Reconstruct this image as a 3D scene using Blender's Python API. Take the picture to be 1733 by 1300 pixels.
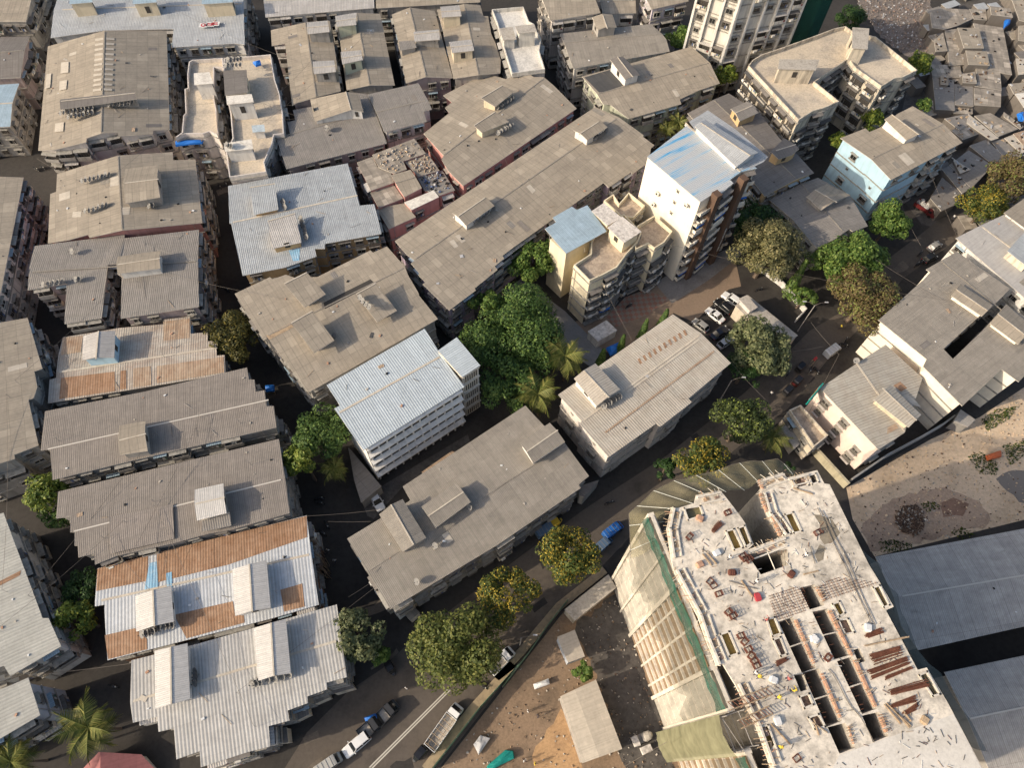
import bpy, bmesh, math, random
from mathutils import Vector, Matrix, geometry
R_=math.radians
random.seed(11)
for o in list(bpy.data.objects): bpy.data.objects.remove(o)
SC=bpy.context.scene; COL=SC.collection
# ---------------------------------------------------------------- camera, sky, sun, exposure
cam=bpy.data.objects.new('camera',bpy.data.cameras.new('camera')); COL.objects.link(cam)
M=Matrix(((0.99937618,-0.03531630,0.0,0),(0.03088567,0.87399867,-0.48494577,0),(0.01712649,0.48464326,0.87454422,120.0),(0,0,0,1)))
cam.matrix_world=M; cam.data.sensor_width=36; cam.data.sensor_fit='HORIZONTAL'; cam.data.lens=1200/1733*36
cam.data.clip_start=1; cam.data.clip_end=5000; SC.camera=cam
SUN_AZ,SUN_EL=R_(200.5),R_(27)          # direction towards the sun, counter-clockwise from +X
wd=bpy.data.worlds.new('World'); SC.world=wd; wd.use_nodes=True
nt=wd.node_tree; bgn=nt.nodes['Background']; sky=nt.nodes.new('ShaderNodeTexSky'); sky.sky_type='NISHITA'; sky.sun_disc=False
sky.sun_elevation=SUN_EL; sky.sun_rotation=math.pi/2-SUN_AZ; sky.air_density=1.0; sky.dust_density=4.0
nt.links.new(sky.outputs[0],bgn.inputs[0]); bgn.inputs[1].default_value=0.128
sun=bpy.data.objects.new('sun',bpy.data.lights.new('sun','SUN')); COL.objects.link(sun)
sun.data.energy=2.9; sun.data.angle=R_(0.5); sun.data.color=(1.0,.86,.68)
sd=Vector((math.cos(SUN_EL)*math.cos(SUN_AZ),math.cos(SUN_EL)*math.sin(SUN_AZ),math.sin(SUN_EL)))
sun.rotation_euler=sd.to_track_quat('Z','Y').to_euler(); sun.location=sd*300
SC.view_settings.view_transform='Standard'; SC.view_settings.look='None'; SC.view_settings.gamma=1; SC.view_settings.exposure=0.6
# ---------------------------------------------------------------- materials
MATS={}
class NT:
    def __init__(s,name):
        m=bpy.data.materials.new(name); m.use_nodes=True; s.m=m; s.t=m.node_tree; s.b=s.t.nodes['Principled BSDF']; MATS[name]=m
    def n(s,typ,**k):
        x=s.t.nodes.new('ShaderNode'+typ)
        for a,v in k.items():
            if a in x.inputs.keys() if isinstance(a,str) else False: x.inputs[a].default_value=v
            else: setattr(x,a,v)
        return x
    def l(s,a,b): s.t.links.new(a,b)
    def noise(s,vec,scale,detail=4,rough=.6):
        x=s.n('TexNoise'); x.inputs['Scale'].default_value=scale; x.inputs['Detail'].default_value=detail; x.inputs['Roughness'].default_value=rough
        if vec is not None: s.l(vec,x.inputs['Vector'])
        return x.outputs['Fac']
    def ramp(s,fac,stops):
        x=s.n('ValToRGB'); e=x.color_ramp.elements
        while len(e)<len(stops): e.new(.5)
        for i,(p,c) in enumerate(stops): e[i].position=p; e[i].color=(*c,1) if not isinstance(c,(int,float)) else (c,c,c,1)
        s.l(fac,x.inputs[0]); return x.outputs[0]
    def mix(s,fac,a,b,mode='MIX'):
        x=s.n('Mix'); x.data_type='RGBA'; x.blend_type=mode
        for v,i in ((fac,0),(a,6),(b,7)):
            if isinstance(v,(int,float)): x.inputs[i].default_value=v if i==0 else (v,v,v,1)
            elif isinstance(v,tuple): x.inputs[i].default_value=(*v[:3],1)
            else: s.l(v,x.inputs[i])
        return x.outputs[2]
    def mapv(s,vec,sc):
        x=s.n('Mapping'); x.inputs['Scale'].default_value=sc; s.l(vec,x.inputs['Vector']); return x.outputs[0]
    def uv(s): return s.n('UVMap').outputs[0]
    def pos(s): return s.n('NewGeometry').outputs['Position']
    def bump(s,h,st=.3,d=.05):
        x=s.n('Bump'); x.inputs['Strength'].default_value=st; x.inputs['Distance'].default_value=d; s.l(h,x.inputs['Height']); s.l(x.outputs[0],s.b.inputs['Normal'])
    def done(s,col,rough=.8,metal=0,spec=.3):
        if isinstance(col,tuple): s.b.inputs['Base Color'].default_value=(*col,1)
        else: s.l(col,s.b.inputs['Base Color'])
        s.b.inputs['Roughness'].default_value=rough; s.b.inputs['Metallic'].default_value=metal; s.b.inputs['Specular IOR Level'].default_value=spec
        return s.m
def mul(c,k): return tuple(min(1,v*k) for v in c)
def m_plain(name,c,rough=.7,metal=0,spec=.3): return NT(name).done(c,rough,metal,spec)
def m_roof(name,c,sheet=(1.35,2.2),corr=0,var=.055,dirt=.25,mort=.70,rough=.8,dirtc=(.10,.09,.08),patch=.0,spec=.25,lo=.38,hi=.72):
    """corrugated sheet roof: lapped sheets, corrugation along the slope, blotchy weathering; UV in metres (u along the ridge)"""
    N=NT(name); uv=N.uv(); P=N.pos()
    br=N.n('TexBrick'); br.offset=0; br.squash=1; N.l(uv,br.inputs['Vector']); br.inputs['Scale'].default_value=1
    br.inputs['Brick Width'].default_value=sheet[0]; br.inputs['Row Height'].default_value=sheet[1]; br.inputs['Mortar Size'].default_value=.04 if corr==0 else .02; br.inputs['Mortar Smooth'].default_value=.3
    br.inputs['Color1'].default_value=(*mul(c,1-var),1); br.inputs['Color2'].default_value=(*mul(c,1+var),1); br.inputs['Mortar'].default_value=(*mul(c,mort),1)
    col=br.outputs['Color']
    # long lap rows differ a little
    n1=N.noise(N.mapv(uv,(.22,.5,1)),1.0,6,.65); col=N.mix(N.ramp(n1,[(lo,0),(hi,dirt)]),col,dirtc)
    n2=N.noise(P,1.7,3,.7); col=N.mix(.25,col,N.ramp(n2,[(.3,.35),(.7,1.0)]),'MULTIPLY')
    st=N.noise(N.mapv(uv,(3.5,.12,1)),1.0,2,.5); col=N.mix(.22,col,N.ramp(st,[(.35,.45),(.6,1.0)]),'MULTIPLY')
    if patch:
        br2=N.n('TexBrick'); br2.offset=0; N.l(uv,br2.inputs['Vector']); br2.inputs['Scale'].default_value=1; br2.inputs['Brick Width'].default_value=sheet[0]; br2.inputs['Row Height'].default_value=sheet[1]; br2.inputs['Mortar Size'].default_value=0
        br2.inputs['Color1'].default_value=(0,0,0,1); br2.inputs['Color2'].default_value=(1,1,1,1)
        col=N.mix(N.ramp(br2.outputs['Color'],[(.9,0),(.93,patch)]),col,mul(c,1.45))
    if corr:
        wv=N.n('TexWave'); wv.wave_type='BANDS'; wv.bands_direction='X'; N.l(uv,wv.inputs['Vector']); wv.inputs['Scale'].default_value=2*math.pi/20/corr; wv.inputs['Distortion'].default_value=0
        N.bump(wv.outputs['Fac'],.7,.045 if corr>.3 else .03)
        col=N.mix(.36,col,N.ramp(wv.outputs['Fac'],[(.05,.55),(.5,1.0)]),'MULTIPLY')
    return N.done(col,rough,0,spec)
def m_rust(name,c1,c2,corr=.42):
    N=NT(name); uv=N.uv(); P=N.pos(); n=N.noise(P,.8,6,.7); col=N.ramp(n,[(.3,c1),(.7,c2)])
    st=N.noise(N.mapv(uv,(2.5,.2,1)),1,3,.6); col=N.mix(.5,col,N.ramp(st,[(.3,.5),(.65,1.1)]),'MULTIPLY')
    wv=N.n('TexWave'); N.l(uv,wv.inputs['Vector']); wv.inputs['Scale'].default_value=2*math.pi/20/corr; N.bump(wv.outputs['Fac'],.6,.04)
    col=N.mix(.35,col,N.ramp(wv.outputs['Fac'],[(.05,.5),(.5,1.0)]),'MULTIPLY')
    return N.done(col,.85)
def m_wall(name,c,dirt=.45,rough=.85,dc=(.09,.08,.07)):
    """painted plaster with rain streaks and grime"""
    N=NT(name); P=N.pos(); n1=N.noise(N.mapv(P,(1.1,1.1,.16)),1.0,5,.65); col=N.mix(N.ramp(n1,[(.46,0),(.78,dirt)]),c,dc)
    n2=N.noise(P,.35,4,.6); col=N.mix(.5,col,N.ramp(n2,[(.3,.7),(.7,1.08)]),'MULTIPLY'); n3=N.noise(P,6,2,.6); N.bump(n3,.15,.03)
    return N.done(col,rough)
def m_flat(name,c,c2,sc=.5,rough=.9,spots=.5,grain=2.5):
    """terrace screed / concrete: blotches, ponding marks, grit"""
    N=NT(name); P=N.pos(); n1=N.noise(P,sc,8,.68); col=N.ramp(n1,[(.34,c2),(.5,c),(.75,mul(c,1.12))])
    n2=N.noise(P,grain,6,.75); col=N.mix(spots,col,N.ramp(n2,[(.3,.35),(.58,1.05)]),'MULTIPLY'); N.bump(n2,.3,.04)
    return N.done(col,rough)
def m_leaf(name,stops,trans=.3):
    N=NT(name); g=N.n('NewGeometry'); col=N.ramp(g.outputs['Random Per Island'],stops)
    d=N.b; N.l(col,d.inputs['Base Color']); d.inputs['Roughness'].default_value=.55; d.inputs['Specular IOR Level'].default_value=.25
    t=N.n('BsdfTranslucent'); N.l(col,t.inputs['Color']); mx=N.n('MixShader'); mx.inputs[0].default_value=trans
    N.l(d.outputs[0],mx.inputs[1]); N.l(t.outputs[0],mx.inputs[2]); N.l(mx.outputs[0],N.t.nodes['Material Output'].inputs[0]); return N.m
def m_net(name,c,op,sc=9):
    N=NT(name); P=N.pos(); d=N.n('BsdfDiffuse'); n=N.noise(P,.5,5,.6); N.l(N.ramp(n,[(.3,mul(c,.7)),(.7,mul(c,1.2))]),d.inputs[0])
    t=N.n('BsdfTransparent'); mx=N.n('MixShader'); mx.inputs[0].default_value=op; N.l(t.outputs[0],mx.inputs[1]); N.l(d.outputs[0],mx.inputs[2]); N.l(mx.outputs[0],N.t.nodes['Material Output'].inputs[0]); return N.m
ASB=(.375,.323,.252)
m_roof('asb',ASB,corr=0,patch=.18); m_roof('asbd',(.22,.20,.18)); m_roof('asbg',(.30,.275,.245),sheet=(1.05,2.6),corr=.36,mort=.7)
m_roof('asbr',(.29,.255,.22),sheet=(1.05,3.2),corr=.30,mort=.8,var=.05); m_roof('asbr2',(.31,.27,.235),sheet=(1.05,3.2),corr=.30,mort=.8,var=.05)
m_roof('asbw',(.34,.305,.255),sheet=(1.05,2.8),corr=.26,mort=.8,var=.08); m_roof('asbs',(.48,.445,.40),sheet=(2.1,6.5),corr=.3,mort=.5,dirt=.35,var=.07)
m_roof('asbj',(.42,.365,.295),sheet=(1.05,1.6),var=.22,dirt=.55,lo=.35,hi=.66,patch=.4)
m_roof('bluemetal',(.40,.52,.60),corr=.3,mort=.9,var=.05,dirt=.25,rough=.5); m_roof('greymetal',(.47,.485,.49),corr=.36,mort=.8,var=.04,dirt=.2,rough=.5)
m_roof('ivorymetal',(.55,.53,.46),corr=.5,mort=.85,var=.05,dirt=.15,rough=.5); m_roof('wornmetal',(.50,.45,.38),corr=.42,mort=.7,var=.12,dirt=.5,dirtc=(.26,.14,.08),rough=.65)
m_roof('palemetal',(.55,.52,.48),corr=.36,mort=.7,var=.06,rough=.5); m_roof('palemetal2',(.53,.515,.48),sheet=(1.0,5),corr=.5,mort=.75,var=.05,dirt=.25,rough=.5)
m_roof('whitemetal',(.66,.63,.58),corr=.28,mort=.8,var=.03,dirt=.12,rough=.5); m_roof('bluewhitemetal',(.58,.60,.61),sheet=(1.0,5),corr=.5,mort=.75,var=.05,dirt=.2,rough=.5)
m_roof('bluegreymetal',(.44,.465,.475),sheet=(1.05,4),corr=.36,mort=.8,var=.04,dirt=.25,rough=.5); m_roof('schoolmetal',(.52,.58,.61),sheet=(1.0,6),corr=.42,mort=.75,var=.04,dirt=.1,rough=.45)
m_roof('creammetal',(.55,.50,.42),sheet=(1.0,5),corr=.45,mort=.75,var=.05,dirt=.3,dirtc=(.3,.2,.12),rough=.55); m_roof('lightgrey',(.46,.44,.41),sheet=(1.05,6),mort=.9,var=.03,dirt=.15)
m_roof('ribgrey',(.45,.42,.36),sheet=(1.0,4),corr=.5,mort=.6,var=.06,dirt=.3,dirtc=(.25,.17,.1)); m_roof('palesheet',(.56,.50,.41),mort=.9,var=.05,dirt=.15); m_roof('creamsheet',(.6,.54,.44),mort=.9,var=.05,dirt=.3,dirtc=(.3,.18,.1))
m_roof('pinkroof',(.45,.18,.17),mort=.9,var=.05); m_roof('tarp',(.085,.085,.085),mort=.9,var=.1,dirt=.3)
def m_tower():
    N=NT('towermetal'); uv=N.uv(); c=N.noise(N.mapv(uv,(.75,.07,1)),1.0,4,.6); col=N.ramp(c,[(.48,(.44,.46,.47)),(.57,(.38,.46,.52)),(.68,(.08,.33,.58))])
    wv=N.n('TexWave'); N.l(uv,wv.inputs['Vector']); wv.inputs['Scale'].default_value=2*math.pi/20/.36; N.bump(wv.outputs['Fac'],.8,.05)
    col=N.mix(.4,col,N.ramp(wv.outputs['Fac'],[(.05,.55),(.5,1.0)]),'MULTIPLY'); return N.done(col,.5)
m_tower()
m_rust('rust',(.28,.15,.08),(.43,.28,.18)); m_rust('rustlight',(.34,.22,.14),(.48,.38,.28)); m_rust('bluestain',(.18,.42,.62),(.40,.55,.65))
m_flat('flatcream',(.56,.48,.37),(.40,.35,.29),.25); m_flat('flatwhite',(.66,.63,.57),(.48,.46,.42),.3); m_flat('flatbrown',(.46,.37,.28),(.30,.24,.19),.5,spots=.7)
m_flat('whiteroof',(.70,.66,.58),(.55,.50,.43),.6); m_flat('whitestain',(.62,.58,.53),(.42,.38,.34),1.2,spots=.7); m_flat('concrete',(.44,.40,.34),(.30,.27,.23),.5,spots=.6); m_flat('watertank',(.45,.52,.55),(.35,.42,.45),.8)
for n,c,d in [('grey',(.34,.32,.29),.6),('pinkgrey',(.42,.34,.32),.5),('white',(.66,.64,.60),.4),('bluegrey',(.44,.48,.54),.4),('cream',(.60,.52,.38),.4),('pink',(.50,.25,.22),.35),('skyblue',(.42,.60,.70),.3),('brick',(.22,.12,.07),.4),('palegreen',(.45,.47,.36),.6),('tan',(.52,.36,.19),.3),('lilac',(.42,.34,.42),.4),('lilacwhite',(.56,.50,.54),.4),('whitewarm',(.66,.60,.54),.4),('whitegrey',(.60,.57,.51),.6),('weathered',(.60,.53,.42),.9),('yellow',(.70,.62,.45),.25),('ivory',(.80,.74,.62),.12),('blush',(.80,.66,.57),.12),('school',(.80,.77,.71),.4),('shackwall',(.17,.15,.13),.5),('greywall',(.40,.39,.36),.5),('creamwall',(.48,.43,.30),.7),('stone',(.36,.28,.18),.6),('brown',(.115,.07,.048),.3),('slabedge',(.68,.62,.52),.5),('darkroom',(.05,.045,.04),.2),('recess',(.27,.19,.12),.5),('recess2',(.46,.43,.37),.5)]: m_wall(n,c,d)  # the near-black entry paints the unlit depth of openings and recesses
m_net('greennet',(.02,.09,.066),.8); m_net('catchnet',(.30,.27,.17),.42); m_net('tealnet',(.02,.22,.16),.75); m_net('hoistnet',(.23,.225,.14),.85); m_net('facenet',(.09,.095,.075),.34); m_net('eastnet',(.14,.15,.13),.6)
NT('glass').done((.015,.018,.02),.12,0,.6); m_plain('frame',(.27,.25,.22)); m_plain('framewhite',(.50,.48,.43)); m_plain('sunedge_trim',(.50,.46,.40)); m_plain('grillemetal',(.14,.12,.10),.6); m_flat('ledge',(.34,.32,.28),(.20,.19,.17),1.2); m_plain('pipe',(.30,.28,.26)); m_plain('acwhite',(.62,.60,.55),.5); m_plain('dishgrey',(.20,.195,.185),.6); m_flat('roadpatch',(.045,.041,.038),(.032,.030,.028),.3); m_flat('roaddust',(.15,.125,.10),(.10,.085,.07),.3); m_plain('dark',(.02,.02,.02),.8)
m_plain('clothred',(.22,.08,.07),.9); m_plain('clothblue',(.08,.11,.20),.9); m_plain('clothgreen',(.08,.13,.10),.9); m_plain('clothwhite',(.42,.40,.37),.9); m_plain('signred',(.40,.05,.06),.8)
m_plain('tarpblue',(.02,.16,.55),.5); m_plain('tarporange',(.55,.14,.05),.6); m_plain('tarpteal',(.01,.22,.19),.7); m_plain('tarpred',(.42,.05,.06),.7); m_plain('whitesheet',(.66,.66,.64),.5); m_plain('greysheet',(.42,.42,.42),.6)
m_flat('brickred',(.50,.30,.20),(.38,.20,.13),3,spots=.6); m_rust('rebar',(.13,.05,.03),(.24,.10,.06),.12); m_rust('rustframe',(.09,.035,.025),(.16,.06,.04),.2); m_flat('timber',(.42,.31,.20),(.28,.20,.13),3); m_flat('slabconc',(.70,.63,.52),(.43,.385,.32),.20,spots=.75,grain=1.1); m_flat('smoothconc',(.66,.62,.55),(.57,.53,.46),.15,spots=.3); m_flat('wetconc',(.27,.23,.17),(.22,.19,.14),.6); m_flat('sand',(.34,.24,.08),(.24,.17,.05),.6,spots=.4); NT('mudwater').done((.17,.15,.08),.15,0,.5); m_flat('junk',(.34,.24,.19),(.12,.09,.07),1.6,spots=.9,grain=4); m_plain('whitepole',(.6,.62,.58)); m_plain('greensheet',(.10,.17,.11),.6)
m_flat('asphalt',(.050,.045,.040),(.032,.028,.026),.10,spots=.45,grain=1.2); m_flat('roadmat',(.112,.094,.077),(.062,.053,.045),.09,spots=.3,grain=1.5); m_flat('shadesoil',(.44,.32,.225),(.26,.18,.13),.12,spots=.6); m_flat('dirt',(.64,.49,.335),(.48,.36,.24),.12,spots=.4,grain=1.8); m_flat('soilmat',(.46,.29,.15),(.32,.20,.11),.16,spots=.5); m_flat('yardmat',(.27,.19,.125),(.15,.11,.075),.15,spots=.5); m_flat('yarddark',(.11,.10,.09),(.06,.055,.05),.12,spots=.7,grain=1.2); m_flat('courtmat',(.26,.19,.135),(.20,.15,.11),.12,spots=.3); m_flat('pavingmat',(.24,.235,.23),(.19,.19,.18),.3,spots=.3); m_flat('drivemat',(.25,.23,.21),(.18,.16,.145),.2,spots=.4); m_flat('rubblemat',(.13,.085,.06),(.07,.05,.04),.5,spots=.9,grain=3); m_flat('redmud',(.26,.16,.11),(.17,.10,.07),.3); m_flat('puddlemat',(.19,.17,.15),(.17,.15,.13),.1,spots=.1); m_flat('debrismat',(.22,.185,.16),(.14,.12,.105),.4,spots=.9,grain=2.5); m_flat('grassmat',(.10,.12,.04),(.16,.13,.08),.5,spots=.7,grain=2); m_plain('roadpaint',(.5,.47,.4),.8)
def m_check():
    N=NT('checker'); P=N.pos(); r=N.n('Mapping'); r.inputs['Rotation'].default_value=(0,0,.62); r.inputs['Scale'].default_value=(1.25,1.25,1.25); N.l(P,r.inputs['Vector'])
    k=N.n('TexChecker'); k.inputs['Scale'].default_value=1; k.inputs['Color1'].default_value=(.30,.155,.11,1); k.inputs['Color2'].default_value=(.27,.215,.165,1); N.l(r.outputs[0],k.inputs['Vector'])
    n=N.noise(P,.4,5,.6); return N.done(N.mix(.5,k.outputs[0],N.ramp(n,[(.3,.6),(.7,1.1)]),'MULTIPLY'),.8)
m_check()
LEAF=dict(green=[(0,(.024,.050,.013)),(.5,(.052,.098,.025)),(1,(.12,.175,.04))],bright=[(0,(.035,.070,.014)),(.5,(.072,.125,.026)),(1,(.15,.20,.045))],yellowgreen=[(0,(.04,.07,.012)),(.5,(.095,.135,.022)),(1,(.22,.235,.04))],
 dark=[(0,(.014,.034,.012)),(.6,(.028,.062,.016)),(1,(.055,.10,.025))],olive=[(0,(.035,.042,.014)),(.6,(.075,.07,.020)),(1,(.15,.12,.025))],olivegreen=[(0,(.04,.055,.014)),(.5,(.085,.105,.026)),(1,(.17,.17,.045))],
 oliveflat=[(0,(.05,.055,.025)),(.5,(.13,.125,.055)),(1,(.24,.21,.10))],greygreen=[(0,(.04,.052,.024)),(.5,(.095,.112,.050)),(1,(.185,.19,.09))],brown=[(0,(.05,.035,.018)),(.5,(.115,.085,.040)),(.8,(.16,.14,.05)),(1,(.12,.17,.04))],
 darkbright=[(0,(.025,.04,.014)),(.7,(.055,.07,.022)),(.9,(.10,.13,.03)),(1,(.22,.26,.05))],flower=[(0,(.025,.045,.012)),(.5,(.06,.085,.02)),(.85,(.12,.13,.03)),(1,(.26,.19,.03))],palm=[(0,(.05,.07,.015)),(.5,(.11,.13,.03)),(1,(.26,.23,.07))])
for k,v in LEAF.items(): m_leaf('leaf_'+k,[(p,mul(c,1.3)) for p,c in v],.3)
m_leaf('blossom',[(0,(.22,.15,.02)),(.5,(.40,.27,.03)),(1,(.55,.40,.05))],.2); m_flat('bark',(.16,.12,.09),(.09,.07,.05),2)
PAINT=dict(white=(.72,.72,.70),black=(.012,.012,.014),grey=(.30,.29,.27),navy=(.015,.02,.035),silver=(.48,.50,.52),dark=(.035,.035,.035),greywhite=(.42,.41,.37),maroon=(.12,.02,.02),blue=(.02,.13,.42),bluegrey=(.10,.16,.24),yellow=(.55,.36,.03))
for k,v in PAINT.items(): m_plain('paint_'+k,v,.3,0,.5)
m_plain('tyre',(.015,.015,.015),.9); m_plain('rim',(.35,.35,.35),.4,.6); m_plain('headlamp',(.7,.7,.65),.2); m_plain('taillamp',(.4,.02,.02),.3)
m_plain('skin',(.22,.12,.075)); m_plain('hair',(.012,.01,.01)); m_plain('trouser',(.04,.04,.06)); m_plain('shirt_white',(.66,.65,.62)); m_plain('shirt_yellow',(.65,.50,.05)); m_plain('shirt_red',(.42,.12,.11)); m_plain('shirt_dark',(.05,.05,.06))
# ---------------------------------------------------------------- mesh helpers
class MB:
    def __init__(s): s.v=[];s.f=[];s.m=[];s.u=[];s.names=[]
    def mi(s,n):
        if n not in s.names: s.names.append(n)
        return s.names.index(n)
    def face(s,pts,mat,uv=None):
        b=len(s.v); s.v+= [tuple(p) for p in pts]; s.f.append(tuple(range(b,b+len(pts)))); s.m.append(s.mi(mat)); s.u.append(uv or [(0,0)]*len(pts))
    def mesh(s,vs,fs,mat):
        b=len(s.v); s.v+=[tuple(p) for p in vs]; k=s.mi(mat)
        for f in fs: s.f.append(tuple(b+i for i in f)); s.m.append(k); s.u.append([(s.v[b+i][0],s.v[b+i][1]) for i in f])
    def box(s,c,size,mat,rz=0,ax=None):
        """box centred at c; ax=(ux,uy,uz) optional local axes"""
        ux,uy,uz=ax or (Vector((math.cos(rz),math.sin(rz),0)),Vector((-math.sin(rz),math.cos(rz),0)),Vector((0,0,1)))
        c=Vector(c);a,b,d=ux*size[0]/2,uy*size[1]/2,uz*size[2]/2
        vs=[c+a*i+b*j+d*k for k in(-1,1) for j in(-1,1) for i in(-1,1)]
        s.mesh(vs,[(0,2,3,1),(4,5,7,6),(0,1,5,4),(2,6,7,3),(0,4,6,2),(1,3,7,5)],mat)
    def bar(s,p,q,r,mat,n=4):
        p,q=Vector(p),Vector(q);d=(q-p)
        if d.length<1e-6: return
        d.normalize();a=d.orthogonal().normalized();b=d.cross(a);vs=[]
        for e in(p,q):
            for i in range(n):
                t=2*math.pi*(i+.5)/n; vs.append(e+(a*math.cos(t)+b*math.sin(t))*r)
        s.mesh(vs,[(i,(i+1)%n,n+(i+1)%n,n+i) for i in range(n)]+[tuple(range(n-1,-1,-1)),tuple(range(n,2*n))],mat)
    def tube(s,pts,rs,mat,n=6):
        pts=[Vector(p) for p in pts];vs=[];k=len(pts)
        for i,p in enumerate(pts):
            d=(pts[min(i+1,k-1)]-pts[max(i-1,0)]).normalized();a=d.cross(Vector((.3,.2,.93))).normalized();b=d.cross(a)
            for j in range(n):
                t=2*math.pi*j/n; vs.append(p+(a*math.cos(t)+b*math.sin(t))*rs[i])
        s.mesh(vs,[(i*n+j,i*n+(j+1)%n,(i+1)*n+(j+1)%n,(i+1)*n+j) for i in range(k-1) for j in range(n)]+[tuple(range(n-1,-1,-1)),tuple(range((k-1)*n,k*n))],mat)
    def cyl(s,c,r,h,mat,n=12,axis=(0,0,1)):
        a=Vector(axis).normalized()*h/2; s.bar(Vector(c)-a,Vector(c)+a,r,mat,n)
    def prism(s,poly,z0,z1,mat,bottom=True,side=None):
        P=ccw(poly);n=len(P)
        s.face([(x,y,z1) for x,y in P],mat,[(x,y) for x,y in P])
        if bottom: s.face([(x,y,z0) for x,y in P][::-1],side or mat)
        for i in range(n):
            a,b=P[i],P[(i+1)%n]; s.face([(*a,z0),(*b,z0),(*b,z1),(*a,z1)],side or mat,[(0,z0),(1,z0),(1,z1),(0,z1)])
    def build(s,name,parent=None,off=(0,0,0),smooth=False):
        me=bpy.data.meshes.new(name); ox,oy,oz=off
        me.from_pydata([(x-ox,y-oy,z-oz) for x,y,z in s.v],[],s.f)
        for n in s.names: me.materials.append(MATS[n])
        me.polygons.foreach_set('material_index',s.m)
        uvl=me.uv_layers.new(name='UVMap'); flat=[c for u in s.u for p in u for c in p]; uvl.data.foreach_set('uv',flat)
        if smooth: me.polygons.foreach_set('use_smooth',[True]*len(s.f))
        me.update(); o=bpy.data.objects.new(name,me); COL.objects.link(o)
        if parent: o.parent=parent
        return o
def ccw(P):
    a=sum(P[i-1][0]*P[i][1]-P[i][0]*P[i-1][1] for i in range(len(P))); return list(P) if a>0 else list(P)[::-1]
def tag(o,label=None,cat=None,group=None,kind=None):
    if label: o['label']=label
    if cat: o['category']=cat
    if group: o['group']=group
    if kind: o['kind']=kind
    return o
def empty(name,loc,label,cat,group=None,rz=0):
    o=bpy.data.objects.new(name,None); o.location=loc; o.rotation_euler.z=rz; o.empty_display_size=.5; COL.objects.link(o); return tag(o,label,cat,group)
def copy_tree(o,parent=None):
    c=o.copy(); COL.objects.link(c)
    if parent: c.parent=parent
    for ch in o.children: copy_tree(ch,c)
    return c
def cen(P): return (sum(p[0] for p in P)/len(P),sum(p[1] for p in P)/len(P))
def inset(P,d):
    P=ccw(P);n=len(P);out=[]
    if d==0: return P
    for i in range(n):
        a,b,c=Vector(P[i-1]),Vector(P[i]),Vector(P[(i+1)%n]);e1=(b-a).normalized();e2=(c-b).normalized()
        n1=Vector((-e1.y,e1.x));n2=Vector((-e2.y,e2.x));k=1+n1.dot(n2)
        m=(n1+n2)/k if k>.35 else n1
        q=b+m*d; out.append((q.x,q.y))
    return out
def plane_z(R,z,s):
    if not R: return lambda x,y:z
    a=Vector(R[0]);d=(Vector(R[1])-a).normalized();n=Vector((-d.y,d.x))
    return lambda x,y:z-s*abs((Vector((x,y))-a).dot(n))
def facets(P,R):
    """polygon cut along the ridge line -> list of 2D vertex loops"""
    bm=bmesh.new(); bm.faces.new([bm.verts.new((x,y,0)) for x,y in ccw(P)])
    if R:
        a=Vector((*R[0],0));d=(Vector((*R[1],0))-a).normalized()
        bmesh.ops.bisect_plane(bm,geom=bm.verts[:]+bm.edges[:]+bm.faces[:],plane_co=a,plane_no=(-d.y,d.x,0),dist=1e-4)
    bm.normal_update(); out=[]
    for f in bm.faces:
        L=[(v.co.x,v.co.y) for v in f.verts]; out.append(ccw(L))
    edges=[]
    for e in bm.edges:
        if len(e.link_faces)==1:
            l=e.link_loops[0]; L=[l.vert.co.xy[:],l.link_loop_next.vert.co.xy[:]]
            if e.link_faces[0].normal.z<0: L=L[::-1]
            edges.append((L[0],L[1]))
    bm.free(); return out,edges
def roof_into(mb,P,z,R,s,mat,th=.12,up=0):
    Z=plane_z(R,z+up,s); F,E=facets(P,R)
    if R: a=Vector(R[0]);d=(Vector(R[1])-a).normalized();n=Vector((-d.y,d.x))
    else:
        q=ccw(P); L=max(range(len(q)),key=lambda i:(Vector(q[i])-Vector(q[i-1])).length); a=Vector(q[L]);d=(Vector(q[L])-Vector(q[L-1])).normalized();n=Vector((-d.y,d.x))
    U=lambda x,y:((Vector((x,y))-a).dot(d),(Vector((x,y))-a).dot(n))
    for f in F:
        mb.face([(x,y,Z(x,y)) for x,y in f],mat,[U(x,y) for x,y in f])
        if th: mb.face([(x,y,Z(x,y)-th) for x,y in f[::-1]],mat,[U(x,y) for x,y in f[::-1]])
    if th:
        for p,q in E: mb.face([(*p,Z(*p)-th),(*q,Z(*q)-th),(*q,Z(*q)),(*p,Z(*p))],'sunedge_trim',[U(*p),U(*q),U(*q),U(*p)])  # edges set paler than the sheet, the sun they catch painted in
def wall_into(mb,P,z,R,s,mat,z0=0,drop=.14,cap=True):
    Z=plane_z(R,z-drop,s);F,E=facets(P,R)
    for p,q in E: 
        L=(Vector(q)-Vector(p)).length; mb.face([(*p,z0),(*q,z0),(*q,Z(*q)),(*p,Z(*p))],mat,[(0,z0),(L,z0),(L,Z(*q)),(0,Z(*p))])
    if cap:
        for f in F: mb.face([(x,y,Z(x,y)) for x,y in f],mat)
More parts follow.
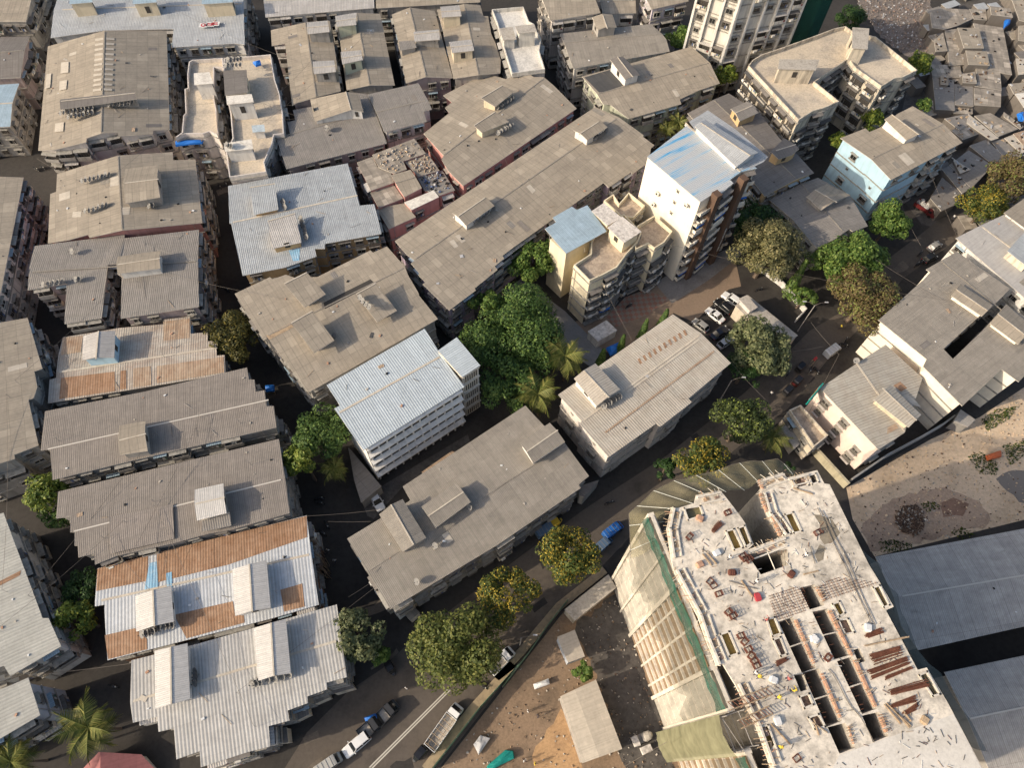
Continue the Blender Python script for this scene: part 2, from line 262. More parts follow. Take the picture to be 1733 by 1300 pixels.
BLD=[
{'n':'apartment_block','l':'tan roofed block cut off by the top left corner of the view','c':'apartment block','z':12,'s':0.09,'r':'asb','w':'grey','st':'chawl','oh':0.5,'p':[(-138.87,154.25),(-119.94,155.39),(-122.96,177.07),(-148.11,175.69)],'R':[(-141.98,162.99),(-120.31,164.88)]},
{'n':'apartment_block','l':'grey gable roofed block with red facade panels on the left edge,second from the top','c':'apartment block','z':11,'s':0.24,'r':'asbd','w':'pinkgrey','st':'chawl','oh':0.5,'p':[(-140.1,152.29),(-119.31,152.91),(-116.62,144.99),(-115.89,137.76),(-132.1,135.35)],'R':[(-133.66,141.5),(-116.64,145.08)]},
{'n':'apartment_block','l':'block with pale blue metal roof on the upper left edge','c':'apartment block','z':9.5,'s':0.12,'r':'bluemetal','w':'grey','st':'chawl','oh':0.5,'p':[(-132.22,134.11),(-116.18,136.61),(-112.77,122.29),(-126.47,120.63)],'R':[(-128.56,126.88),(-113.92,128.93)]},
{'n':'apartment_block','l':'tan roofed block with white grid of big dark windows on the left edge','c':'apartment block','z':12.5,'s':0.09,'r':'asb','w':'white','st':'chawl','oh':0.5,'p':[(-101.64,104.54),(-95.27,75.83),(-93.55,67.09),(-106.52,66.45),(-117.79,103.1)],'R':[(-111.43,103.18),(-102.98,74.03)]},
{'n':'apartment_block','l':'stepped grey roofed block on the left edge beside the rusty roofed building','c':'apartment block','z':12,'s':0.09,'r':'asb','w':'grey','st':'chawl','oh':0.5,'p':[(-101.42,65.83),(-88.6,70.45),(-82.3,60.03),(-83.39,59.33),(-81.83,56.34),(-81.61,54.12),(-82.33,53.71),(-77.72,45.45),(-80.8,43.5),(-80.44,42.79),(-89.94,38.23)],'R':[(-94.05,66.98),(-82.8,41.78)]},
{'n':'apartment_block','l':'pale ribbed metal roofed block with a rust strip in the lower left corner','c':'apartment block','z':11,'s':0.08,'r':'ivorymetal','w':'white','st':'chawl','oh':0.5,'p':[(-79.74,34.12),(-68.1,18.4),(-67.27,18.44),(-64.12,14.59),(-69.59,10.32),(-70.96,11.63),(-78.06,8.51),(-87.15,30.72)],'R':[(-85.01,32.63),(-71.59,9.83)],'sh':[([(-77.15,22.68),(-73.7,25.23),(-73.57,24.47),(-76.88,21.99)],'rust','rusty_sheet')]},
{'n':'apartment_block','l':'pale ribbed roofed block at the lower left edge above the palm','c':'apartment block','z':11,'s':0.08,'r':'ivorymetal','w':'bluegrey','st':'chawl','oh':0.5,'p':[(-76.02,5.91),(-69.39,9.0),(-67.18,10.22),(-63.83,5.49),(-67.98,2.41),(-73.28,-0.88)],'R':[(-72.35,7.51),(-68.82,1.59)]},
{'n':'apartment_block','l':'long grey blue metal roofed block with three blue capped stair heads at the top left','c':'apartment block','z':13,'s':0.08,'r':'greymetal','w':'white','st':'chawl','oh':0.5,'p':[(-115.72,170.4),(-110.88,148.11),(-99.02,151.34),(-83.25,152.8),(-82.23,146.77),(-68.05,148.92),(-65.61,148.65),(-70.66,172.69)],'R':[(-111.57,157.61),(-68.23,162.55)],'b':[([(-107.49,158.33),(-103.13,159.2),(-101.6,156.13),(-106.77,155.06)],16.2,None,'bluemetal','cream'),([(-93.08,159.78),(-88.21,160.37),(-86.73,156.99),(-92.14,155.9)],16.2,None,'bluemetal','cream'),([(-76.81,161.04),(-70.05,161.74),(-69.04,158.01),(-76.16,156.82)],16.2,None,'bluemetal','cream')]},
{'n':'apartment_block','l':'big tan gable roofed block with two columns of pale ventilation slots at the top left','c':'apartment block','z':15,'s':0.195,'r':'asb','w':'whitewarm','st':'chawl','oh':0.5,'p':[(-110.41,145.04),(-96.69,147.67),(-84.56,151.81),(-79.45,134.01),(-75.16,118.89),(-78.12,117.8),(-77.78,116.59),(-83.82,114.31),(-84.3,115.42),(-87.11,114.29),(-90.14,113.44),(-89.88,112.31),(-97.1,111.21),(-100.81,111.66)],'R':[(-96.69,147.67),(-87.1,114.29)],'b':[([(-97.9,122.84),(-82.98,126.03),(-82.04,123.91),(-97.06,120.04)],16.3,[(-97.39,121.97),(-82.64,125.35)],'asbd','grey')],'sh':[([(-98.34,145.2),(-96.22,145.15),(-95.98,144.37),(-98.07,144.36)],'palesheet','translucent_sheet'),([(-97.79,143.37),(-95.71,143.38),(-95.47,142.61),(-97.55,142.6)],'palesheet','translucent_sheet'),([(-97.31,141.63),(-95.22,141.59),(-94.98,140.83),(-97.05,140.81)],'palesheet','translucent_sheet'),([(-96.8,139.9),(-94.7,139.8),(-94.47,139.05),(-96.52,139.03)],'palesheet','translucent_sheet'),([(-96.31,138.13),(-94.25,138.1),(-94.01,137.35),(-96.06,137.33)],'palesheet','translucent_sheet'),([(-95.79,136.38),(-93.75,136.41),(-93.52,135.67),(-95.56,135.64)],'palesheet','translucent_sheet'),([(-95.29,134.71),(-93.25,134.68),(-93.02,133.95),(-95.04,133.92)],'palesheet','translucent_sheet'),([(-94.84,133.05),(-92.79,132.98),(-92.57,132.25),(-94.58,132.22)],'palesheet','translucent_sheet'),([(-94.34,131.35),(-92.32,131.33),(-92.09,130.62),(-94.09,130.58)],'palesheet','translucent_sheet'),([(-93.88,129.68),(-91.88,129.72),(-91.66,129.01),(-93.65,128.97)],'palesheet','translucent_sheet'),([(-93.4,128.07),(-91.4,128.06),(-91.18,127.36),(-93.15,127.32)],'palesheet','translucent_sheet'),([(-95.57,145.11),(-93.94,145.5),(-93.72,144.78),(-95.35,144.39)],'palesheet','translucent_sheet'),([(-95.06,143.34),(-93.42,143.67),(-93.23,143.01),(-94.83,142.58)],'palesheet','translucent_sheet'),([(-94.57,141.53),(-92.96,141.91),(-92.74,141.2),(-94.36,140.83)],'palesheet','translucent_sheet'),([(-94.06,139.75),(-92.47,140.17),(-92.24,139.42),(-93.86,139.11)],'palesheet','translucent_sheet'),([(-93.6,138.03),(-91.99,138.39),(-91.79,137.7),(-93.38,137.35)],'palesheet','translucent_sheet'),([(-93.11,136.34),(-91.5,136.64),(-91.31,136.01),(-92.88,135.61)],'palesheet','translucent_sheet'),([(-92.61,134.62),(-91.02,134.96),(-90.82,134.29),(-92.4,133.95)],'palesheet','translucent_sheet'),([(-92.14,132.9),(-90.58,133.29),(-90.36,132.57),(-91.96,132.29)],'palesheet','translucent_sheet'),([(-91.67,131.26),(-90.1,131.6),(-89.9,130.94),(-91.47,130.6)],'palesheet','translucent_sheet'),([(-91.23,129.63),(-89.65,129.91),(-89.47,129.3),(-91.02,128.93)],'palesheet','translucent_sheet'),([(-90.75,127.98),(-89.19,128.3),(-89.0,127.65),(-90.56,127.33)],'palesheet','translucent_sheet'),([(-104.6,138.41),(-102.67,138.31),(-101.49,134.59),(-103.48,134.7)],'palesheet','pale_sheet'),([(-102.82,132.12),(-100.98,132.19),(-100.17,129.24),(-101.83,129.04)],'palesheet','pale_sheet'),([(-99.22,118.83),(-97.22,118.96),(-96.44,116.15),(-98.5,116.25)],'palesheet','pale_sheet'),([(-107.07,135.1),(-105.9,135.14),(-104.57,130.48),(-105.71,130.19)],'palesheet','pale_sheet')]},
{'n':'apartment_block','l':'tan gable roofed block with a grey shed and dish rows,below the vent slotted roof','c':'apartment block','z':13,'s':0.135,'r':'asb','w':'pink','st':'chawl','oh':0.5,'p':[(-95.55,106.23),(-83.34,110.25),(-73.37,113.25),(-72.59,110.9),(-68.45,111.95),(-62.75,94.62),(-76.52,90.37),(-82.88,88.94),(-83.47,89.73),(-87.01,88.66),(-91.27,88.12),(-95.18,100.81),(-94.06,101.3)],'R':[(-83.34,110.25),(-76.52,90.37)],'b':[([(-79.78,105.35),(-73.56,106.77),(-70.57,97.79),(-76.94,95.94)],15.4,[(-77.89,100.27),(-71.5,101.7)],'asb','grey')],'sh':[([(-88.54,95.7),(-86.7,95.7),(-86.4,94.26),(-88.25,94.3)],'palesheet','pale_sheet'),([(-78.24,96.12),(-76.92,96.61),(-76.45,94.63),(-77.66,94.18)],'palesheet','pale_sheet'),([(-83.16,104.29),(-81.38,104.57),(-80.69,102.03),(-82.46,101.75)],'palesheet','pale_sheet')]},
{'n':'apartment_block','l':'dark grey ribbed roofed block split by a narrow light well on the left','c':'apartment block','z':12,'s':0.07500000000000001,'r':'asbg','w':'pinkgrey','st':'chawl','oh':0.5,'p':[(-93.2,86.98),(-76.9,90.66),(-76.59,89.74),(-62.82,92.59),(-60.57,83.55),(-58.39,74.32),(-71.96,71.19),(-74.14,80.07),(-75.11,80.72),(-75.77,83.02),(-77.46,82.72),(-75.43,71.13),(-81.77,69.58),(-83.86,78.14),(-90.58,76.34),(-91.71,81.05),(-91.93,81.24)],'R':[(-91.39,80.27),(-60.64,84.26)],'b':[([(-75.03,83.41),(-67.45,85.12),(-66.27,80.92),(-73.72,79.28)],14.2,[(-74.07,81.08),(-66.62,82.89)],'asb','white')]},
{'n':'apartment_block','l':'patchy rust and grey metal roofed building with a blue sided roof shed','c':'apartment block','z':9.5,'s':0.06,'r':'wornmetal','w':'grey','st':'chawl','oh':0.5,'p':[(-82.64,68.01),(-72.97,70.49),(-65.12,71.6),(-65.35,72.69),(-60.64,73.55),(-59.51,69.63),(-56.42,70.06),(-55.9,68.05),(-54.4,68.17),(-53.56,65.05),(-52.18,65.24),(-51.25,61.42),(-80.55,54.35),(-81.7,58.91),(-80.63,59.27),(-81.39,62.0),(-81.88,63.68)],'R':[(-80.77,60.34),(-53.4,66.73)],'b':[([(-77.01,66.66),(-71.63,68.01),(-70.15,62.43),(-75.47,61.61)],12.5,[(-74.19,67.46),(-72.8,61.63)],'palemetal','skyblue')],'sh':[([(-65.3,72.21),(-60.61,73.11),(-59.38,68.64),(-64.01,67.84)],'rustlight','rusty_sheet'),([(-79.76,59.31),(-70.83,60.97),(-69.67,57.23),(-78.84,55.24)],'rust','rusty_sheet'),([(-69.78,61.17),(-68.86,61.37),(-67.88,57.71),(-68.93,57.51)],'rust','rusty_sheet'),([(-67.7,61.74),(-64.79,62.35),(-63.72,58.67),(-66.74,58.07)],'rustlight','rusty_sheet'),([(-63.68,62.4),(-52.3,64.85),(-51.51,61.72),(-62.84,59.02)],'rustlight','rusty_sheet'),([(-82.58,67.84),(-79.04,68.49),(-78.17,64.84),(-81.45,64.04)],'rustlight','rusty_sheet')]},
{'n':'apartment_block','l':'long brown ribbed roofed block with a small central shed,above its twin','c':'apartment block','z':12,'s':0.12,'r':'asbr','w':'grey','st':'chawl','oh':0.5,'p':[(-79.17,51.91),(-63.35,56.36),(-46.91,61.88),(-45.94,59.27),(-44.94,59.28),(-44.1,56.7),(-42.63,57.1),(-41.61,53.93),(-40.43,54.05),(-39.38,50.27),(-59.14,44.17),(-61.97,43.28),(-73.42,39.58),(-75.19,44.59),(-76.64,44.35)],'R':[(-76.08,44.43),(-40.95,55.23)],'b':[([(-64.39,48.65),(-60.28,49.54),(-58.42,44.26),(-62.58,43.32)],14.2,[(-63.11,45.66),(-59.17,46.99)],'asb','grey')]},
{'n':'apartment_block','l':'long brown ribbed roofed block with a white topped shed,second of the pair','c':'apartment block','z':12,'s':0.12,'r':'asbr','w':'grey','st':'chawl','oh':0.5,'p':[(-72.07,37.75),(-38.7,48.32),(-36.04,40.99),(-34.45,35.5),(-43.17,32.44),(-46.31,31.75),(-51.31,30.07),(-59.48,27.75),(-62.42,26.3),(-62.98,27.95),(-65.13,27.23),(-65.7,28.98),(-66.18,28.96),(-66.71,30.95),(-67.38,30.97),(-68.32,33.5),(-70.49,33.19)],'R':[(-67.25,30.97),(-36.15,40.88)],'b':[([(-49.15,37.91),(-44.92,39.11),(-43.31,34.27),(-47.59,32.92)],14.4,[(-48.24,35.39),(-43.98,36.6)],'whitemetal','grey'),([(-47.28,33.33),(-43.19,34.62),(-42.67,32.76),(-46.88,31.6)],13.0,[(-47.28,33.33),(-43.19,34.62)],'asbg','grey')],'sh':[([(-61.95,33.54),(-52.68,35.96),(-51.33,30.58),(-60.35,27.92)],'asbr2','roof_sheet')]},
{'n':'apartment_block','l':'white metal roofed block with rust bands and two white ridge sheds','c':'apartment block','z':9.5,'s':0.06,'r':'bluewhitemetal','w':'brick','st':'chawl','oh':0.5,'p':[(-63.04,26.23),(-32.38,35.89),(-30.25,28.93),(-28.15,21.99),(-34.77,19.77),(-57.56,13.07),(-60.01,20.2),(-60.13,20.8),(-61.5,20.52)],'R':[(-61.24,21.27),(-30.34,29.57)],'b':[([(-55.12,21.93),(-52.44,22.77),(-50.16,23.54),(-48.41,18.42),(-53.51,16.85)],11.7,[(-52.44,22.76),(-50.76,17.54)],'whitemetal','white'),([(-41.6,26.37),(-38.96,27.11),(-36.68,27.97),(-34.66,20.9),(-39.64,19.54)],11.7,[(-38.96,27.11),(-37.05,20.11)],'whitemetal','white')],'sh':[([(-63.02,26.19),(-55.86,28.58),(-54.75,24.55),(-62.02,22.76)],'rust','rusty_sheet'),([(-54.63,28.99),(-32.36,35.81),(-31.56,32.28),(-42.9,27.49),(-53.24,24.35)],'rust','rusty_sheet'),([(-58.9,16.48),(-54.77,17.62),(-52.59,16.16),(-52.19,14.76),(-57.48,13.21)],'rust','rusty_sheet'),([(-49.47,19.72),(-41.14,22.01),(-40.37,19.94),(-39.11,20.1),(-38.77,18.99),(-46.85,16.47)],'rust','rusty_sheet'),([(-34.31,23.95),(-31.13,25.01),(-30.23,21.63),(-33.17,20.77)],'rust','rusty_sheet'),([(-55.23,27.3),(-54.21,27.59),(-52.71,23.37),(-54.77,23.07)],'bluestain','blue_sheet'),([(-52.21,25.8),(-51.44,26.07),(-50.65,23.69),(-51.42,23.42)],'bluestain','blue_sheet')]},
{'n':'apartment_block','l':'pale grey ribbed roofed block with stepped ends by the road at the bottom','c':'apartment block','z':9.5,'s':0.06,'r':'palemetal2','w':'grey','st':'chawl','oh':0.5,'p':[(-54.0,13.16),(-44.93,15.77),(-25.39,22.09),(-22.39,11.92),(-25.21,11.09),(-25.01,10.2),(-27.66,9.18),(-27.47,8.31),(-30.15,7.27),(-29.69,5.98),(-32.48,5.19),(-31.8,2.67),(-34.69,1.9),(-40.75,-0.16),(-41.34,1.78),(-44.27,0.69),(-45.53,4.47),(-47.54,3.97),(-48.16,5.86),(-51.33,5.0),(-52.36,7.47)],'R':[(-52.42,7.6),(-24.2,16.91)],'b':[([(-50.09,14.29),(-47.76,14.82),(-45.63,15.5),(-43.41,8.14),(-45.62,7.41),(-47.9,6.74)],11.7,[(-47.71,14.82),(-45.61,7.37)],'whitemetal','white'),([(-36.57,17.9),(-34.02,18.66),(-32.09,19.36),(-30.01,11.95),(-32.18,11.49),(-34.41,10.82)],11.7,[(-34.02,18.66),(-32.17,11.45)],'whitemetal','white')]},
{'n':'apartment_block','l':'leftmost of four narrow tan gable roofs in the upper row','c':'apartment block','z':12.5,'s':0.15000000000000002,'r':'asb','w':'pinkgrey','st':'chawl','oh':0.5,'p':[(-60.92,155.28),(-52.59,156.87),(-47.29,159.17),(-44.62,149.16),(-40.88,133.93),(-45.64,130.7),(-49.93,129.4),(-50.89,128.68),(-56.4,149.89),(-59.61,149.53)],'R':[(-52.59,156.87),(-45.63,130.59)],'b':[([(-51.28,154.07),(-46.63,155.04),(-45.3,150.47),(-50.22,149.35)],15.1,[(-50.61,151.08),(-45.77,152.1)],'palemetal','grey'),([(-47.66,140.14),(-42.83,140.68),(-41.72,136.51),(-46.46,135.51)],15.1,[(-46.92,137.12),(-42.05,138.02)],'palemetal','grey')]},
{'n':'apartment_block','l':'second narrow tan gable roof in the upper row,with two green walled stair heads','c':'apartment block','z':12.5,'s':0.15000000000000002,'r':'asb','w':'grey','st':'chawl','oh':0.5,'p':[(-45.73,159.02),(-40.95,161.18),(-35.44,162.47),(-28.99,136.59),(-34.38,135.24),(-39.59,134.34),(-43.68,151.65),(-43.96,152.25)],'R':[(-40.95,161.18),(-34.38,135.24)],'b':[([(-45.03,156.49),(-40.17,158.17),(-39.42,153.14),(-43.85,152.06)],15.3,[(-44.37,153.52),(-39.6,154.91)],'palemetal','palegreen'),([(-41.76,143.66),(-37.15,144.23),(-36.25,140.49),(-40.62,138.83)],15.3,[(-40.96,140.4),(-36.54,141.73)],'palemetal','palegreen')]},
{'n':'apartment_block','l':'third narrow tan gable roof in the upper row,with a debris littered middle','c':'apartment block','z':12.5,'s':0.18,'r':'asb','w':'pinkgrey','st':'chawl','oh':0.5,'p':[(-32.61,162.3),(-28.28,164.07),(-22.27,164.62),(-16.07,140.13),(-22.16,138.7),(-26.47,137.37),(-30.98,156.28)],'R':[(-28.28,164.07),(-21.97,138.67)],'b':[([(-26.0,152.36),(-20.19,153.49),(-19.67,150.04),(-25.49,148.95)],14.5,[(-25.82,150.85),(-19.96,152.22)],'palemetal','grey'),([(-29.28,149.56),(-25.67,150.16),(-24.88,147.64),(-28.56,146.31)],13.5,None,'asbg','grey')]},
{'n':'apartment_block','l':'fourth narrow tan gable roof in the upper row,beside the white terrace block','c':'apartment block','z':12.5,'s':0.15000000000000002,'r':'asb','w':'grey','st':'chawl','oh':0.5,'p':[(-21.72,165.05),(-11.16,166.92),(-10.17,162.65),(-9.03,162.98),(-7.95,156.02),(-6.67,152.39),(-5.33,146.79),(-5.21,141.92),(-10.09,140.11),(-15.84,139.57),(-17.16,145.32),(-19.73,157.1)],'R':[(-14.9,165.14),(-10.09,140.11)],'b':[([(-20.47,161.8),(-16.0,162.77),(-15.11,158.02),(-19.72,157.29)],15.1,[(-20.08,158.89),(-15.49,159.58)],'palemetal','cream'),([(-17.42,148.67),(-12.39,149.81),(-11.41,145.49),(-16.36,144.38)],15.1,[(-16.81,145.84),(-11.84,146.96)],'palemetal','cream')]},
{'n':'apartment_block','l':'long grey metal roof along the top edge,left half','c':'apartment block','z':12,'s':0.06,'r':'palemetal','w':'white','st':'chawl','oh':0.5,'p':[(-66.39,172.61),(-38.49,174.04),(-37.11,164.56),(-62.97,159.53)],'R':[(-64.46,165.59),(-37.7,169.05)]},
{'n':'apartment_block','l':'long tan roof along the top edge,right half','c':'apartment block','z':12,'s':0.09,'r':'asb','w':'grey','st':'chawl','oh':0.5,'p':[(-37.99,174.47),(-11.62,175.69),(-11.24,168.5),(-36.73,164.58)],'R':[(-37.16,168.44),(-11.42,171.87)]},
{'n':'apartment_block','l':'wide grey tiled looking roof with a big ridge shed,left part','c':'apartment block','z':12,'s':0.09,'r':'asbg','w':'pinkgrey','st':'chawl','oh':0.5,'p':[(-50.65,127.75),(-47.0,128.89),(-37.44,134.09),(-34.86,133.52),(-30.83,123.85),(-28.75,118.62),(-48.81,109.89),(-52.22,118.0),(-49.46,119.02),(-50.98,123.44),(-49.4,124.16)],'R':[(-51.15,118.53),(-32.13,127.83)],'b':[([(-46.75,129.47),(-38.67,130.23),(-35.95,130.5),(-34.14,124.68),(-36.83,124.5),(-44.56,122.5)],14.6,[(-38.67,130.23),(-36.72,124.48)],'asb','white')],'k':1},
{'n':'apartment_block','l':'wide grey tiled looking roof,right part joined to the roof with the big shed','c':'apartment block','z':13,'s':0.09,'r':'asbg','w':'white','st':'chawl','oh':0.5,'p':[(-34.49,132.37),(-23.58,136.7),(-19.7,127.83),(-21.49,126.99),(-20.51,124.27),(-29.35,120.44)],'R':[(-31.74,125.9),(-21.34,130.22)]},
{'n':'apartment_block','l':'blue grey metal roofed block with two sheds and tan walls left of the centre','c':'apartment block','z':12,'s':0.06,'r':'bluegreymetal','w':'tan','st':'chawl','oh':0.5,'p':[(-59.73,104.43),(-36.2,112.0),(-31.95,99.94),(-29.08,100.47),(-26.84,93.17),(-37.52,90.12),(-37.35,88.93),(-39.31,88.82),(-38.72,87.02),(-44.28,84.12),(-51.92,81.81),(-56.56,93.92),(-56.85,93.9)],'R':[(-56.59,94.06),(-32.4,102.57)],'b':[([(-53.77,101.45),(-49.0,102.74),(-47.58,97.1),(-52.17,95.52)],14.2,[(-53.77,101.45),(-49.0,102.74)],'bluegreymetal','tan'),([(-48.37,92.68),(-43.46,94.91),(-41.51,88.89),(-46.72,87.02)],14.4,[(-48.37,92.68),(-43.46,94.91)],'palemetal','tan')],'sh':[([(-44.26,88.08),(-42.2,88.84),(-41.87,85.9),(-42.95,85.65)],'bluestain','blue_sheet')]},
{'n':'shack_block','l':'low pink walled tenement with debris strewn patched roof sheets','c':'apartment block','z':11.3,'s':0,'r':'asbj','w':'pink','st':'chawl','oh':0.15,'p':[(-34.37,112.43),(-31.25,114.31),(-29.81,111.19),(-27.81,112.08),(-25.91,107.1),(-30.4,104.6)]},
{'n':'shack_block','l':'patched sheet roof heaped with splintered boards beside the pink tenement','c':'apartment block','z':11.5,'s':0,'r':'asbj','w':'pink','st':'chawl','oh':0.15,'p':[(-31.36,114.63),(-23.0,119.92),(-20.06,115.59),(-24.63,113.09),(-23.62,110.76),(-26.13,109.34),(-29.56,111.0)],'junk':1},
{'n':'shack_block','l':'patched roof with a rag heap at the back of the pink tenement','c':'apartment block','z':11,'s':0,'r':'asbj','w':'pink','st':'chawl','oh':0.15,'p':[(-24.54,113.49),(-19.87,116.28),(-16.83,111.21),(-21.25,109.3),(-21.92,110.31)],'junk':1},
{'n':'shack_block','l':'dark patched roof with blue tarpaulin heap on a pink walled shack','c':'apartment block','z':10.5,'s':0,'r':'asbg','w':'pink','st':'chawl','oh':0.15,'p':[(-21.78,110.3),(-16.9,111.59),(-16.34,111.83),(-13.26,106.32),(-16.34,104.65),(-19.66,106.02)],'junk':2},
{'n':'shack_block','l':'tan two sheet roof above the row of roof pipes in the pink tenement','c':'apartment block','z':11.9,'s':0.12,'r':'asb','w':'pink','st':'chawl','oh':0.1,'p':[(-26.74,108.86),(-22.84,110.6),(-20.0,105.61),(-23.39,103.04),(-25.36,106.17)],'R':[(-25.55,106.26),(-21.61,108.12)]},
{'n':'shack_block','l':'small dark patched lean-to roof of the pink tenement','c':'apartment block','z':10.6,'s':0,'r':'asbj','w':'pink','st':'chawl','oh':0.1,'p':[(-30.73,104.83),(-25.99,107.02),(-23.72,103.46),(-28.43,100.63)]},
{'n':'shack_block','l':'white flat roof strip with pink windowed wall below','c':'apartment block','z':10.6,'s':0,'r':'whiteroof','w':'pink','st':'chawl','oh':0.05,'p':[(-23.42,102.35),(-17.67,106.01),(-16.39,104.18),(-21.73,100.33)]},
{'n':'shack_block','l':'pink house with square tan roof at the front of the tenement','c':'apartment block','z':10,'s':0,'r':'asb','w':'pink','st':'chawl','oh':0.1,'p':[(-28.91,100.8),(-26.97,101.75),(-23.52,102.66),(-20.74,99.09),(-25.89,95.61)]},
{'n':'apartment_block','l':'tan stepped gable roofed block with two dish lined sheds at the upper centre','c':'apartment block','z':12.5,'s':0.12,'r':'asb','w':'pink','st':'chawl','oh':0.5,'p':[(-17.97,134.91),(-11.26,140.45),(-9.34,140.3),(-6.4,141.45),(-3.89,140.01),(-1.63,141.54),(-1.06,140.14),(1.49,141.58),(2.54,140.32),(4.51,140.33),(7.05,137.84),(12.31,131.59),(-11.55,106.58),(-14.88,110.14),(-16.44,112.99),(-16.13,114.09),(-21.11,121.6),(-16.03,128.44),(-17.14,130.37),(-15.71,132.26)],'R':[(-16.3,113.88),(5.01,139.91)],'b':[([(-10.03,121.1),(-5.71,125.6),(-2.58,123.61),(-8.29,119.62)],14.5,[(-10.03,121.1),(-5.71,125.6)],'asb','cream'),([(-8.97,129.78),(-4.5,134.11),(-1.68,133.18),(-5.81,128.08)],14.5,[(-8.97,129.77),(-4.5,134.11)],'asb','cream')]},
{'n':'apartment_block','l':'very long tan roofed lilac block running diagonally through the centre','c':'apartment block','z':12.5,'s':0.10500000000000001,'r':'asb','w':'lilac','st':'chawl','oh':0.5,'p':[(-23.91,91.11),(-11.21,103.87),(1.22,116.33),(16.37,131.54),(21.37,127.72),(26.76,123.17),(26.54,122.69),(28.98,120.56),(28.14,119.58),(27.6,115.81),(23.72,111.96),(23.54,112.51),(18.6,107.83),(17.64,108.99),(8.16,99.6),(-1.11,90.4),(-2.73,88.7),(-2.39,88.07),(-4.13,86.1),(-3.55,85.37),(-7.7,80.76),(-7.45,80.34),(-12.13,75.53),(-17.48,80.76),(-17.06,81.24),(-18.5,82.75),(-18.3,83.14),(-20.11,85.19),(-19.47,85.9),(-21.14,87.4)],'R':[(-19.92,85.69),(21.37,127.67)],'b':[([(-12.96,96.63),(-7.84,101.84),(-4.74,98.98),(-9.99,93.53)],14.7,[(-11.8,95.22),(-6.64,100.48)],'asb','white'),([(11.12,121.02),(15.08,125.18),(18.54,122.37),(14.09,118.21)],14.7,[(12.31,119.38),(16.55,123.37)],'asb','white')],'sh':[([(-13.21,90.91),(-12.39,91.55),(-11.38,89.99),(-12.1,89.44)],'palesheet','translucent_sheet'),([(-12.14,92.32),(-11.41,92.85),(-10.0,91.42),(-10.76,90.79)],'palesheet','translucent_sheet'),([(1.47,106.09),(2.26,106.79),(3.42,105.3),(2.8,104.42)],'palesheet','translucent_sheet')]},
{'n':'apartment_block','l':'tan slot roofed block with three raised roof plates left of the centre','c':'apartment block','z':12.8,'s':0.07500000000000001,'r':'asb','w':'grey','st':'chawl','oh':0.5,'p':[(-52.2,77.11),(-46.41,81.27),(-45.84,80.69),(-43.52,81.87),(-41.64,81.12),(-37.4,81.37),(-28.25,88.22),(-27.7,87.61),(-25.17,89.26),(-21.08,84.07),(-20.3,82.16),(-18.05,78.48),(-17.85,77.81),(-13.99,73.08),(-35.0,56.91),(-42.89,66.01),(-43.81,67.2),(-44.58,67.01)],'R':[(-44.1,67.37),(-21.06,83.88)],'b':[([(-41.93,76.98),(-38.28,79.74),(-34.47,75.89),(-37.82,72.85)],15.6,[(-41.93,76.97),(-38.28,79.74)],'asb','white'),([(-39.12,68.55),(-35.85,71.26),(-31.48,66.21),(-34.62,63.51)],15.6,[(-39.12,68.55),(-35.85,71.26)],'asb','white'),([(-28.77,75.71),(-25.54,78.32),(-21.35,73.4),(-24.67,70.75)],15.0,[(-28.77,75.71),(-25.54,78.32)],'asb','grey')],'sh':[([(-35.15,75.16),(-27.23,80.89),(-26.36,79.96),(-34.62,73.74)],'darkroom','roof_opening'),([(-44.13,67.54),(-40.32,70.39),(-39.62,69.6),(-43.43,66.71)],'timber','roof_opening')]},  # flat sheets for the roof slots; long one painted with their inner shade
{'n':'school_building','l':'white school block with pale blue ribbed roof and deep banded corridors','c':'school building','z':15,'s':0.05,'r':'schoolmetal','w':'white','st':'school','oh':0.5,'p':[(-31.27,56.92),(-15.81,69.0),(-12.43,63.46),(-8.0,57.58),(-23.52,45.24),(-29.26,52.4),(-28.39,53.02)],'R':[(-28.48,51.5),(-12.41,63.21)],'an':[(-13.0,64.03),(-9.93,66.9),(-5.53,61.35),(-8.45,58.92)]},
{'n':'apartment_block','l':'grey brown roofed block with three ridge sheds beside the main road','c':'apartment block','z':10,'s':0.09,'r':'asbw','w':'grey','st':'chawl','oh':0.5,'p':[(-25.27,32.24),(-15.87,38.96),(-17.43,41.38),(2.47,57.27),(5.67,53.36),(8.24,51.37),(13.35,44.3),(11.63,42.72),(11.96,42.13),(-1.57,31.98),(-17.21,21.59),(-21.23,27.0)],'R':[(-21.26,27.02),(9.93,50.03)],'b':[([(-20.25,35.64),(-18.49,37.14),(-16.8,38.3),(-12.49,32.12),(-14.26,30.8),(-15.9,29.77)],12.2,[(-18.49,37.14),(-14.27,30.83)],'asbw','grey'),([(-13.72,37.24),(-8.51,41.47),(-5.9,38.29),(-11.18,33.81)],12,[(-12.4,35.57),(-7.18,39.73)],'asbw','grey'),([(1.66,48.98),(6.63,52.86),(9.23,49.4),(3.95,45.31)],12,[(2.86,47.17),(7.98,51.32)],'asbw','white')]},
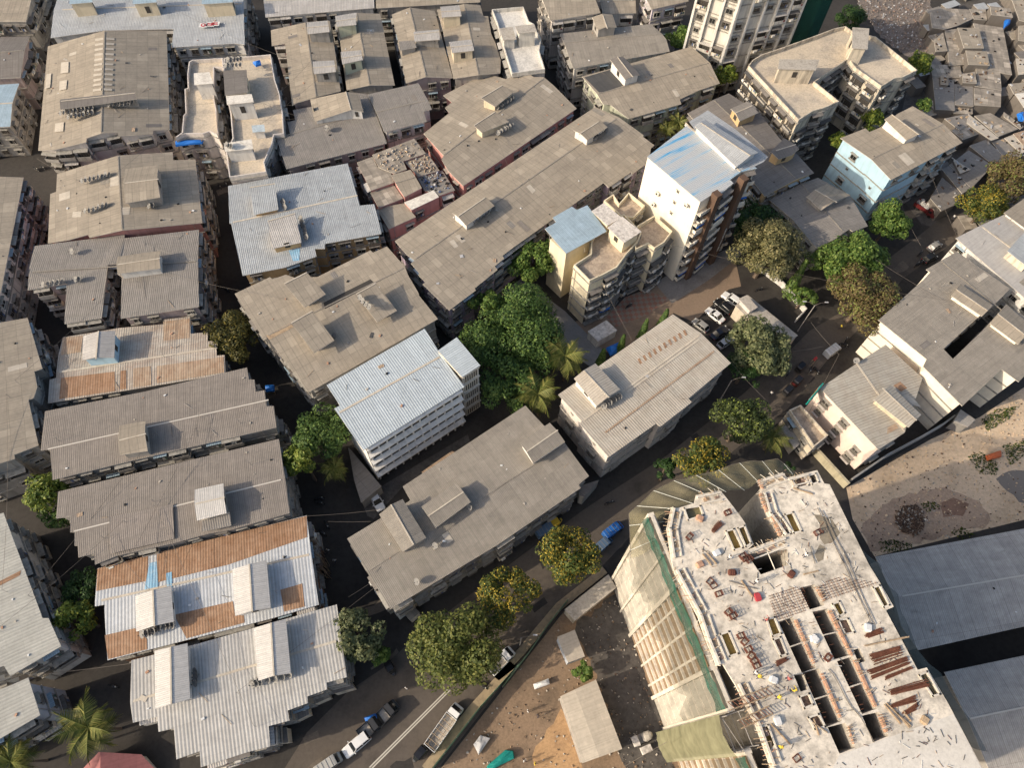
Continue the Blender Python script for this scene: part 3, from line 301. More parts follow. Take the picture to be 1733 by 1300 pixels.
{'n':'apartment_block','l':'cream ribbed roofed block with a long rust line,facing the main road','c':'apartment block','z':11.5,'s':0.07,'r':'creammetal','w':'whitewarm','st':'few','oh':0.5,'p':[(8.13,58.64),(15.44,64.74),(29.54,76.53),(34.15,72.35),(39.19,66.34),(30.89,58.82),(31.41,58.12),(25.59,53.18),(24.94,53.72),(16.51,47.15),(11.7,52.94),(12.11,53.4)],'R':[(12.24,53.4),(34.33,72.07)],'b':[([(10.69,60.71),(14.51,63.96),(18.65,58.92),(14.49,55.47)],13.8,[(12.43,61.98),(16.54,56.91)],'creammetal','white')],'sh':[([(22.35,66.29),(22.76,66.57),(23.13,65.46),(22.72,65.18)],'rust','rusty_sheet'),([(23.29,66.99),(23.7,67.27),(24.07,66.15),(23.66,65.87)],'rust','rusty_sheet'),([(24.24,67.68),(24.65,67.96),(25.01,66.84),(24.6,66.56)],'rust','rusty_sheet'),([(25.19,68.39),(25.6,68.67),(25.96,67.54),(25.55,67.26)],'rust','rusty_sheet'),([(26.14,69.09),(26.56,69.37),(26.92,68.24),(26.5,67.96)],'rust','rusty_sheet'),([(27.1,69.8),(27.52,70.08),(27.88,68.94),(27.46,68.66)],'rust','rusty_sheet'),([(28.07,70.51),(28.49,70.8),(28.84,69.65),(28.42,69.36)],'rust','rusty_sheet'),([(29.04,71.23),(29.46,71.52),(29.81,70.36),(29.39,70.07)],'rust','rusty_sheet'),([(30.02,71.95),(30.44,72.24),(30.78,71.07),(30.36,70.79)],'rust','rusty_sheet'),([(31.0,72.67),(31.42,72.96),(31.76,71.79),(31.34,71.51)],'rust','rusty_sheet'),([(20.02,59.52),(33.74,70.98),(34.01,70.77),(20.29,59.24)],'creamsheet','ridge_sheet'),([(15.96,51.61),(36.28,68.71),(36.45,68.4),(16.23,51.43)],'rustlight','rusty_gutter')]},
{'n':'apartment_block','l':'cream flat terrace block with a white water tank,left half of a pair','c':'apartment block','z':13,'s':0,'r':'flatcream','w':'whitewarm','st':'chawl','oh':0,'p':[(-76.24,140.42),(-75.67,141.13),(-68.92,142.15),(-67.9,138.78),(-70.15,138.85),(-67.7,128.4),(-66.49,125.32),(-64.4,117.32),(-66.23,118.22),(-67.45,117.49),(-71.11,117.31),(-73.1,116.06),(-72.0,117.6),(-73.01,122.92),(-72.72,123.62),(-74.9,131.23),(-74.27,131.63),(-75.48,135.95)],'b':[([(-71.95,132.49),(-68.62,133.03),(-66.92,129.37),(-70.87,128.63)],16.2,None,'whiteroof','white')]},
{'n':'apartment_block','l':'cream flat terrace block with dish rows and a brown shed,right half of a pair','c':'apartment block','z':13,'s':0,'r':'flatcream','w':'whitewarm','st':'chawl','oh':0,'p':[(-68.63,141.98),(-58.28,144.0),(-56.84,139.19),(-55.57,135.17),(-53.78,130.91),(-51.88,124.69),(-50.46,118.35),(-52.47,117.92),(-52.3,114.66),(-52.6,112.72),(-52.94,109.86),(-51.94,107.12),(-59.14,105.25),(-61.4,112.29),(-60.97,116.51),(-63.14,124.11),(-65.33,129.59),(-67.82,137.85)],'b':[([(-66.29,134.76),(-61.2,135.21),(-59.39,127.79),(-64.09,126.67)],15.4,None,'asbd','cream'),([(-63.09,125.06),(-57.82,126.02),(-56.84,123.51),(-62.25,122.38)],16.6,None,'whiteroof','white'),([(-61.03,112.23),(-55.63,113.77),(-54.71,110.97),(-60.28,109.91)],15.4,None,'whiteroof','white'),([(-57.11,119.13),(-54.54,119.59),(-53.89,117.48),(-56.44,117.02)],14.2,None,'watertank','white')]},
{'n':'apartment_block','l':'narrow white terrace block with parapet beside the four gable roofs','c':'apartment block','z':13,'s':0,'r':'flatwhite','w':'whitegrey','st':'chawl','oh':0,'p':[(-8.15,163.72),(-0.49,165.24),(1.02,159.52),(2.26,158.61),(3.07,155.52),(4.01,153.19),(3.61,148.73),(5.0,142.26),(-2.53,140.31),(-5.66,153.6),(-6.61,158.36)],'b':[([(-2.23,153.09),(2.2,154.16),(2.91,151.38),(-1.42,150.44)],16,None,'concrete','whitegrey'),([(-5.89,153.82),(-2.85,154.58),(-1.83,150.06),(-4.91,149.43)],14.8,None,'concrete','whitegrey')]},
{'n':'apartment_block','l':'tan roofed white block at the top edge right of the terrace block','c':'apartment block','z':14,'s':0.045,'r':'asb','w':'whitewarm','st':'chawl','oh':0.5,'p':[(2.83,171.68),(16.03,172.45),(18.29,162.71),(6.14,159.17)],'R':[(2.87,168.23),(17.09,169.06)]},
{'n':'apartment_block','l':'small grey roofed block at the top edge','c':'apartment block','z':11,'s':0.07500000000000001,'r':'asb','w':'white','st':'chawl','oh':0.5,'p':[(18.09,176.46),(27.73,176.94),(27.73,167.89),(19.39,166.91)],'R':[(17.9,171.27),(27.84,172.49)]},
{'n':'apartment_block','l':'tan roofed pinkish block at the top edge left of the tower','c':'apartment block','z':14,'s':0.06,'r':'asb','w':'lilacwhite','st':'chawl','oh':0.5,'p':[(28.37,173.2),(40.18,173.89),(40.07,168.42),(30.8,164.85)],'R':[(28.18,170.34),(40.08,171.03)]},
{'n':'apartment_block','l':'grey tan gable roofed white block in the upper right with one small ridge hood','c':'apartment block','z':12.5,'s':0.09,'r':'asbw','w':'whitegrey','st':'chawl','oh':0.5,'p':[(8.51,156.47),(30.7,161.6),(34.01,155.42),(34.54,151.58),(11.62,144.45),(9.41,152.67)],'R':[(9.33,152.53),(33.16,157.2)],'b':[([(16.03,159.61),(20.96,161.01),(21.82,156.15),(17.2,154.71)],15.1,[(18.58,159.53),(19.46,154.6)],'asb','grey')]},
{'n':'apartment_block','l':'tan gable roofed block with a black sheeted corner and blue painted gable end','c':'apartment block','z':12.5,'s':0.12,'r':'asb','w':'palegreen','st':'chawl','oh':0.5,'p':[(13.6,142.05),(25.66,147.5),(40.08,154.2),(43.5,147.22),(45.33,141.06),(40.21,138.42),(35.67,135.32),(35.95,133.97),(23.82,128.48),(19.7,132.21),(18.11,132.19)],'R':[(16.73,134.88),(43.5,147.22)],'b':[([(19.79,144.3),(22.96,145.33),(26.48,139.59),(22.96,137.53)],14.9,[(21.45,144.77),(24.68,137.92)],'asbd','white')],'sh':[([(14.2,141.6),(20.39,144.71),(22.82,138.16),(18.53,135.77),(17.29,135.6)],'tarp','dark_sheet')]},
{'n':'apartment_block','l':'long dark roofed tan block hidden behind the blue roofed tower','c':'apartment block','z':12,'s':0.12,'r':'asbd','w':'tan','st':'chawl','oh':0.5,'p':[(37.13,131.35),(43.16,135.11),(47.15,138.16),(53.25,132.76),(56.71,124.01),(59.99,118.99),(62.39,114.0),(51.06,107.18),(48.92,111.67),(45.94,116.81)],'R':[(43.16,135.11),(58.09,111.21)],'b':[([(45.83,129.89),(49.79,132.5),(51.82,128.94),(47.35,126.04)],14.4,[(46.46,127.96),(50.52,130.52)],'asbg','tan'),([(52.49,116.54),(56.46,121.49),(58.89,117.93),(57.25,116.35),(54.16,114.88)],14.4,[(53.72,116.88),(58.24,118.96)],'asbd','tan')]},
{'n':'apartment_block','l':'weathered cream concrete block with U shaped flat terrace at the upper right','c':'apartment block','z':15,'s':0,'r':'flatcream','w':'weathered','st':'balcony','oh':0,'p':[(51.15,143.32),(52.49,145.41),(54.76,147.38),(59.55,149.92),(66.56,153.9),(68.68,155.09),(73.46,157.95),(76.42,158.99),(77.74,157.32),(81.4,155.79),(82.83,155.44),(89.8,143.79),(85.88,141.19),(83.93,140.69),(80.27,137.77),(75.67,143.83),(74.72,147.03),(65.49,138.54),(69.74,132.26),(65.72,129.82),(63.55,128.98),(59.75,125.87)],'b':[([(75.48,153.51),(79.31,153.3),(77.3,145.74),(73.82,145.95)],18.4,None,'concrete','weathered'),([(57.0,141.78),(65.97,142.07),(64.55,138.46),(56.1,138.4)],18,None,'concrete','weathered')]},
{'n':'apartment_block','l':'pale blue painted block with tan roof near the top right','c':'apartment block','z':14.5,'s':0.09,'r':'asb','w':'skyblue','st':'few','oh':0.5,'p':[(68.55,122.15),(72.41,124.23),(74.59,125.42),(75.19,124.17),(77.78,125.68),(82.76,130.41),(86.73,133.04),(91.58,126.73),(94.56,121.81),(76.59,110.08),(73.48,115.14)],'R':[(73.5,115.3),(91.69,126.87)],'b':[([(77.72,125.69),(79.26,126.76),(84.41,121.3),(81.1,119.63)],16.5,[(79.26,126.76),(83.66,120.79)],'asb','white')]},
{'n':'apartment_block','l':'small grey tan roofed block between the blue block and the olive tree','c':'apartment block','z':9.5,'s':0.09,'r':'asbg','w':'whitegrey','st':'chawl','oh':0.5,'p':[(52.87,108.58),(64.35,115.03),(70.39,110.75),(72.36,101.89),(68.62,99.91),(68.13,100.46),(64.7,97.79),(60.69,95.51),(56.86,103.24)],'R':[(59.78,113.43),(66.57,99.67)],'b':[([(60.01,107.93),(65.23,112.16),(69.85,109.38),(62.59,104.44)],11.1,[(61.87,109.38),(65.84,106.06)],'asb','grey')]},
{'n':'apartment_block','l':'cream yellow block with open terrace and blue sheet roof at the centre','c':'apartment block','z':14.3,'s':0,'r':'flatbrown','w':'yellow','st':'balcony','oh':0,'p':[(10.83,84.77),(14.12,87.61),(14.31,90.96),(16.38,95.22),(20.89,97.87),(24.14,93.48),(23.32,91.07),(20.88,87.78),(18.95,84.57),(16.44,82.79),(13.75,81.16)],'b':[([(17.07,91.9),(20.01,94.85),(23.5,91.18),(20.05,88.28)],16.9,None,'whitestain','yellow'),([(14.19,96.3),(16.66,98.55),(19.96,94.91),(17.15,92.7)],16.5,None,'whitestain','yellow')],'wing':[(6.34,90.89),(11.3,95.9),(14.69,92.15),(9.4,87.4)],'sheet':[(5.21,91.86),(7.36,93.58),(6.67,94.75),(10.47,97.81),(11.38,96.93),(13.48,98.26),(17.08,91.96),(9.25,86.14)]},
{'n':'apartment_block','l':'cream terrace with parapet behind the yellow block,left portion','c':'apartment block','z':14,'s':0,'r':'flatbrown','w':'yellow','st':'chawl','oh':0,'p':[(17.08,101.56),(19.05,103.4),(20.13,100.92),(22.18,104.03),(25.31,100.53),(22.78,97.31),(20.46,97.51)]},
{'n':'apartment_block','l':'cream terrace with parapet behind the yellow block,beside the tower','c':'apartment block','z':14,'s':0,'r':'flatbrown','w':'yellow','st':'balcony','oh':0,'p':[(23.37,95.21),(27.03,98.13),(30.23,94.17),(28.4,91.27),(26.47,89.72),(25.29,90.83),(22.81,89.26),(22.48,91.59)]},
{'n':'apartment_tower','l':'tall cream tower with blue streaked metal roof and brown fins','c':'apartment tower','z':24,'s':0.03,'r':'towermetal','w':'ivory','st':'tower','oh':0.1,'p':[(24.09,103.76),(32.44,112.44),(33.97,110.94),(44.63,101.52),(41.47,100.39),(39.13,98.34),(39.66,97.51),(36.85,94.66),(36.18,95.2),(33.14,92.71)],'R':[(32.44,112.44),(41.45,100.24)],'b':[([(33.33,110.43),(35.53,112.54),(44.78,104.24),(40.21,100.43)],25.8,[(34.52,111.09),(42.91,102.68)],'greymetal','white')],'sh':[([(32.87,113.45),(36.97,117.1),(41.69,112.2),(47.17,104.75),(45.95,103.13),(43.33,101.43),(33.95,110.78)],'greymetal','lower_roof_sheet')]},
{'n':'apartment_block','l':'pale grey roofed block at the right edge below the yellow flowering tree','c':'apartment block','z':11,'s':0.04,'r':'lightgrey','w':'white','st':'chawl','oh':0.5,'p':[(88.41,97.87),(100.62,104.89),(107.13,96.79),(100.5,76.95),(97.68,83.63)],'R':[(94.32,101.09),(104.15,88.56)],'b':[([(96.01,93.15),(101.0,98.16),(105.07,94.94),(98.9,89.21)],12.8,None,'bluegreymetal','weathered')]},
{'n':'apartment_block','l':'tan roofed block cut off by the right edge','c':'apartment block','z':11.5,'s':0.06,'r':'asb','w':'white','st':'chawl','oh':0.5,'p':[(99.67,104.46),(106.83,110.08),(111.41,105.12),(107.38,94.54),(105.17,97.25)],'R':[(99.67,104.46),(107.38,94.54)]},
{'n':'apartment_block','l':'grey tan roofed cream block with a dark light well on the right','c':'apartment block','z':11.5,'s':0.008,'r':'asbw','w':'ivory','st':'bands','oh':0.5,'p':[(67.86,76.66),(78.77,86.53),(80.42,88.29),(79.76,88.96),(87.09,93.73),(94.95,84.98),(90.54,80.91),(85.79,77.17),(78.41,70.71),(79.57,68.66),(87.2,75.47),(93.01,81.2),(98.28,75.58),(96.43,70.05),(90.09,64.27),(87.78,66.76),(78.63,59.01),(73.75,66.83),(74.76,68.41)],'R':[(83.17,91.29),(97.39,72.09)],'b':[([(82.25,82.05),(85.01,85.06),(89.73,80.26),(86.76,77.51)],12.8,[(83.33,83.29),(87.89,78.62)],'asb','ivory'),([(87.91,76.09),(92.68,80.91),(95.97,75.83),(91.72,71.69)],12.8,[(89.6,77.99),(93.34,73.3)],'asb','ivory')]},
{'n':'clinic_building','l':'pale pink block with ribbed grey roof,sunlit windows and a teal signboard','c':'building','z':9.8,'s':0.04,'r':'ribgrey','w':'blush','st':'plainwin','oh':0.15,'p':[(55.21,62.69),(69.14,72.46),(74.33,65.59),(68.2,54.23),(63.06,50.91)],'R':[(62.66,68.1),(68.31,54.24)],'b':[([(63.45,59.87),(67.1,62.89),(71.05,57.09),(68.24,54.55)],11.6,[(65.2,61.92),(69.73,55.74)],'ribgrey','cream')],'sh':[([(68.45,63.63),(69.95,64.52),(70.92,63.26),(69.54,62.39)],'rust','rusty_sheet'),([(70.59,61.93),(71.69,60.83),(72.49,59.47),(71.39,59.66),(69.51,61.35)],'palesheet','pale_sheet'),([(65.47,55.14),(66.95,55.9),(67.3,55.06),(65.08,53.8)],'rustlight','rusty_sheet')]},
{'n':'annex','l':'low two storey annex with flat stained roof in front of the pink clinic','c':'annex','z':6,'s':0,'r':'flatbrown','w':'weathered','st':'chawl','oh':0,'p':[(50.52,59.91),(52.79,61.04),(56.68,55.06),(53.77,52.72)]},
{'n':'warehouse','l':'long dark grey shed roof in shade at the right,upper of two','c':'warehouse','z':8,'s':0.18,'r':'asbs','w':'grey','st':'blank','oh':0.5,'p':[(59.92,33.1),(85.94,38.77),(110.66,44.36),(103.79,28.27),(63.5,18.87),(61.31,22.24)],'R':[(61.47,26.49),(105.68,35.13)]},
{'n':'warehouse','l':'long dark grey shed roof in shade at the right,lower of two','c':'warehouse','z':8,'s':0.18,'r':'asbs','w':'grey','st':'blank','oh':0.5,'p':[(66.5,15.82),(79.4,18.6),(101.9,23.52),(94.06,2.54),(71.11,0.02),(69.36,3.24),(67.47,9.57)],'R':[(67.44,9.35),(97.7,15.72)]},
{'n':'clubhouse','l':'low long flat roofed block beside the parked cars','c':'building','z':4,'s':0,'r':'concrete','w':'weathered','st':'blank','oh':0.1,'p':[(44.24,84.17),(47.09,86.89),(55.69,77.48),(54.17,76.2),(54.6,77.1),(47.47,79.71)],'b':[([(44.5,84.67),(46.25,85.68),(48.04,82.74),(46.47,81.65)],5.6,None,'concrete','white')]},
{'n':'guard_cabin','l':'white flat roofed cabin with a hatch beside the yellow block','c':'cabin','z':2.6,'s':0,'r':'whitestain','w':'white','st':'blank','oh':0.1,'p':[(14.59,77.63),(18.41,80.48),(20.51,78.14),(16.57,75.33)]},
{'n':'site_office','l':'beige ribbed container office in the construction yard','c':'site office','z':4,'s':0.06,'r':'palesheet','w':'grey','st':'blank','oh':0.1,'p':[(8.94,10.85),(14.39,13.38),(17.99,4.09),(12.1,2.05)],'R':[(11.12,12.0),(14.54,3.13)]},
{'n':'site_shed','l':'small beige lean-to shed beside the bush in the yard','c':'shed','z':3.5,'s':0.08,'r':'palesheet','w':'bluegrey','st':'blank','oh':0.1,'p':[(8.5,19.47),(11.29,20.67),(12.83,16.74),(10.19,15.71)],'R':[(8.5,19.47),(10.19,15.71)]},
{'n':'site_shed','l':'long plain beige slab roofed shelter behind the site fence','c':'shed','z':3.2,'s':0,'r':'concrete','w':'weathered','st':'blank','oh':0.1,'p':[(9.7,23.76),(16.95,29.65),(18.15,27.53),(11.31,22.07)]},
{'n':'hut','l':'small hut with pink pitched roof in the bottom left corner','c':'hut','z':3.5,'s':0.3,'r':'pinkroof','w':'white','st':'blank','oh':0.2,'p':[(-59.82,-0.83),(-57.86,1.31),(-52.33,1.22),(-49.97,-0.62),(-49.68,-2.4),(-60.0,-2.71)],'R':[(-57.51,1.02),(-56.38,-2.59)]},
{'n':'apartment_block','l':'grey shed roofed annex at the foot of the roadside block','c':'annex','z':4,'s':0,'r':'asbd','w':'grey','st':'blank','oh':0.05,'p':[(12.19,44.5),(15.77,45.8),(13.11,42.54),(12.3,42.79)]},
{'n':'apartment_tower','l':'very tall white ribbed tower cut off by the top edge','c':'apartment tower','z':30,'s':0,'r':'concrete','w':'whitegrey','st':'ribtower','oh':0,'p':[(39.05,156.41),(47.51,152.15),(63.8,157.9),(56.27,163.74)]},
{'n':'netted_building','l':'green netted tower at the top edge beside the white tower','c':'building','z':26,'s':0,'r':'concrete','w':'greennet','st':'blank','oh':0,'p':[(66.34,163.3),(69.8,162.36),(74.64,167.73),(70.39,170.54)]},
{'n':'lean_to','l':'dusty lean-to roof at the right step of the pale stepped roof','c':'lean-to','z':3,'s':0,'r':'asbd','w':'weathered','st':'blank','oh':0.1,'p':[(-26.47,11.53),(-23.37,12.41),(-22.23,11.12),(-25.3,10.14)]},
{'n':'lean_to','l':'broken lean-to shelter beside the dusty lean-to at the roadside','c':'lean-to','z':2.8,'s':0,'r':'asbj','w':'weathered','st':'blank','oh':0.1,'p':[(-29.15,9.49),(-26.46,10.45),(-25.75,9.71),(-28.5,8.43)]},
{'n':'lean_to','l':'middle lean-to among the junk by the stepped pale roof','c':'lean-to','z':2.8,'s':0,'r':'asbg','w':'weathered','st':'blank','oh':0.1,'p':[(-31.55,7.69),(-29.12,8.62),(-28.53,7.25),(-30.68,6.12)]},
{'n':'lean_to','l':'last lean-to before the bottom edge by the stepped pale roof','c':'lean-to','z':3,'s':0,'r':'asbd','w':'weathered','st':'blank','oh':0.1,'p':[(-33.93,5.17),(-31.55,5.45),(-30.94,3.4),(-33.28,3.01)]},
{'n':'lean_to','l':'grey sheet shelter at the foot of the white school','c':'lean-to','z':3.4,'s':0,'r':'asbd','w':'grey','st':'blank','oh':0.1,'p':[(-28.75,50.61),(-22.01,43.45),(-25.13,40.35),(-26.91,44.43)]},
{'n':'lean_to','l':'long narrow orange brown shed roof in the school yard','c':'lean-to','z':2.6,'s':0,'r':'rustlight','w':'grey','st':'blank','oh':0.1,'p':[(-15.43,46.65),(-10.34,50.97),(-9.51,50.48),(-14.42,46.15)]},
{'n':'lean_to','l':'small grey sheet roof left of the clinic annex','c':'lean-to','z':3,'s':0,'r':'asbs','w':'grey','st':'blank','oh':0.1,'p':[(49.73,57.74),(51.28,58.44),(53.48,55.2),(51.51,53.57)]},
{'n':'lean_to','l':'grey lean-to roof at the corner of the dirt lot','c':'lean-to','z':3,'s':0,'r':'asbs','w':'grey','st':'blank','oh':0.1,'p':[(82.15,60.3),(84.16,62.82),(86.37,60.79),(84.47,59.19)]},
{'n':'lean_to','l':'white flat lean-to at the low corner of the grey brown roof','c':'lean-to','z':3.5,'s':0,'r':'whiteroof','w':'white','st':'blank','oh':0.1,'p':[(-17.76,22.76),(-15.25,24.68),(-14.36,23.85),(-16.89,21.7)]},
{'n':'lean_to','l':'patched hut beside the white lean-to','c':'lean-to','z':2.6,'s':0,'r':'asbj','w':'weathered','st':'blank','oh':0.1,'p':[(-15.8,22.15),(-14.41,23.42),(-13.45,22.6),(-14.84,21.34)]},
{'n':'shack','l':'broad dark stained roof at the back of the slum under the demolished plot','c':'shack','z':3.8,'s':0,'r':'asbj','w':'shackwall','st':'blank','oh':0.05,'p':[(108.67,183.25),(112.5,185.25),(119.81,185.07),(119.67,181.13),(114.62,177.76),(110.78,176.02),(107.57,176.6)],'g':'shack roofs of the crowded slum at the upper right'},
{'n':'shack','l':'small grey roof beside the blue tarpaulin corner of the slum','c':'shack','z':3.8,'s':0,'r':'asbj','w':'shackwall','st':'blank','oh':0.05,'p':[(119.87,185.27),(124.31,185.33),(123.33,180.76),(119.87,180.95)],'g':'shack roofs of the crowded slum at the upper right'},
{'n':'shack','l':'pale raised roof on white posts near the top of the slum','c':'shack','z':5.3,'s':0,'r':'asbj','w':'shackwall','st':'blank','oh':0.05,'p':[(124.29,184.6),(129.49,183.72),(129.06,179.99),(123.54,180.84)],'g':'shack roofs of the crowded slum at the upper right'},
{'n':'shack','l':'upper of two raised tan roof sheets in the slum','c':'shack','z':5.3,'s':0,'r':'asb','w':'shackwall','st':'blank','oh':0.05,'p':[(112.93,174.7),(118.54,174.82),(117.46,166.66),(112.27,166.37)],'g':'shack roofs of the crowded slum at the upper right'},
{'n':'shack','l':'lower of two raised tan roof sheets in the slum','c':'shack','z':5.1,'s':0,'r':'asb','w':'shackwall','st':'blank','oh':0.05,'p':[(112.68,165.77),(118.0,165.7),(117.18,160.18),(111.82,160.24)],'g':'shack roofs of the crowded slum at the upper right'},
{'n':'shack','l':'wide brown grey roof under the two raised sheets','c':'shack','z':3.8,'s':0,'r':'asbj','w':'shackwall','st':'blank','oh':0.05,'p':[(119.11,179.16),(126.64,177.67),(123.1,158.58),(114.37,160.89),(115.02,168.07),(119.0,168.84)],'g':'shack roofs of the crowded slum at the upper right'},
{'n':'shack','l':'small pale pitched roof on the left edge of the slum','c':'shack','z':4.0,'s':0,'r':'asb','w':'shackwall','st':'blank','oh':0.05,'p':[(106.5,170.99),(109.8,174.54),(108.96,166.92),(105.78,166.38)],'g':'shack roofs of the crowded slum at the upper right'},
{'n':'shack','l':'dusty roof between the pale pitched roof and the raised sheets','c':'shack','z':3.5999999999999996,'s':0,'r':'asbj','w':'shackwall','st':'blank','oh':0.05,'p':[(110.87,175.93),(114.5,176.9),(113.94,168.84),(113.33,162.51),(108.2,161.53),(109.34,167.49)],'g':'shack roofs of the crowded slum at the upper right'},
{'n':'shack','l':'tiny square dark roof hatch shack on the left of the slum','c':'shack','z':4.6,'s':0,'r':'asb','w':'shackwall','st':'blank','oh':0.05,'p':[(104.1,156.35),(106.01,156.28),(105.09,152.84),(103.24,153.08)],'g':'shack roofs of the crowded slum at the upper right'},
{'n':'shack','l':'raised sooty square roof in the middle of the slum','c':'shack','z':4.8,'s':0,'r':'asbj','w':'shackwall','st':'blank','oh':0.05,'p':[(109.46,156.88),(112.94,157.93),(112.22,153.47),(108.78,153.62)],'g':'shack roofs of the crowded slum at the upper right'},
{'n':'shack','l':'grey roof right of the sooty square roof','c':'shack','z':4.0,'s':0,'r':'asbj','w':'shackwall','st':'blank','oh':0.05,'p':[(114.41,160.63),(120.08,158.84),(118.43,152.3),(112.02,153.47),(113.27,155.05)],'g':'shack roofs of the crowded slum at the upper right'},
{'n':'shack','l':'dark roof at the lower left of the upper slum block','c':'shack','z':3.8,'s':0,'r':'asbg','w':'shackwall','st':'blank','oh':0.05,'p':[(102.52,156.45),(107.66,155.7),(104.88,144.64),(100.27,144.72)],'g':'shack roofs of the crowded slum at the upper right'},
{'n':'shack','l':'dark roof in the middle of the lower edge of the upper slum block','c':'shack','z':3.8,'s':0,'r':'asbg','w':'shackwall','st':'blank','oh':0.05,'p':[(107.4,154.32),(111.92,153.89),(109.88,146.34),(105.53,146.61)],'g':'shack roofs of the crowded slum at the upper right'},
{'n':'shack','l':'stained roof at the lower right of the upper slum block','c':'shack','z':4.0,'s':0,'r':'asbj','w':'shackwall','st':'blank','oh':0.05,'p':[(111.76,152.95),(118.27,152.12),(116.38,146.28),(110.06,146.6)],'g':'shack roofs of the crowded slum at the upper right'},
{'n':'shack','l':'shaded roof below the dusty roof on the left','c':'shack','z':3.3,'s':0,'r':'asbj','w':'shackwall','st':'blank','oh':0.05,'p':[(103.62,162.39),(111.31,162.1),(110.5,157.52),(103.07,157.13)],'g':'shack roofs of the crowded slum at the upper right'},
{'n':'shack','l':'low lean-to strip under the dark middle roof','c':'shack','z':3.0,'s':0,'r':'asbj','w':'shackwall','st':'blank','oh':0.05,'p':[(105.6,147.25),(110.53,147.35),(109.62,144.55),(104.89,144.63)],'g':'shack roofs of the crowded slum at the upper right'},
{'n':'shack','l':'dark roof with pale edge beside the blue block','c':'shack','z':3.8,'s':0,'r':'asbg','w':'shackwall','st':'blank','oh':0.05,'p':[(101.54,141.6),(107.91,143.67),(107.01,139.69),(104.07,137.68)],'g':'shack roofs of the crowded slum at the upper right'},
{'n':'shack','l':'roof daubed with red paint beside the blue block','c':'shack','z':3.5999999999999996,'s':0,'r':'asbj','w':'shackwall','st':'blank','oh':0.05,'p':[(102.27,137.81),(107.33,140.4),(109.24,137.24),(104.22,134.7)],'g':'shack roofs of the crowded slum at the upper right'},
{'n':'shack','l':'long pale plastic sheet roof crossing the slum','c':'shack','z':4.0,'s':0,'r':'palesheet','w':'shackwall','st':'blank','oh':0.05,'p':[(107.68,143.26),(112.61,135.28),(110.49,134.27),(106.34,140.04)],'g':'shack roofs of the crowded slum at the upper right'},
{'n':'shack','l':'tan roof weighted with stones right of the pale plastic sheet','c':'shack','z':3.8,'s':0,'r':'asbj','w':'shackwall','st':'blank','oh':0.05,'p':[(109.13,142.94),(113.32,144.11),(118.48,138.87),(112.84,135.97)],'g':'shack roofs of the crowded slum at the upper right'},
{'n':'shack','l':'dark roof with a red tarpaulin scrap near the brown tree','c':'shack','z':3.3999999999999995,'s':0,'r':'asbg','w':'shackwall','st':'blank','oh':0.05,'p':[(105.36,133.02),(110.11,135.37),(113.38,127.22),(108.92,123.56),(109.12,127.01)],'g':'shack roofs of the crowded slum at the upper right'},
{'n':'shack','l':'grey roof with a red streak below the pale plastic sheet','c':'shack','z':3.5999999999999996,'s':0,'r':'asbg','w':'shackwall','st':'blank','oh':0.05,'p':[(98.74,126.29),(104.54,131.26),(108.84,126.5),(101.72,119.09)],'g':'shack roofs of the crowded slum at the upper right'},
{'n':'shack','l':'small light stepped sheet on a dark slum roof','c':'shack','z':4.2,'s':0,'r':'palesheet','w':'shackwall','st':'blank','oh':0.05,'p':[(99.44,128.16),(101.29,125.79),(102.78,124.43),(99.97,122.88)],'g':'shack roofs of the crowded slum at the upper right'},
{'n':'shack','l':'narrow dark roof beside the stepped sheet','c':'shack','z':3.5999999999999996,'s':0,'r':'asbg','w':'shackwall','st':'blank','oh':0.05,'p':[(96.67,124.75),(98.67,126.0),(101.62,119.09),(99.19,117.32)],'g':'shack roofs of the crowded slum at the upper right'},
{'n':'shack','l':'torn dark roof next to the truck of sacks','c':'shack','z':3.3999999999999995,'s':0,'r':'asbd','w':'shackwall','st':'blank','oh':0.05,'p':[(91.78,115.8),(96.15,122.38),(99.36,117.52),(96.91,114.15),(93.24,112.11)],'g':'shack roofs of the crowded slum at the upper right'},
{'n':'shack','l':'short pale sheet roof near the right edge of the slum','c':'shack','z':3.5999999999999996,'s':0,'r':'palesheet','w':'shackwall','st':'blank','oh':0.05,'p':[(114.31,135.81),(116.62,137.0),(118.56,131.96),(116.66,130.68)],'g':'shack roofs of the crowded slum at the upper right'},
{'n':'shack','l':'rusty pink roof at the right edge of the slum','c':'shack','z':3.8,'s':0,'r':'rustlight','w':'shackwall','st':'blank','oh':0.05,'p':[(116.62,137.08),(120.64,138.82),(120.24,133.62),(118.23,132.02)],'g':'shack roofs of the crowded slum at the upper right'},
{'n':'shack','l':'blackened roof between the two pale sheets','c':'shack','z':3.2,'s':0,'r':'asbg','w':'shackwall','st':'blank','oh':0.05,'p':[(111.21,135.04),(114.55,136.12),(117.09,130.54),(113.36,127.42)],'g':'shack roofs of the crowded slum at the upper right'},
{'n':'shack','l':'dark lean-to beside the blue tarpaulin on the right edge','c':'shack','z':3.3999999999999995,'s':0,'r':'asbj','w':'shackwall','st':'blank','oh':0.05,'p':[(117.17,145.1),(120.47,140.21),(119.28,139.21),(116.67,143.48)],'g':'shack roofs of the crowded slum at the upper right'},
{'n':'shack','l':'tan roof beside the turquoise wall on the right edge','c':'shack','z':3.8,'s':0,'r':'asb','w':'shackwall','st':'blank','oh':0.05,'p':[(121.1,155.05),(125.93,155.98),(125.18,152.23),(121.31,151.37)],'g':'shack roofs of the crowded slum at the upper right'},
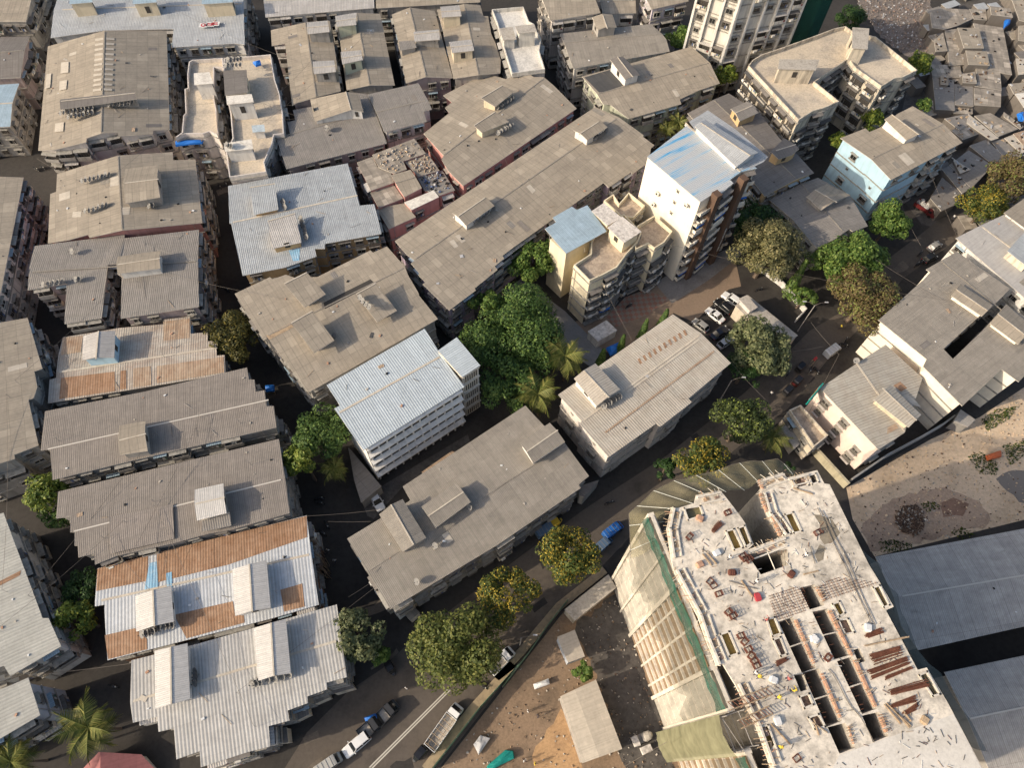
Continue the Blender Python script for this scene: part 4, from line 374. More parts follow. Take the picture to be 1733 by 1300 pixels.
{'n':'shack','l':'white roof at the right edge of the slum','c':'shack','z':3.8,'s':0,'r':'whiteroof','w':'shackwall','st':'blank','oh':0.05,'p':[(121.53,151.38),(126.43,152.63),(124.26,145.96),(122.22,146.5)],'g':'shack roofs of the crowded slum at the upper right'},
{'n':'shack','l':'pale roof in the crowded right edge lane','c':'shack','z':3.8,'s':0,'r':'palesheet','w':'shackwall','st':'blank','oh':0.05,'p':[(126.05,165.06),(130.56,165.31),(128.69,159.57),(124.73,158.66)],'g':'shack roofs of the crowded slum at the upper right'},
{'n':'shack','l':'tan roof among rags on the right edge lane','c':'shack','z':3.8,'s':0,'r':'asb','w':'shackwall','st':'blank','oh':0.05,'p':[(131.05,178.68),(135.24,179.69),(132.74,171.98),(129.11,172.53)],'g':'shack roofs of the crowded slum at the upper right'},
{'n':'shack','l':'tan roof in the top right corner of the view','c':'shack','z':4.3,'s':0,'r':'asb','w':'shackwall','st':'blank','oh':0.05,'p':[(132.27,189.02),(138.33,190.18),(134.79,179.3),(131.48,180.27)],'g':'shack roofs of the crowded slum at the upper right'},
]
TREES=[
('green',2.01,74.39,8.5,9.24,0.75,1.3,'huge dark green tree in the middle of the courtyard,largest of its clump'),
('green',-4.48,70.1,8,6.41,0.75,1.0,'dark green tree on the school side of the courtyard clump'),
('green',4.05,69.13,7,5.94,0.75,1.0,'lower tree on the paving side of the courtyard clump'),
('green',-0.96,64.14,6.5,6.82,0.75,1.0,'dark green tree between the huge courtyard tree and the palms'),
('bright',3.43,90.96,8,5.31,0.75,1.0,'bright green tree squeezed between the long lilac block and the yellow block'),
('bright',-5.37,79.46,8,3.44,0.75,1.0,'small yellow green tree beside the end of the long lilac block'),
('olive',-52.66,70.04,8,5.62,0.75,1.0,'dull olive tree in the dark alley left of the slot roofed block'),
('green',-32.16,50.53,8,5.92,0.75,1.0,'round green tree between the alley and the white school'),
('yellowgreen',-34.58,45.4,9.5,3.75,0.75,1.0,'yellow green leaved tree at the alley edge in front of the round green tree'),
('yellowgreen',-75.94,38.47,8,3.87,0.75,1.0,'bright green tree at the left end of the two brown roofed blocks'),
('green',-74.24,35.17,6,2.8,0.75,1.0,'lower green tree under the bright tree on the left'),
('yellowgreen',-65.09,19.29,7,3.4,0.75,1.0,'sunlit yellow green tree left of the rust banded roof'),
('dark',-66.06,23.48,6,3.49,0.75,1.0,'dark shaded tree behind the sunlit tree on the left'),
('greygreen',-21.9,17.99,8,4.57,0.75,1.0,'grey green tree overhanging the right end of the stepped pale roof'),
('bright',-18.58,15.83,4.5,2.02,0.75,1.0,'small fresh green bush with pinkish twigs at the road corner'),
('olivegreen',-6.69,17.16,8.5,7.31,0.75,1.5,'massive olive green rain tree over the road at the bottom'),
('flower',0.75,24.34,8.5,5.11,0.75,1.0,'yellow flowering tree behind the massive olive tree'),
('flower',9.92,31.1,8.5,5.69,0.75,1.1,'yellow flowering tree nearest the blue vans'),
('flower',32.3,49.03,8.5,5.24,0.75,1.0,'yellow flowering tree beside the catch net'),
('dark',27.26,47.69,6,2.53,0.75,1.0,'small dark green tree touching the yellow flowering tree by the net'),
('darkbright',40.58,56.1,8.5,5.86,0.75,1.0,'dark leafy tree across the road from the cream ribbed block'),
('greygreen',46.03,71.81,8,6.75,0.75,1.2,'grey green tree shading the parked cars'),
('dark',43.67,68.53,6,4.25,0.75,1.0,'dark shaded tree below the grey green tree by the cars'),
('oliveflat',50.83,94.65,8.5,8.11,0.75,1.3,'pale olive tree in front of the cream tower'),
('dark',49.47,103.28,7,5.33,0.75,1.0,'dark tree tucked behind the pale olive tree'),
('bright',68.22,93.96,7.5,7.48,0.75,1.2,'broad bright green tree over the road on the right'),
('brown',68.31,84.04,8,7.6,0.75,1.3,'brown tinted tree over the road in front of the cream block'),
('bright',78.44,105.11,7,5.1,0.75,1.0,'round green tree at the foot of the pale blue block'),
('flower',99.53,109.64,8,5.45,0.75,1.0,'yellow flowering tree at the right edge by the slum'),
('brown',107.48,117.4,8,6.47,0.75,1.1,'brown tinted tree beside the right edge flowering tree'),
('bright',39.78,161.54,8,4.64,0.75,1.0,'green tree beside the very tall white tower'),
('yellowgreen',48.25,148.27,8,3.52,0.75,1.0,'yellow green tree at the foot of the very tall white tower'),
('yellowgreen',98.55,158.42,6,3.68,0.75,1.0,'green tree at the right corner of the weathered cream block'),
('bright',95.66,142.79,6,2.56,0.75,1.0,'small tree behind the tan roof of the blue block'),
('dark',85.66,177.1,5,4.59,0.75,1.0,'dark bushes behind the weathered cream block'),
('bright',58.4,86.95,4,2.71,0.75,1.0,'small round green tree by the lamp post'),
('bright',12.51,14.56,2.5,1.75,0.75,1.0,'leafy bush between the two sheds of the construction yard'),
('yellowgreen',81.66,137.71,6,3.78,0.75,1.0,'shrubby tree in the gap behind the pale blue block'),
('yellowgreen',73.58,129.81,6,2.77,0.75,1.0,'narrow shrubby tree left of the pale blue block'),
('dark',50.33,50.43,2,1.2,0.75,1.0,'weedy bush at the edge of the clinic yard'),
]
CON=[
(29.94,81.05,2.2,6,'first slim cypress behind the cream ribbed roof,nearest the parked cars'),
(25.59,77.85,2.0,7,'slim cypress at the middle of the hedge line behind the cream ribbed roof'),
(20.95,74.02,2.0,7,'slim cypress beside the blue tarpaulin tent'),
(16.97,70.67,2.4,7,'dark cypress at the corner of the ridge shed'),
(57.06,90.2,3.0,9,'tall leaning feathery cypress by the compound gate'),
]
PALM=[
(9.46,67.45,9.5,4.6,'coconut palm nearest the courtyard paving'),
(4.63,59.58,9,4.2,'coconut palm between the school and the cream ribbed block'),
(-57.71,4.24,8.5,4.6,'coconut palm beside the pink roofed hut'),
(-67.27,-0.3,8,4,'coconut palm at the very bottom left corner'),
(46.63,54.28,5.5,3.6,'young palm in front of the clinic annex'),
(35.84,131.76,8,3,'pale palm behind the blue streaked tower,left one'),
(33.25,130.46,7,2.6,'pale palm behind the blue streaked tower,right one'),
(-29.92,45.19,6,2.8,'small palm under the trees beside the school'),
]
VEH=[
('sedan',41.02,84.0,2.346,'white','white sedan in the middle of the parked row','cars parked in the compound'),
('suv',42.97,86.23,2.326,'black','black car with white trim beside the white sedan','cars parked in the compound'),
('suv',44.89,88.1,2.387,'white','white car behind the black car,closest to the clubhouse roof','cars parked in the compound'),
('hatch',37.8,81.36,2.358,'grey','grey car near the corner of the cream ribbed roof','cars parked in the compound'),
('sedan',41.53,79.72,0.636,'navy','dark car parked crosswise next to the trees','cars parked in the compound'),
('hatch',42.46,77.51,0.674,'silver','pale silver car half under the grey green tree','cars parked in the compound'),
('sedan',-23.11,41.89,-1.001,'white','white car parked in the narrow school yard',None),
('suv',-21.35,3.58,-2.422,'white','white utility car parked on the roadside at the bottom',None),
('truck',-8.34,6.35,0.972,'white','long white pickup truck with caged bed on the main road',None),
('rick',-11.81,2.53,-2.259,'black','black auto rickshaw right behind the white truck',None),
('rick',-17.55,14.41,-0.962,'black','black auto rickshaw at the road corner bush',None),
('pickup',-17.29,7.98,0.811,'dark','dark pickup parked by the stall line',None),
('pickup',-19.48,5.91,0.734,'dark','dark open car loaded beside the blue tarpaulin',None),
('van',-25.03,0.83,0.622,'greywhite','boxy grey white van cut by the bottom edge',None),
('truck2',-0.17,16.03,0.79,'white','white pickup under the massive olive tree',None),
('van',63.55,76.26,0.654,'silver','silver van on the road by the clinic',None),
('rick',56.7,72.27,0.756,'black','black auto rickshaw,upper of three parked together',None),
('rick',55.56,69.13,0.785,'maroon','dark red auto rickshaw,middle of three parked together',None),
('rick',53.3,66.85,0.721,'black','black auto rickshaw,lowest of three parked together',None),
('van',18.33,37.87,0.673,'blue','bright blue van parked under the catch net edge',None),
('van',16.41,35.18,0.746,'bluegrey','dull blue van half hidden by the flowering tree',None),
('van',6.72,37.58,0.568,'bluegrey','small dark blue van tucked under the roof edge by the road',None),
('rick',8.42,38.84,0.591,'yellow','yellow topped auto rickshaw under the roof edge by the road',None),
('hatch',91.3,104.39,0.622,'grey','dusty grey car at the roadside near the right building',None),
('hatch',89.33,101.03,0.555,'dark','dark car at the roadside near the right building',None),
('lorry',91.87,114.96,-0.802,'maroon','small red lorry piled with white sacks in the slum lane',None),
]
BIKES=[
(66.83,79.02,1.024,'motorbike parked in front of the silver van'),
(66.29,77.88,-0.364,'motorbike lying close to the cream wall'),
(53.85,70.62,0.964,'motorbike ridden past the rickshaws'),
(59.68,71.67,-1.182,'motorbike beside the potted plant on the road'),
(58.54,71.84,-1.975,'motorbike near the red umbrella'),
(51.06,91.04,0.37,'motorbike by the rag heap in the compound'),
(23.49,85.63,0.688,'lone scooter on the checkered paving'),
(-33.02,41.08,-0.165,'scooter parked in the dark alley by the school'),
(-33.15,41.87,0.144,'motorbike parked in the dark alley by the school'),
(-31.62,35.77,-0.578,'motorbike at the rust roofed corner'),
(-31.16,37.18,-0.881,'motorbike standing in the alley mouth'),
(17.99,42.97,0.321,'motorbike riding along the dark main road'),
(86.19,99.23,0.784,'first parked motorbike of the roadside row'),
(87.15,99.7,0.783,'second parked motorbike of the roadside row'),
(88.0,100.38,0.783,'third parked motorbike of the roadside row'),
(87.63,102.31,0.786,'motorbike at the inner side of the roadside row'),
(-69.58,114.19,-0.928,'motorbike in the market alley,left one'),
(-67.59,114.76,-0.933,'motorbike in the market alley,middle one'),
(-66.38,115.66,-0.987,'motorbike in the market alley,right one'),
(-110.2,117.93,-0.474,'motorbike in the lane at the far left'),
(-108.96,118.48,-0.475,'second motorbike in the lane at the far left'),
(-59.9,10.37,-0.211,'motorbike in the dark yard at the lower left'),
(-2.9,12.23,-0.515,'motorbike parked under the massive olive tree'),
(-59.58,86.39,-0.75,'scooter in the alley by the olive tree'),
]
PEOPLE=[
(4.17,8.88,0,0.3,'white','person in a white shirt walking across the construction yard'),
(5.74,8.32,0,1,'dark','person in dark clothes near the yard walker'),
(3.84,2.18,0,2,'white','person in white near the green net heap'),
(5.36,1.82,0,0,'yellow','person in yellow beside the bamboo frame'),
(29.98,8.44,36,0,'yellow','worker in a yellow vest and helmet by the hoist'),
(31.85,9.15,36,2,'yellow','worker in a yellow helmet beside plastic sheets'),
(29.46,3.6,36,1,'yellow','worker in a yellow helmet at the lower water pit'),
(31.4,10.31,36,1,'red','worker in a reddish shirt on the slab'),
(29.91,16.54,36,2,'red','worker with a red bag at the sand pit'),
(29.3,20.89,36,0,'white','worker in white on the slab'),
(27.83,10.84,36,0.5,'white','worker in white near the stacked brown frames'),
(28.15,10.46,36,0.5,'yellow','worker in pale yellow at the slab edge'),
(35.59,24.21,36,0.5,'white','crouching worker in white on the wet patch side'),
(26.47,23.6,36,0.5,'white','worker in white near the timber planks'),
(54.15,73.55,0,0,'yellow','person in a bright yellow shirt on the road'),
(53.28,72.75,0,1,'white','person in white on the road near the tree'),
(49.84,66.0,0,1,'white','person in white crossing the dark road'),
(97.65,112.82,0,1,'white','person in white in the slum road'),
(73.22,41.59,0,1,'white','person in white beside the rubble heap'),
(-30.11,32.6,0,1,'white','person in white in the alley by the rust roof'),
(-28.71,30.92,0,1.4,'white','second person in white in the alley by the rust roof'),
(-14.65,11.48,0,1,'white','person in white on the main road junction'),
(66.34,82.02,0,0,'yellow','person in yellow under the brown tree'),
]
DISH=[
([-97.63,119.54],[-90.69,121.44],9,14.6,'satellite dish in the left upper row on the vent slotted roof'),
([-95.77,118.56],[-90.41,120.41],7,14.5,'satellite dish in the left lower row on the vent slotted roof'),
([-88.14,122.35],[-82.88,123.8],8,14.6,'satellite dish in the right row on the vent slotted roof'),
([-88.58,102.5],[-82.89,104.82],8,12.5,'satellite dish in the upper row on the shed roofed tan block'),
([-85.66,94.64],[-81.1,96.91],6,12.3,'satellite dish in the lower row on the shed roofed tan block'),
([-73.65,96.81],[-72.03,97.14],2,12.2,'lone bright satellite dish on the right side of the shed roofed tan block'),
([-87.99,77.12],[-83.79,78.2],5,11.8,'satellite dish in the row on the light well block'),
([-82.44,78.55],[-80.91,78.8],2,11.8,'satellite dish in the middle of the light well block'),
([-108.04,157.95],[-107.61,157.79],1,12.8,'satellite dish by the first blue capped stair head'),
([-92.03,158.44],[-89.92,158.99],3,12.8,'satellite dish by the second blue capped stair head'),
([-77.05,159.55],[-71.73,160.22],6,12.8,'satellite dish by the third blue capped stair head'),
([-65.98,135.23],[-62.05,135.99],5,15.6,'satellite dish in the front row on the cream terrace'),
([-65.87,136.89],[-62.36,138.01],5,15.6,'satellite dish in the back row on the cream terrace'),
([-60.37,111.33],[-58.62,110.48],3,15.4,'satellite dish on the lower roof room of the cream terrace'),
([-47.48,99.91],[-46.43,97.66],4,11.9,'satellite dish beside the upper shed of the blue grey roof'),
([-43.13,95.76],[-40.75,90.06],7,11.9,'satellite dish beside the lower shed of the blue grey roof'),
([-5.59,128.62],[-1.89,132.12],6,12.2,'satellite dish beside the upper shed of the stepped tan roof'),
([-5.09,120.78],[-1.81,123.61],6,12.2,'satellite dish beside the lower shed of the stepped tan roof'),
([15.58,119.69],[18.53,122.71],6,12.4,'satellite dish beside the upper shed of the long diagonal roof'),
([-8.6,95.28],[-4.76,99.57],7,12.4,'satellite dish beside the lower shed of the long diagonal roof'),
([-28.16,75.02],[-25.84,72.37],4,14.8,'satellite dish on the raised roof plate'),
([-32.09,68.21],[-31.76,66.08],3,12.6,'satellite dish at the corner of the lower roof plate'),
([15.71,55.89],[18.76,58.14],7,11.5,'satellite dish below the ridge shed of the cream ribbed roof'),
([-53.28,16.67],[-51.33,17.14],4,9.4,'satellite dish in the lower row by the left white shed on the rust banded roof'),
([-51.68,17.57],[-48.58,18.12],5,9.4,'satellite dish in the upper row by the left white shed on the rust banded roof'),
([-44.11,12.08],[-43.54,10.12],4,9.4,'grey roof drum dish in the column beside the left shed of the stepped pale roof'),
([-35.98,10.37],[-30.01,12.02],6,9.4,'satellite dish in the row below the right shed of the stepped pale roof'),
([-35.91,10.33],[-34.75,10.65],2,9.4,'satellite dish left of the row below the right shed'),
([-84.92,85.12],[-84.74,85.05],1,11.8,'satellite dish at the back of the light well block'),
([-41.95,120.84],[-41.41,120.62],2,12,'pale satellite dish in front of the big ridge shed'),
([-11.16,31.35],[-11.11,31.33],1,10,'single pale satellite dish on the grey brown roof'),
([-6.27,37.67],[-6.22,37.64],1,10,'white satellite dish at the ridge shed of the grey brown roof'),
([-13.6,25.73],[-13.55,25.69],1,9.6,'single grey satellite dish at the low corner of the grey brown roof'),
([-21.31,150.4],[-20.24,150.74],3,12.4,'satellite dish on the third narrow gable roof'),
([82.33,121.15],[83.87,122.46],1,14,'satellite dish by the hood of the blue block'),
([62.35,68.07],[62.43,68.0],1,9.8,'satellite dish on the corner of the pink clinic'),
]
GROUND={
'road':[(-24.59,-1.14),(-9.46,0.09),(3.2,16.4),(10.12,25.17),(21.79,37.49),(28.33,42.54),(41.83,54.46),(53.12,63.51),(62.5,74.45),(69.89,81.77),(82.88,95.88),(94.0,104.46),(109.54,117.25),(122.23,127.07),(118.65,135.63),(103.74,120.6),(89.81,108.48),(80.15,100.56),(67.09,86.03),(60.17,81.36),(54.43,75.49),(45.0,66.4),(29.11,52.78),(17.95,44.91),(13.13,41.44),(-0.54,30.55),(-10.82,22.01),(-15.25,18.2),(-18.61,14.53),(-23.7,10.92),(-29.12,4.97),(-32.38,-1.38)],
'alley':[(-31.51,-1.35),(-27.86,8.28),(-23.02,12.65),(-20.31,20.76),(-25.45,30.17),(-29.47,40.41),(-32.04,46.98),(-40.5,58.55),(-51.18,72.49),(-58.73,88.1),(-63.42,100.63),(-72.04,117.7),(-80.22,136.79),(-88.95,153.63),(-85.09,156.12),(-69.55,121.55),(-63.12,110.91),(-53.83,85.29),(-44.62,68.69),(-33.49,56.36),(-26.29,43.82),(-20.67,40.74),(-15.62,21.84),(-18.51,13.67),(-25.68,5.89)],
'lot':[(60.97,47.55),(78.91,57.87),(89.49,62.88),(100.18,69.81),(109.95,75.2),(98.8,43.07),(91.51,42.66),(63.37,35.08),(60.92,41.69)],
'grass1':[(89.29,62.21),(93.34,64.71),(97.83,65.57),(95.15,62.77),(90.12,59.93)],
'grass2':[(84.76,54.59),(87.39,55.64),(89.97,53.53),(89.22,51.03),(85.83,51.21)],
'grass3':[(77.65,40.02),(79.83,40.95),(81.94,39.61),(79.13,38.39)],
'grass4':[(64.46,37.59),(67.33,38.25),(70.44,37.53),(69.62,36.39),(64.85,35.68)],
'grass5':[(91.92,57.09),(96.49,58.23),(96.46,55.67),(92.12,52.99)],
'grass6':[(73.67,45.06),(76.01,45.44),(77.2,44.6),(74.36,43.33)],
'rubble':[(68.53,42.83),(70.42,44.35),(72.79,44.88),(73.8,43.31),(73.07,40.42),(71.06,38.94),(69.04,39.71),(68.27,41.1)],
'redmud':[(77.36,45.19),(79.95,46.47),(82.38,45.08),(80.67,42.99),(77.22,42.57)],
'shadesoil':[(62.14,40.88),(65.15,43.28),(69.0,45.47),(74.55,47.46),(79.0,48.22),(81.62,47.42),(84.54,45.75),(85.57,42.59),(83.94,40.82),(78.72,39.92),(72.78,38.17),(67.01,36.85),(62.94,35.61)],
'puddle':[(89.04,50.41),(91.74,51.74),(96.6,52.54),(94.41,45.82),(91.65,46.01)],
'yard':[(-9.18,-0.05),(10.41,24.8),(19.38,29.27),(27.71,-0.29)],
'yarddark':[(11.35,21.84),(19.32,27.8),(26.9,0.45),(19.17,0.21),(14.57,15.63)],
'soil':[(12.79,2.16),(10.96,7.62),(9.53,9.33),(7.36,6.42),(5.03,2.75),(5.53,0.71),(12.76,0.93)],
'court':[(10.41,80.95),(14.27,82.27),(18.81,84.01),(29.02,92.07),(32.7,92.64),(45.84,99.97),(47.28,97.89),(47.56,92.06),(44.8,91.12),(36.72,82.45),(32.73,84.61),(22.63,76.19),(18.5,74.55)],
'checker':[(18.77,82.84),(22.87,88.14),(27.26,90.35),(32.03,88.14),(27.52,84.0),(20.61,80.62)],
'paving':[(-2.32,88.66),(1.2,92.08),(10.43,84.04),(18.48,74.18),(15.6,70.81),(9.13,75.63),(2.75,81.01)],
'drive':[(29.35,92.08),(35.02,96.5),(49.01,103.6),(48.62,100.53),(40.37,92.98),(32.59,86.97)],
'sunpatch':[(48.93,92.12),(53.38,93.14),(55.62,90.37),(52.52,89.43),(48.28,89.65)],
'green':[(-27.07,44.26),(-22.65,44.72),(-7.89,55.47),(-7.2,53.58),(-18.99,44.56),(-23.28,38.61),(-24.45,39.14)],
'slumground':[(99.97,161.43),(111.6,189.21),(150.92,213.91),(149.98,148.54),(115.08,105.42),(90.46,111.08),(85.72,125.31)],
'debris':[(92.43,194.3),(113.96,195.54),(111.34,182.39),(107.57,171.46),(100.85,169.61),(95.58,178.39)],
'mark1':[(-19.25,0.59),(-8.44,11.65),(-8.24,11.59),(-19.01,0.54)],
'mark2':[(-18.85,0.52),(-8.02,11.59),(-7.84,11.53),(-18.61,0.47)],
}
FENCE=[
('site_fence','green sheet fence along the footpath of the construction yard',[(-9.66,0.64),(-3.12,9.14),(2.84,15.69),(0.21,12.16),(4.16,17.27),(7.14,21.58),(10.36,25.56)],2.6,0.06,'greensheet'),
('boundary_wall','low broad stone kerb wall along the green site fence',[(-10.82,0.61),(-4.32,8.99),(1.77,15.66),(-0.95,13.49),(3.02,17.58),(5.74,20.92),(9.06,24.88),(16.77,31.1)],0.4,1.3,'stone'),
('boundary_wall','mossy boundary wall in front of the pink clinic',[(54.97,55.69),(58.7,50.26),(60.6,47.5)],2.2,0.45,'creamwall'),
('boundary_wall','thin grey boundary wall behind the pink clinic along the dirt lot',[(61.37,48.51),(68.69,53.4),(76.29,57.56),(81.09,60.38),(83.48,62.08)],2.0,0.3,'greywall'),
('boundary_wall','white washed wall around the courtyard by the small round tree',[(51.28,97.22),(55.93,92.42),(59.78,85.77),(57.44,83.33)],1.6,0.25,'white'),
]
CO={
'slab':[(19.53,27.17),(20.27,29.8),(21.16,29.83),(23.2,30.54),(23.53,31.59),(26.61,32.35),(27.19,31.55),(28.76,29.08),(29.29,28.08),(29.93,25.56),(29.05,24.84),(33.72,26.7),(32.17,29.39),(31.78,32.15),(32.06,34.12),(34.91,35.07),(35.36,34.37),(37.97,35.13),(39.41,35.54),(39.99,33.76),(40.64,33.67),(43.45,23.64),(44.31,21.55),(45.33,18.7),(44.31,18.28),(46.43,11.88),(47.51,12.15),(48.88,8.7),(50.8,2.61),(52.26,-0.78),(27.77,-1.53),(28.51,1.79),(27.53,5.55),(25.8,9.63),(24.64,11.78),(23.92,11.55),(22.98,14.37),(22.35,16.86),(21.15,19.41),(20.01,21.93),(19.78,23.51)],
'pits':[([(21.87,29.8),(23.89,30.18),(24.21,29.03),(22.23,28.28)],'mudwater'),([(26.73,27.07),(27.73,27.36),(28.53,25.07),(27.47,24.73)],'sand'),([(28.24,27.49),(29.1,27.85),(29.62,25.66),(28.92,25.2)],'sand'),([(34.31,29.45),(35.36,29.78),(36.06,27.4),(35.03,27.12)],'sand'),([(33.57,28.88),(34.0,29.18),(34.64,27.01),(33.74,26.81)],'sand'),([(35.93,34.03),(37.68,34.73),(37.96,33.42),(36.49,33.01)],'junk'),([(38.12,34.77),(39.1,35.07),(39.32,33.92),(38.4,33.56)],'dark'),([(24.69,14.94),(25.72,15.27),(26.49,12.93),(25.46,12.59)],'sand'),([(30.24,16.79),(31.18,17.03),(31.7,15.28),(30.62,14.91)],'sand'),([(30.65,14.57),(31.51,14.86),(31.98,13.03),(31.25,12.8)],'junk'),([(38.17,18.75),(39.06,19.1),(39.44,17.8),(38.73,17.39)],'sand'),([(38.52,17.0),(39.67,17.17),(40.09,15.68),(38.99,15.39)],'junk'),([(43.35,20.85),(44.21,21.11),(44.84,18.88),(44.12,18.6)],'sand'),([(27.88,5.56),(28.8,5.72),(29.36,3.87),(28.56,3.11)],'sand'),([(32.64,8.66),(33.76,9.02),(34.07,7.93),(33.01,7.51)],'junk'),([(46.42,11.29),(47.4,11.73),(48.24,9.43),(47.4,9.2)],'mudwater'),([(33.28,6.62),(34.46,6.98),(34.95,5.79),(33.78,5.5)],'junk')],
'voids':[[(29.31,24.15),(33.72,24.83),(33.61,23.38),(30.41,22.19)],[(31.86,16.42),(33.19,16.89),(34.79,11.86),(33.48,11.42)],[(35.95,17.65),(37.46,17.98),(38.91,13.37),(37.42,12.95)],[(33.72,11.01),(35.25,11.4),(36.6,6.54),(35.24,6.03)],[(37.79,12.34),(39.26,12.79),(40.67,7.88),(39.36,7.43)],[(35.5,5.56),(37.07,5.96),(37.55,4.01),(36.15,3.5)],[(39.46,6.82),(40.97,7.16),(41.38,5.24),(39.97,4.7)],[(34.96,20.36),(36.33,20.72),(36.98,18.77),(35.57,18.33)],[(32.69,10.71),(33.42,10.8),(33.51,9.61),(33.05,9.46)],[(39.85,13.58),(40.2,13.71),(40.51,12.76),(40.1,12.62)]],
'brick':[[(31.42,33.98),(32.06,34.12),(32.29,32.58),(31.87,32.39)],[(31.34,32.14),(31.86,32.27),(32.38,29.74),(31.91,29.5)],[(32.37,29.29),(32.94,29.42),(33.62,26.75),(33.11,26.57)],[(37.34,18.04),(37.97,18.26),(39.56,13.09),(39.14,12.89)],[(39.21,12.72),(39.82,12.88),(41.12,7.83),(40.6,7.75)],[(35.22,11.19),(35.75,11.35),(37.06,6.61),(36.62,6.47)],[(33.26,16.89),(33.81,17.03),(35.16,12.1),(34.69,11.97)],[(40.83,7.18),(41.44,7.39),(41.76,5.38),(41.24,5.24)],[(36.36,20.74),(36.92,20.89),(37.52,19.02),(37.08,18.81)],[(37.22,5.99),(37.59,6.1),(37.89,4.14),(37.55,4.01)]],
'rebar':[[(41.35,13.39),(44.77,14.29),(45.01,13.39),(41.62,12.25)],[(40.8,11.69),(45.27,13.16),(45.61,12.45),(41.03,10.7)],[(42.49,11.04),(45.54,12.15),(45.93,11.92),(42.58,10.57)],[(42.68,9.65),(46.94,10.89),(47.26,10.14),(42.94,9.14)],[(42.54,8.2),(45.33,9.2),(45.32,8.55),(42.68,7.88)],[(43.71,7.47),(45.36,8.42),(45.51,7.91),(43.94,7.22)],[(25.02,27.37),(26.06,28.36),(26.49,27.87),(25.11,26.65)],[(41.07,15.4),(43.21,16.28),(43.46,15.67),(41.51,15.04)],[(30.63,12.28),(31.88,12.72),(31.99,12.42),(30.76,11.73)],[(30.61,12.19),(31.62,12.64),(31.95,12.44),(30.75,11.72)]],
'mats':[[(30.77,19.53),(34.17,20.53),(34.98,20.66),(35.56,18.17),(31.78,16.65),(31.18,17.06)],[(36.78,20.82),(39.19,21.91),(44.22,21.48),(43.46,21.06),(39.6,19.87),(37.87,19.16),(37.21,19.14)]],
'frames':[[(24.95,19.43)],[(25.83,17.41)],[(26.33,17.0)],[(24.1,20.9)],[(24.49,20.41)],[(26.94,14.81)],[(27.29,14.2)],[(27.62,13.39)],[(27.85,12.69)],[(28.11,12.19)],[(28.31,11.7)],[(22.15,26.16)],[(28.34,23.99)],[(28.62,23.68)],[(29.03,23.59)],[(37.87,27.24)],[(36.45,12.8)],[(31.37,2.66)],[(27.15,29.36)]],
'planks':[[(23.56,24.14),(24.49,22.79)],[(24.11,24.27),(25.13,22.92)],[(27.84,21.14),(28.94,19.24)],[(35.92,32.96),(38.26,32.22)],[(42.07,8.32),(44.22,6.08)],[(42.67,7.82),(44.05,5.95)],[(41.83,8.18),(43.16,6.3)],[(33.49,6.25),(35.1,5.11)],[(33.82,6.51),(34.09,4.89)],[(29.1,5.85),(30.89,3.92)],[(40.95,14.23),(46.26,15.39)],[(35.33,22.08),(37.24,22.6)],[(43.74,7.6),(44.35,6.59)]],
'bars':[[(38.49,30.43),(40.35,23.53)],[(38.93,30.1),(41.09,23.55)],[(40.12,24.59),(42.19,16.69)],[(40.67,24.61),(42.62,16.58)],[(36.7,25.49),(36.93,23.4)],[(26.36,20.98),(29.62,20.15)],[(36.3,11.57),(39.87,4.7)]],
'blocks':[[(26.87,22.0)],[(33.91,22.08)],[(29.5,19.26)],[(23.67,28.55)],[(23.12,22.84)],[(41.76,16.23)],[(35.38,14.77)],[(35.3,14.78)],[(45.86,6.77)],[(29.85,6.19)],[(30.04,10.29)],[(25.29,24.31)]],
'wet':[[(37.91,29.6),(38.67,29.58),(40.1,29.0),(40.77,27.35),(39.68,26.2),(38.54,25.83),(38.14,26.59),(38.46,28.38)],[(38.01,25.87),(38.59,25.51),(38.09,23.98),(37.39,23.63),(37.14,24.59)]],
'smooth':[(35.96,3.1),(49.21,7.45),(50.58,2.93),(51.72,-0.54),(32.7,-1.12)],
'sheet':[[(24.74,22.67),(27.36,23.67),(27.65,23.23),(24.9,22.1)]],
'netout':[[16.54,25.8],[16.59,29.04],[16.56,32.08],[18.34,33.6],[20.24,35.48],[23.27,37.1],[24.78,37.35],[26.27,37.94],[28.89,38.57],[31.8,39.83],[34.53,40.47],[35.78,40.39],[38.21,40.91],[40.76,38.71]],
'neteast':[[47.2,25.75],[48.13,25.38],[48.06,24.18],[48.51,22.61],[49.48,21.67],[49.32,19.75],[49.91,17.7],[50.24,15.15],[51.32,13.4],[52.42,12.56],[52.76,11.35],[53.41,9.32],[54.56,7.53],[55.58,4.16]],
'eastin':[[42.56,28.74],[43.97,23.92],[44.83,21.81],[45.87,18.93],[44.84,18.5],[46.98,12.02],[48.08,12.3],[49.46,8.8],[50.71,4.64]],
'netin':[[18.52,25.73],[18.87,27.55],[19.5,28.6],[20.27,30.02],[20.87,30.51],[23.19,31.24],[23.81,31.8],[25.36,32.57],[27.24,33.12],[31.19,33.63],[32.23,34.52],[32.81,34.87],[35.74,35.91],[38.88,35.96]],
'net2':[[(21.44,6.67),(27.02,8.68),(32.55,10.52),(32.78,10.01),(34.75,7.79),(29.59,6.37),(26.87,5.3),(22.31,5.09)],[(21.44,6.67),(32.55,10.52),(34.75,7.79),(22.31,5.09)]],
'mixer':[(21.74,5.84)],
'truss':[[(24.57,7.39),(29.3,9.08)],[(25.6,5.65),(29.03,7.16)]],
}
POLES=[
((57.74,81.23),9,'double armed street lamp at the bend of the main road'),
((39.98,64.47),8,'street lamp in front of the cream ribbed block'),
((2.75,18.53),7,'lamp post beside the green site fence'),
]
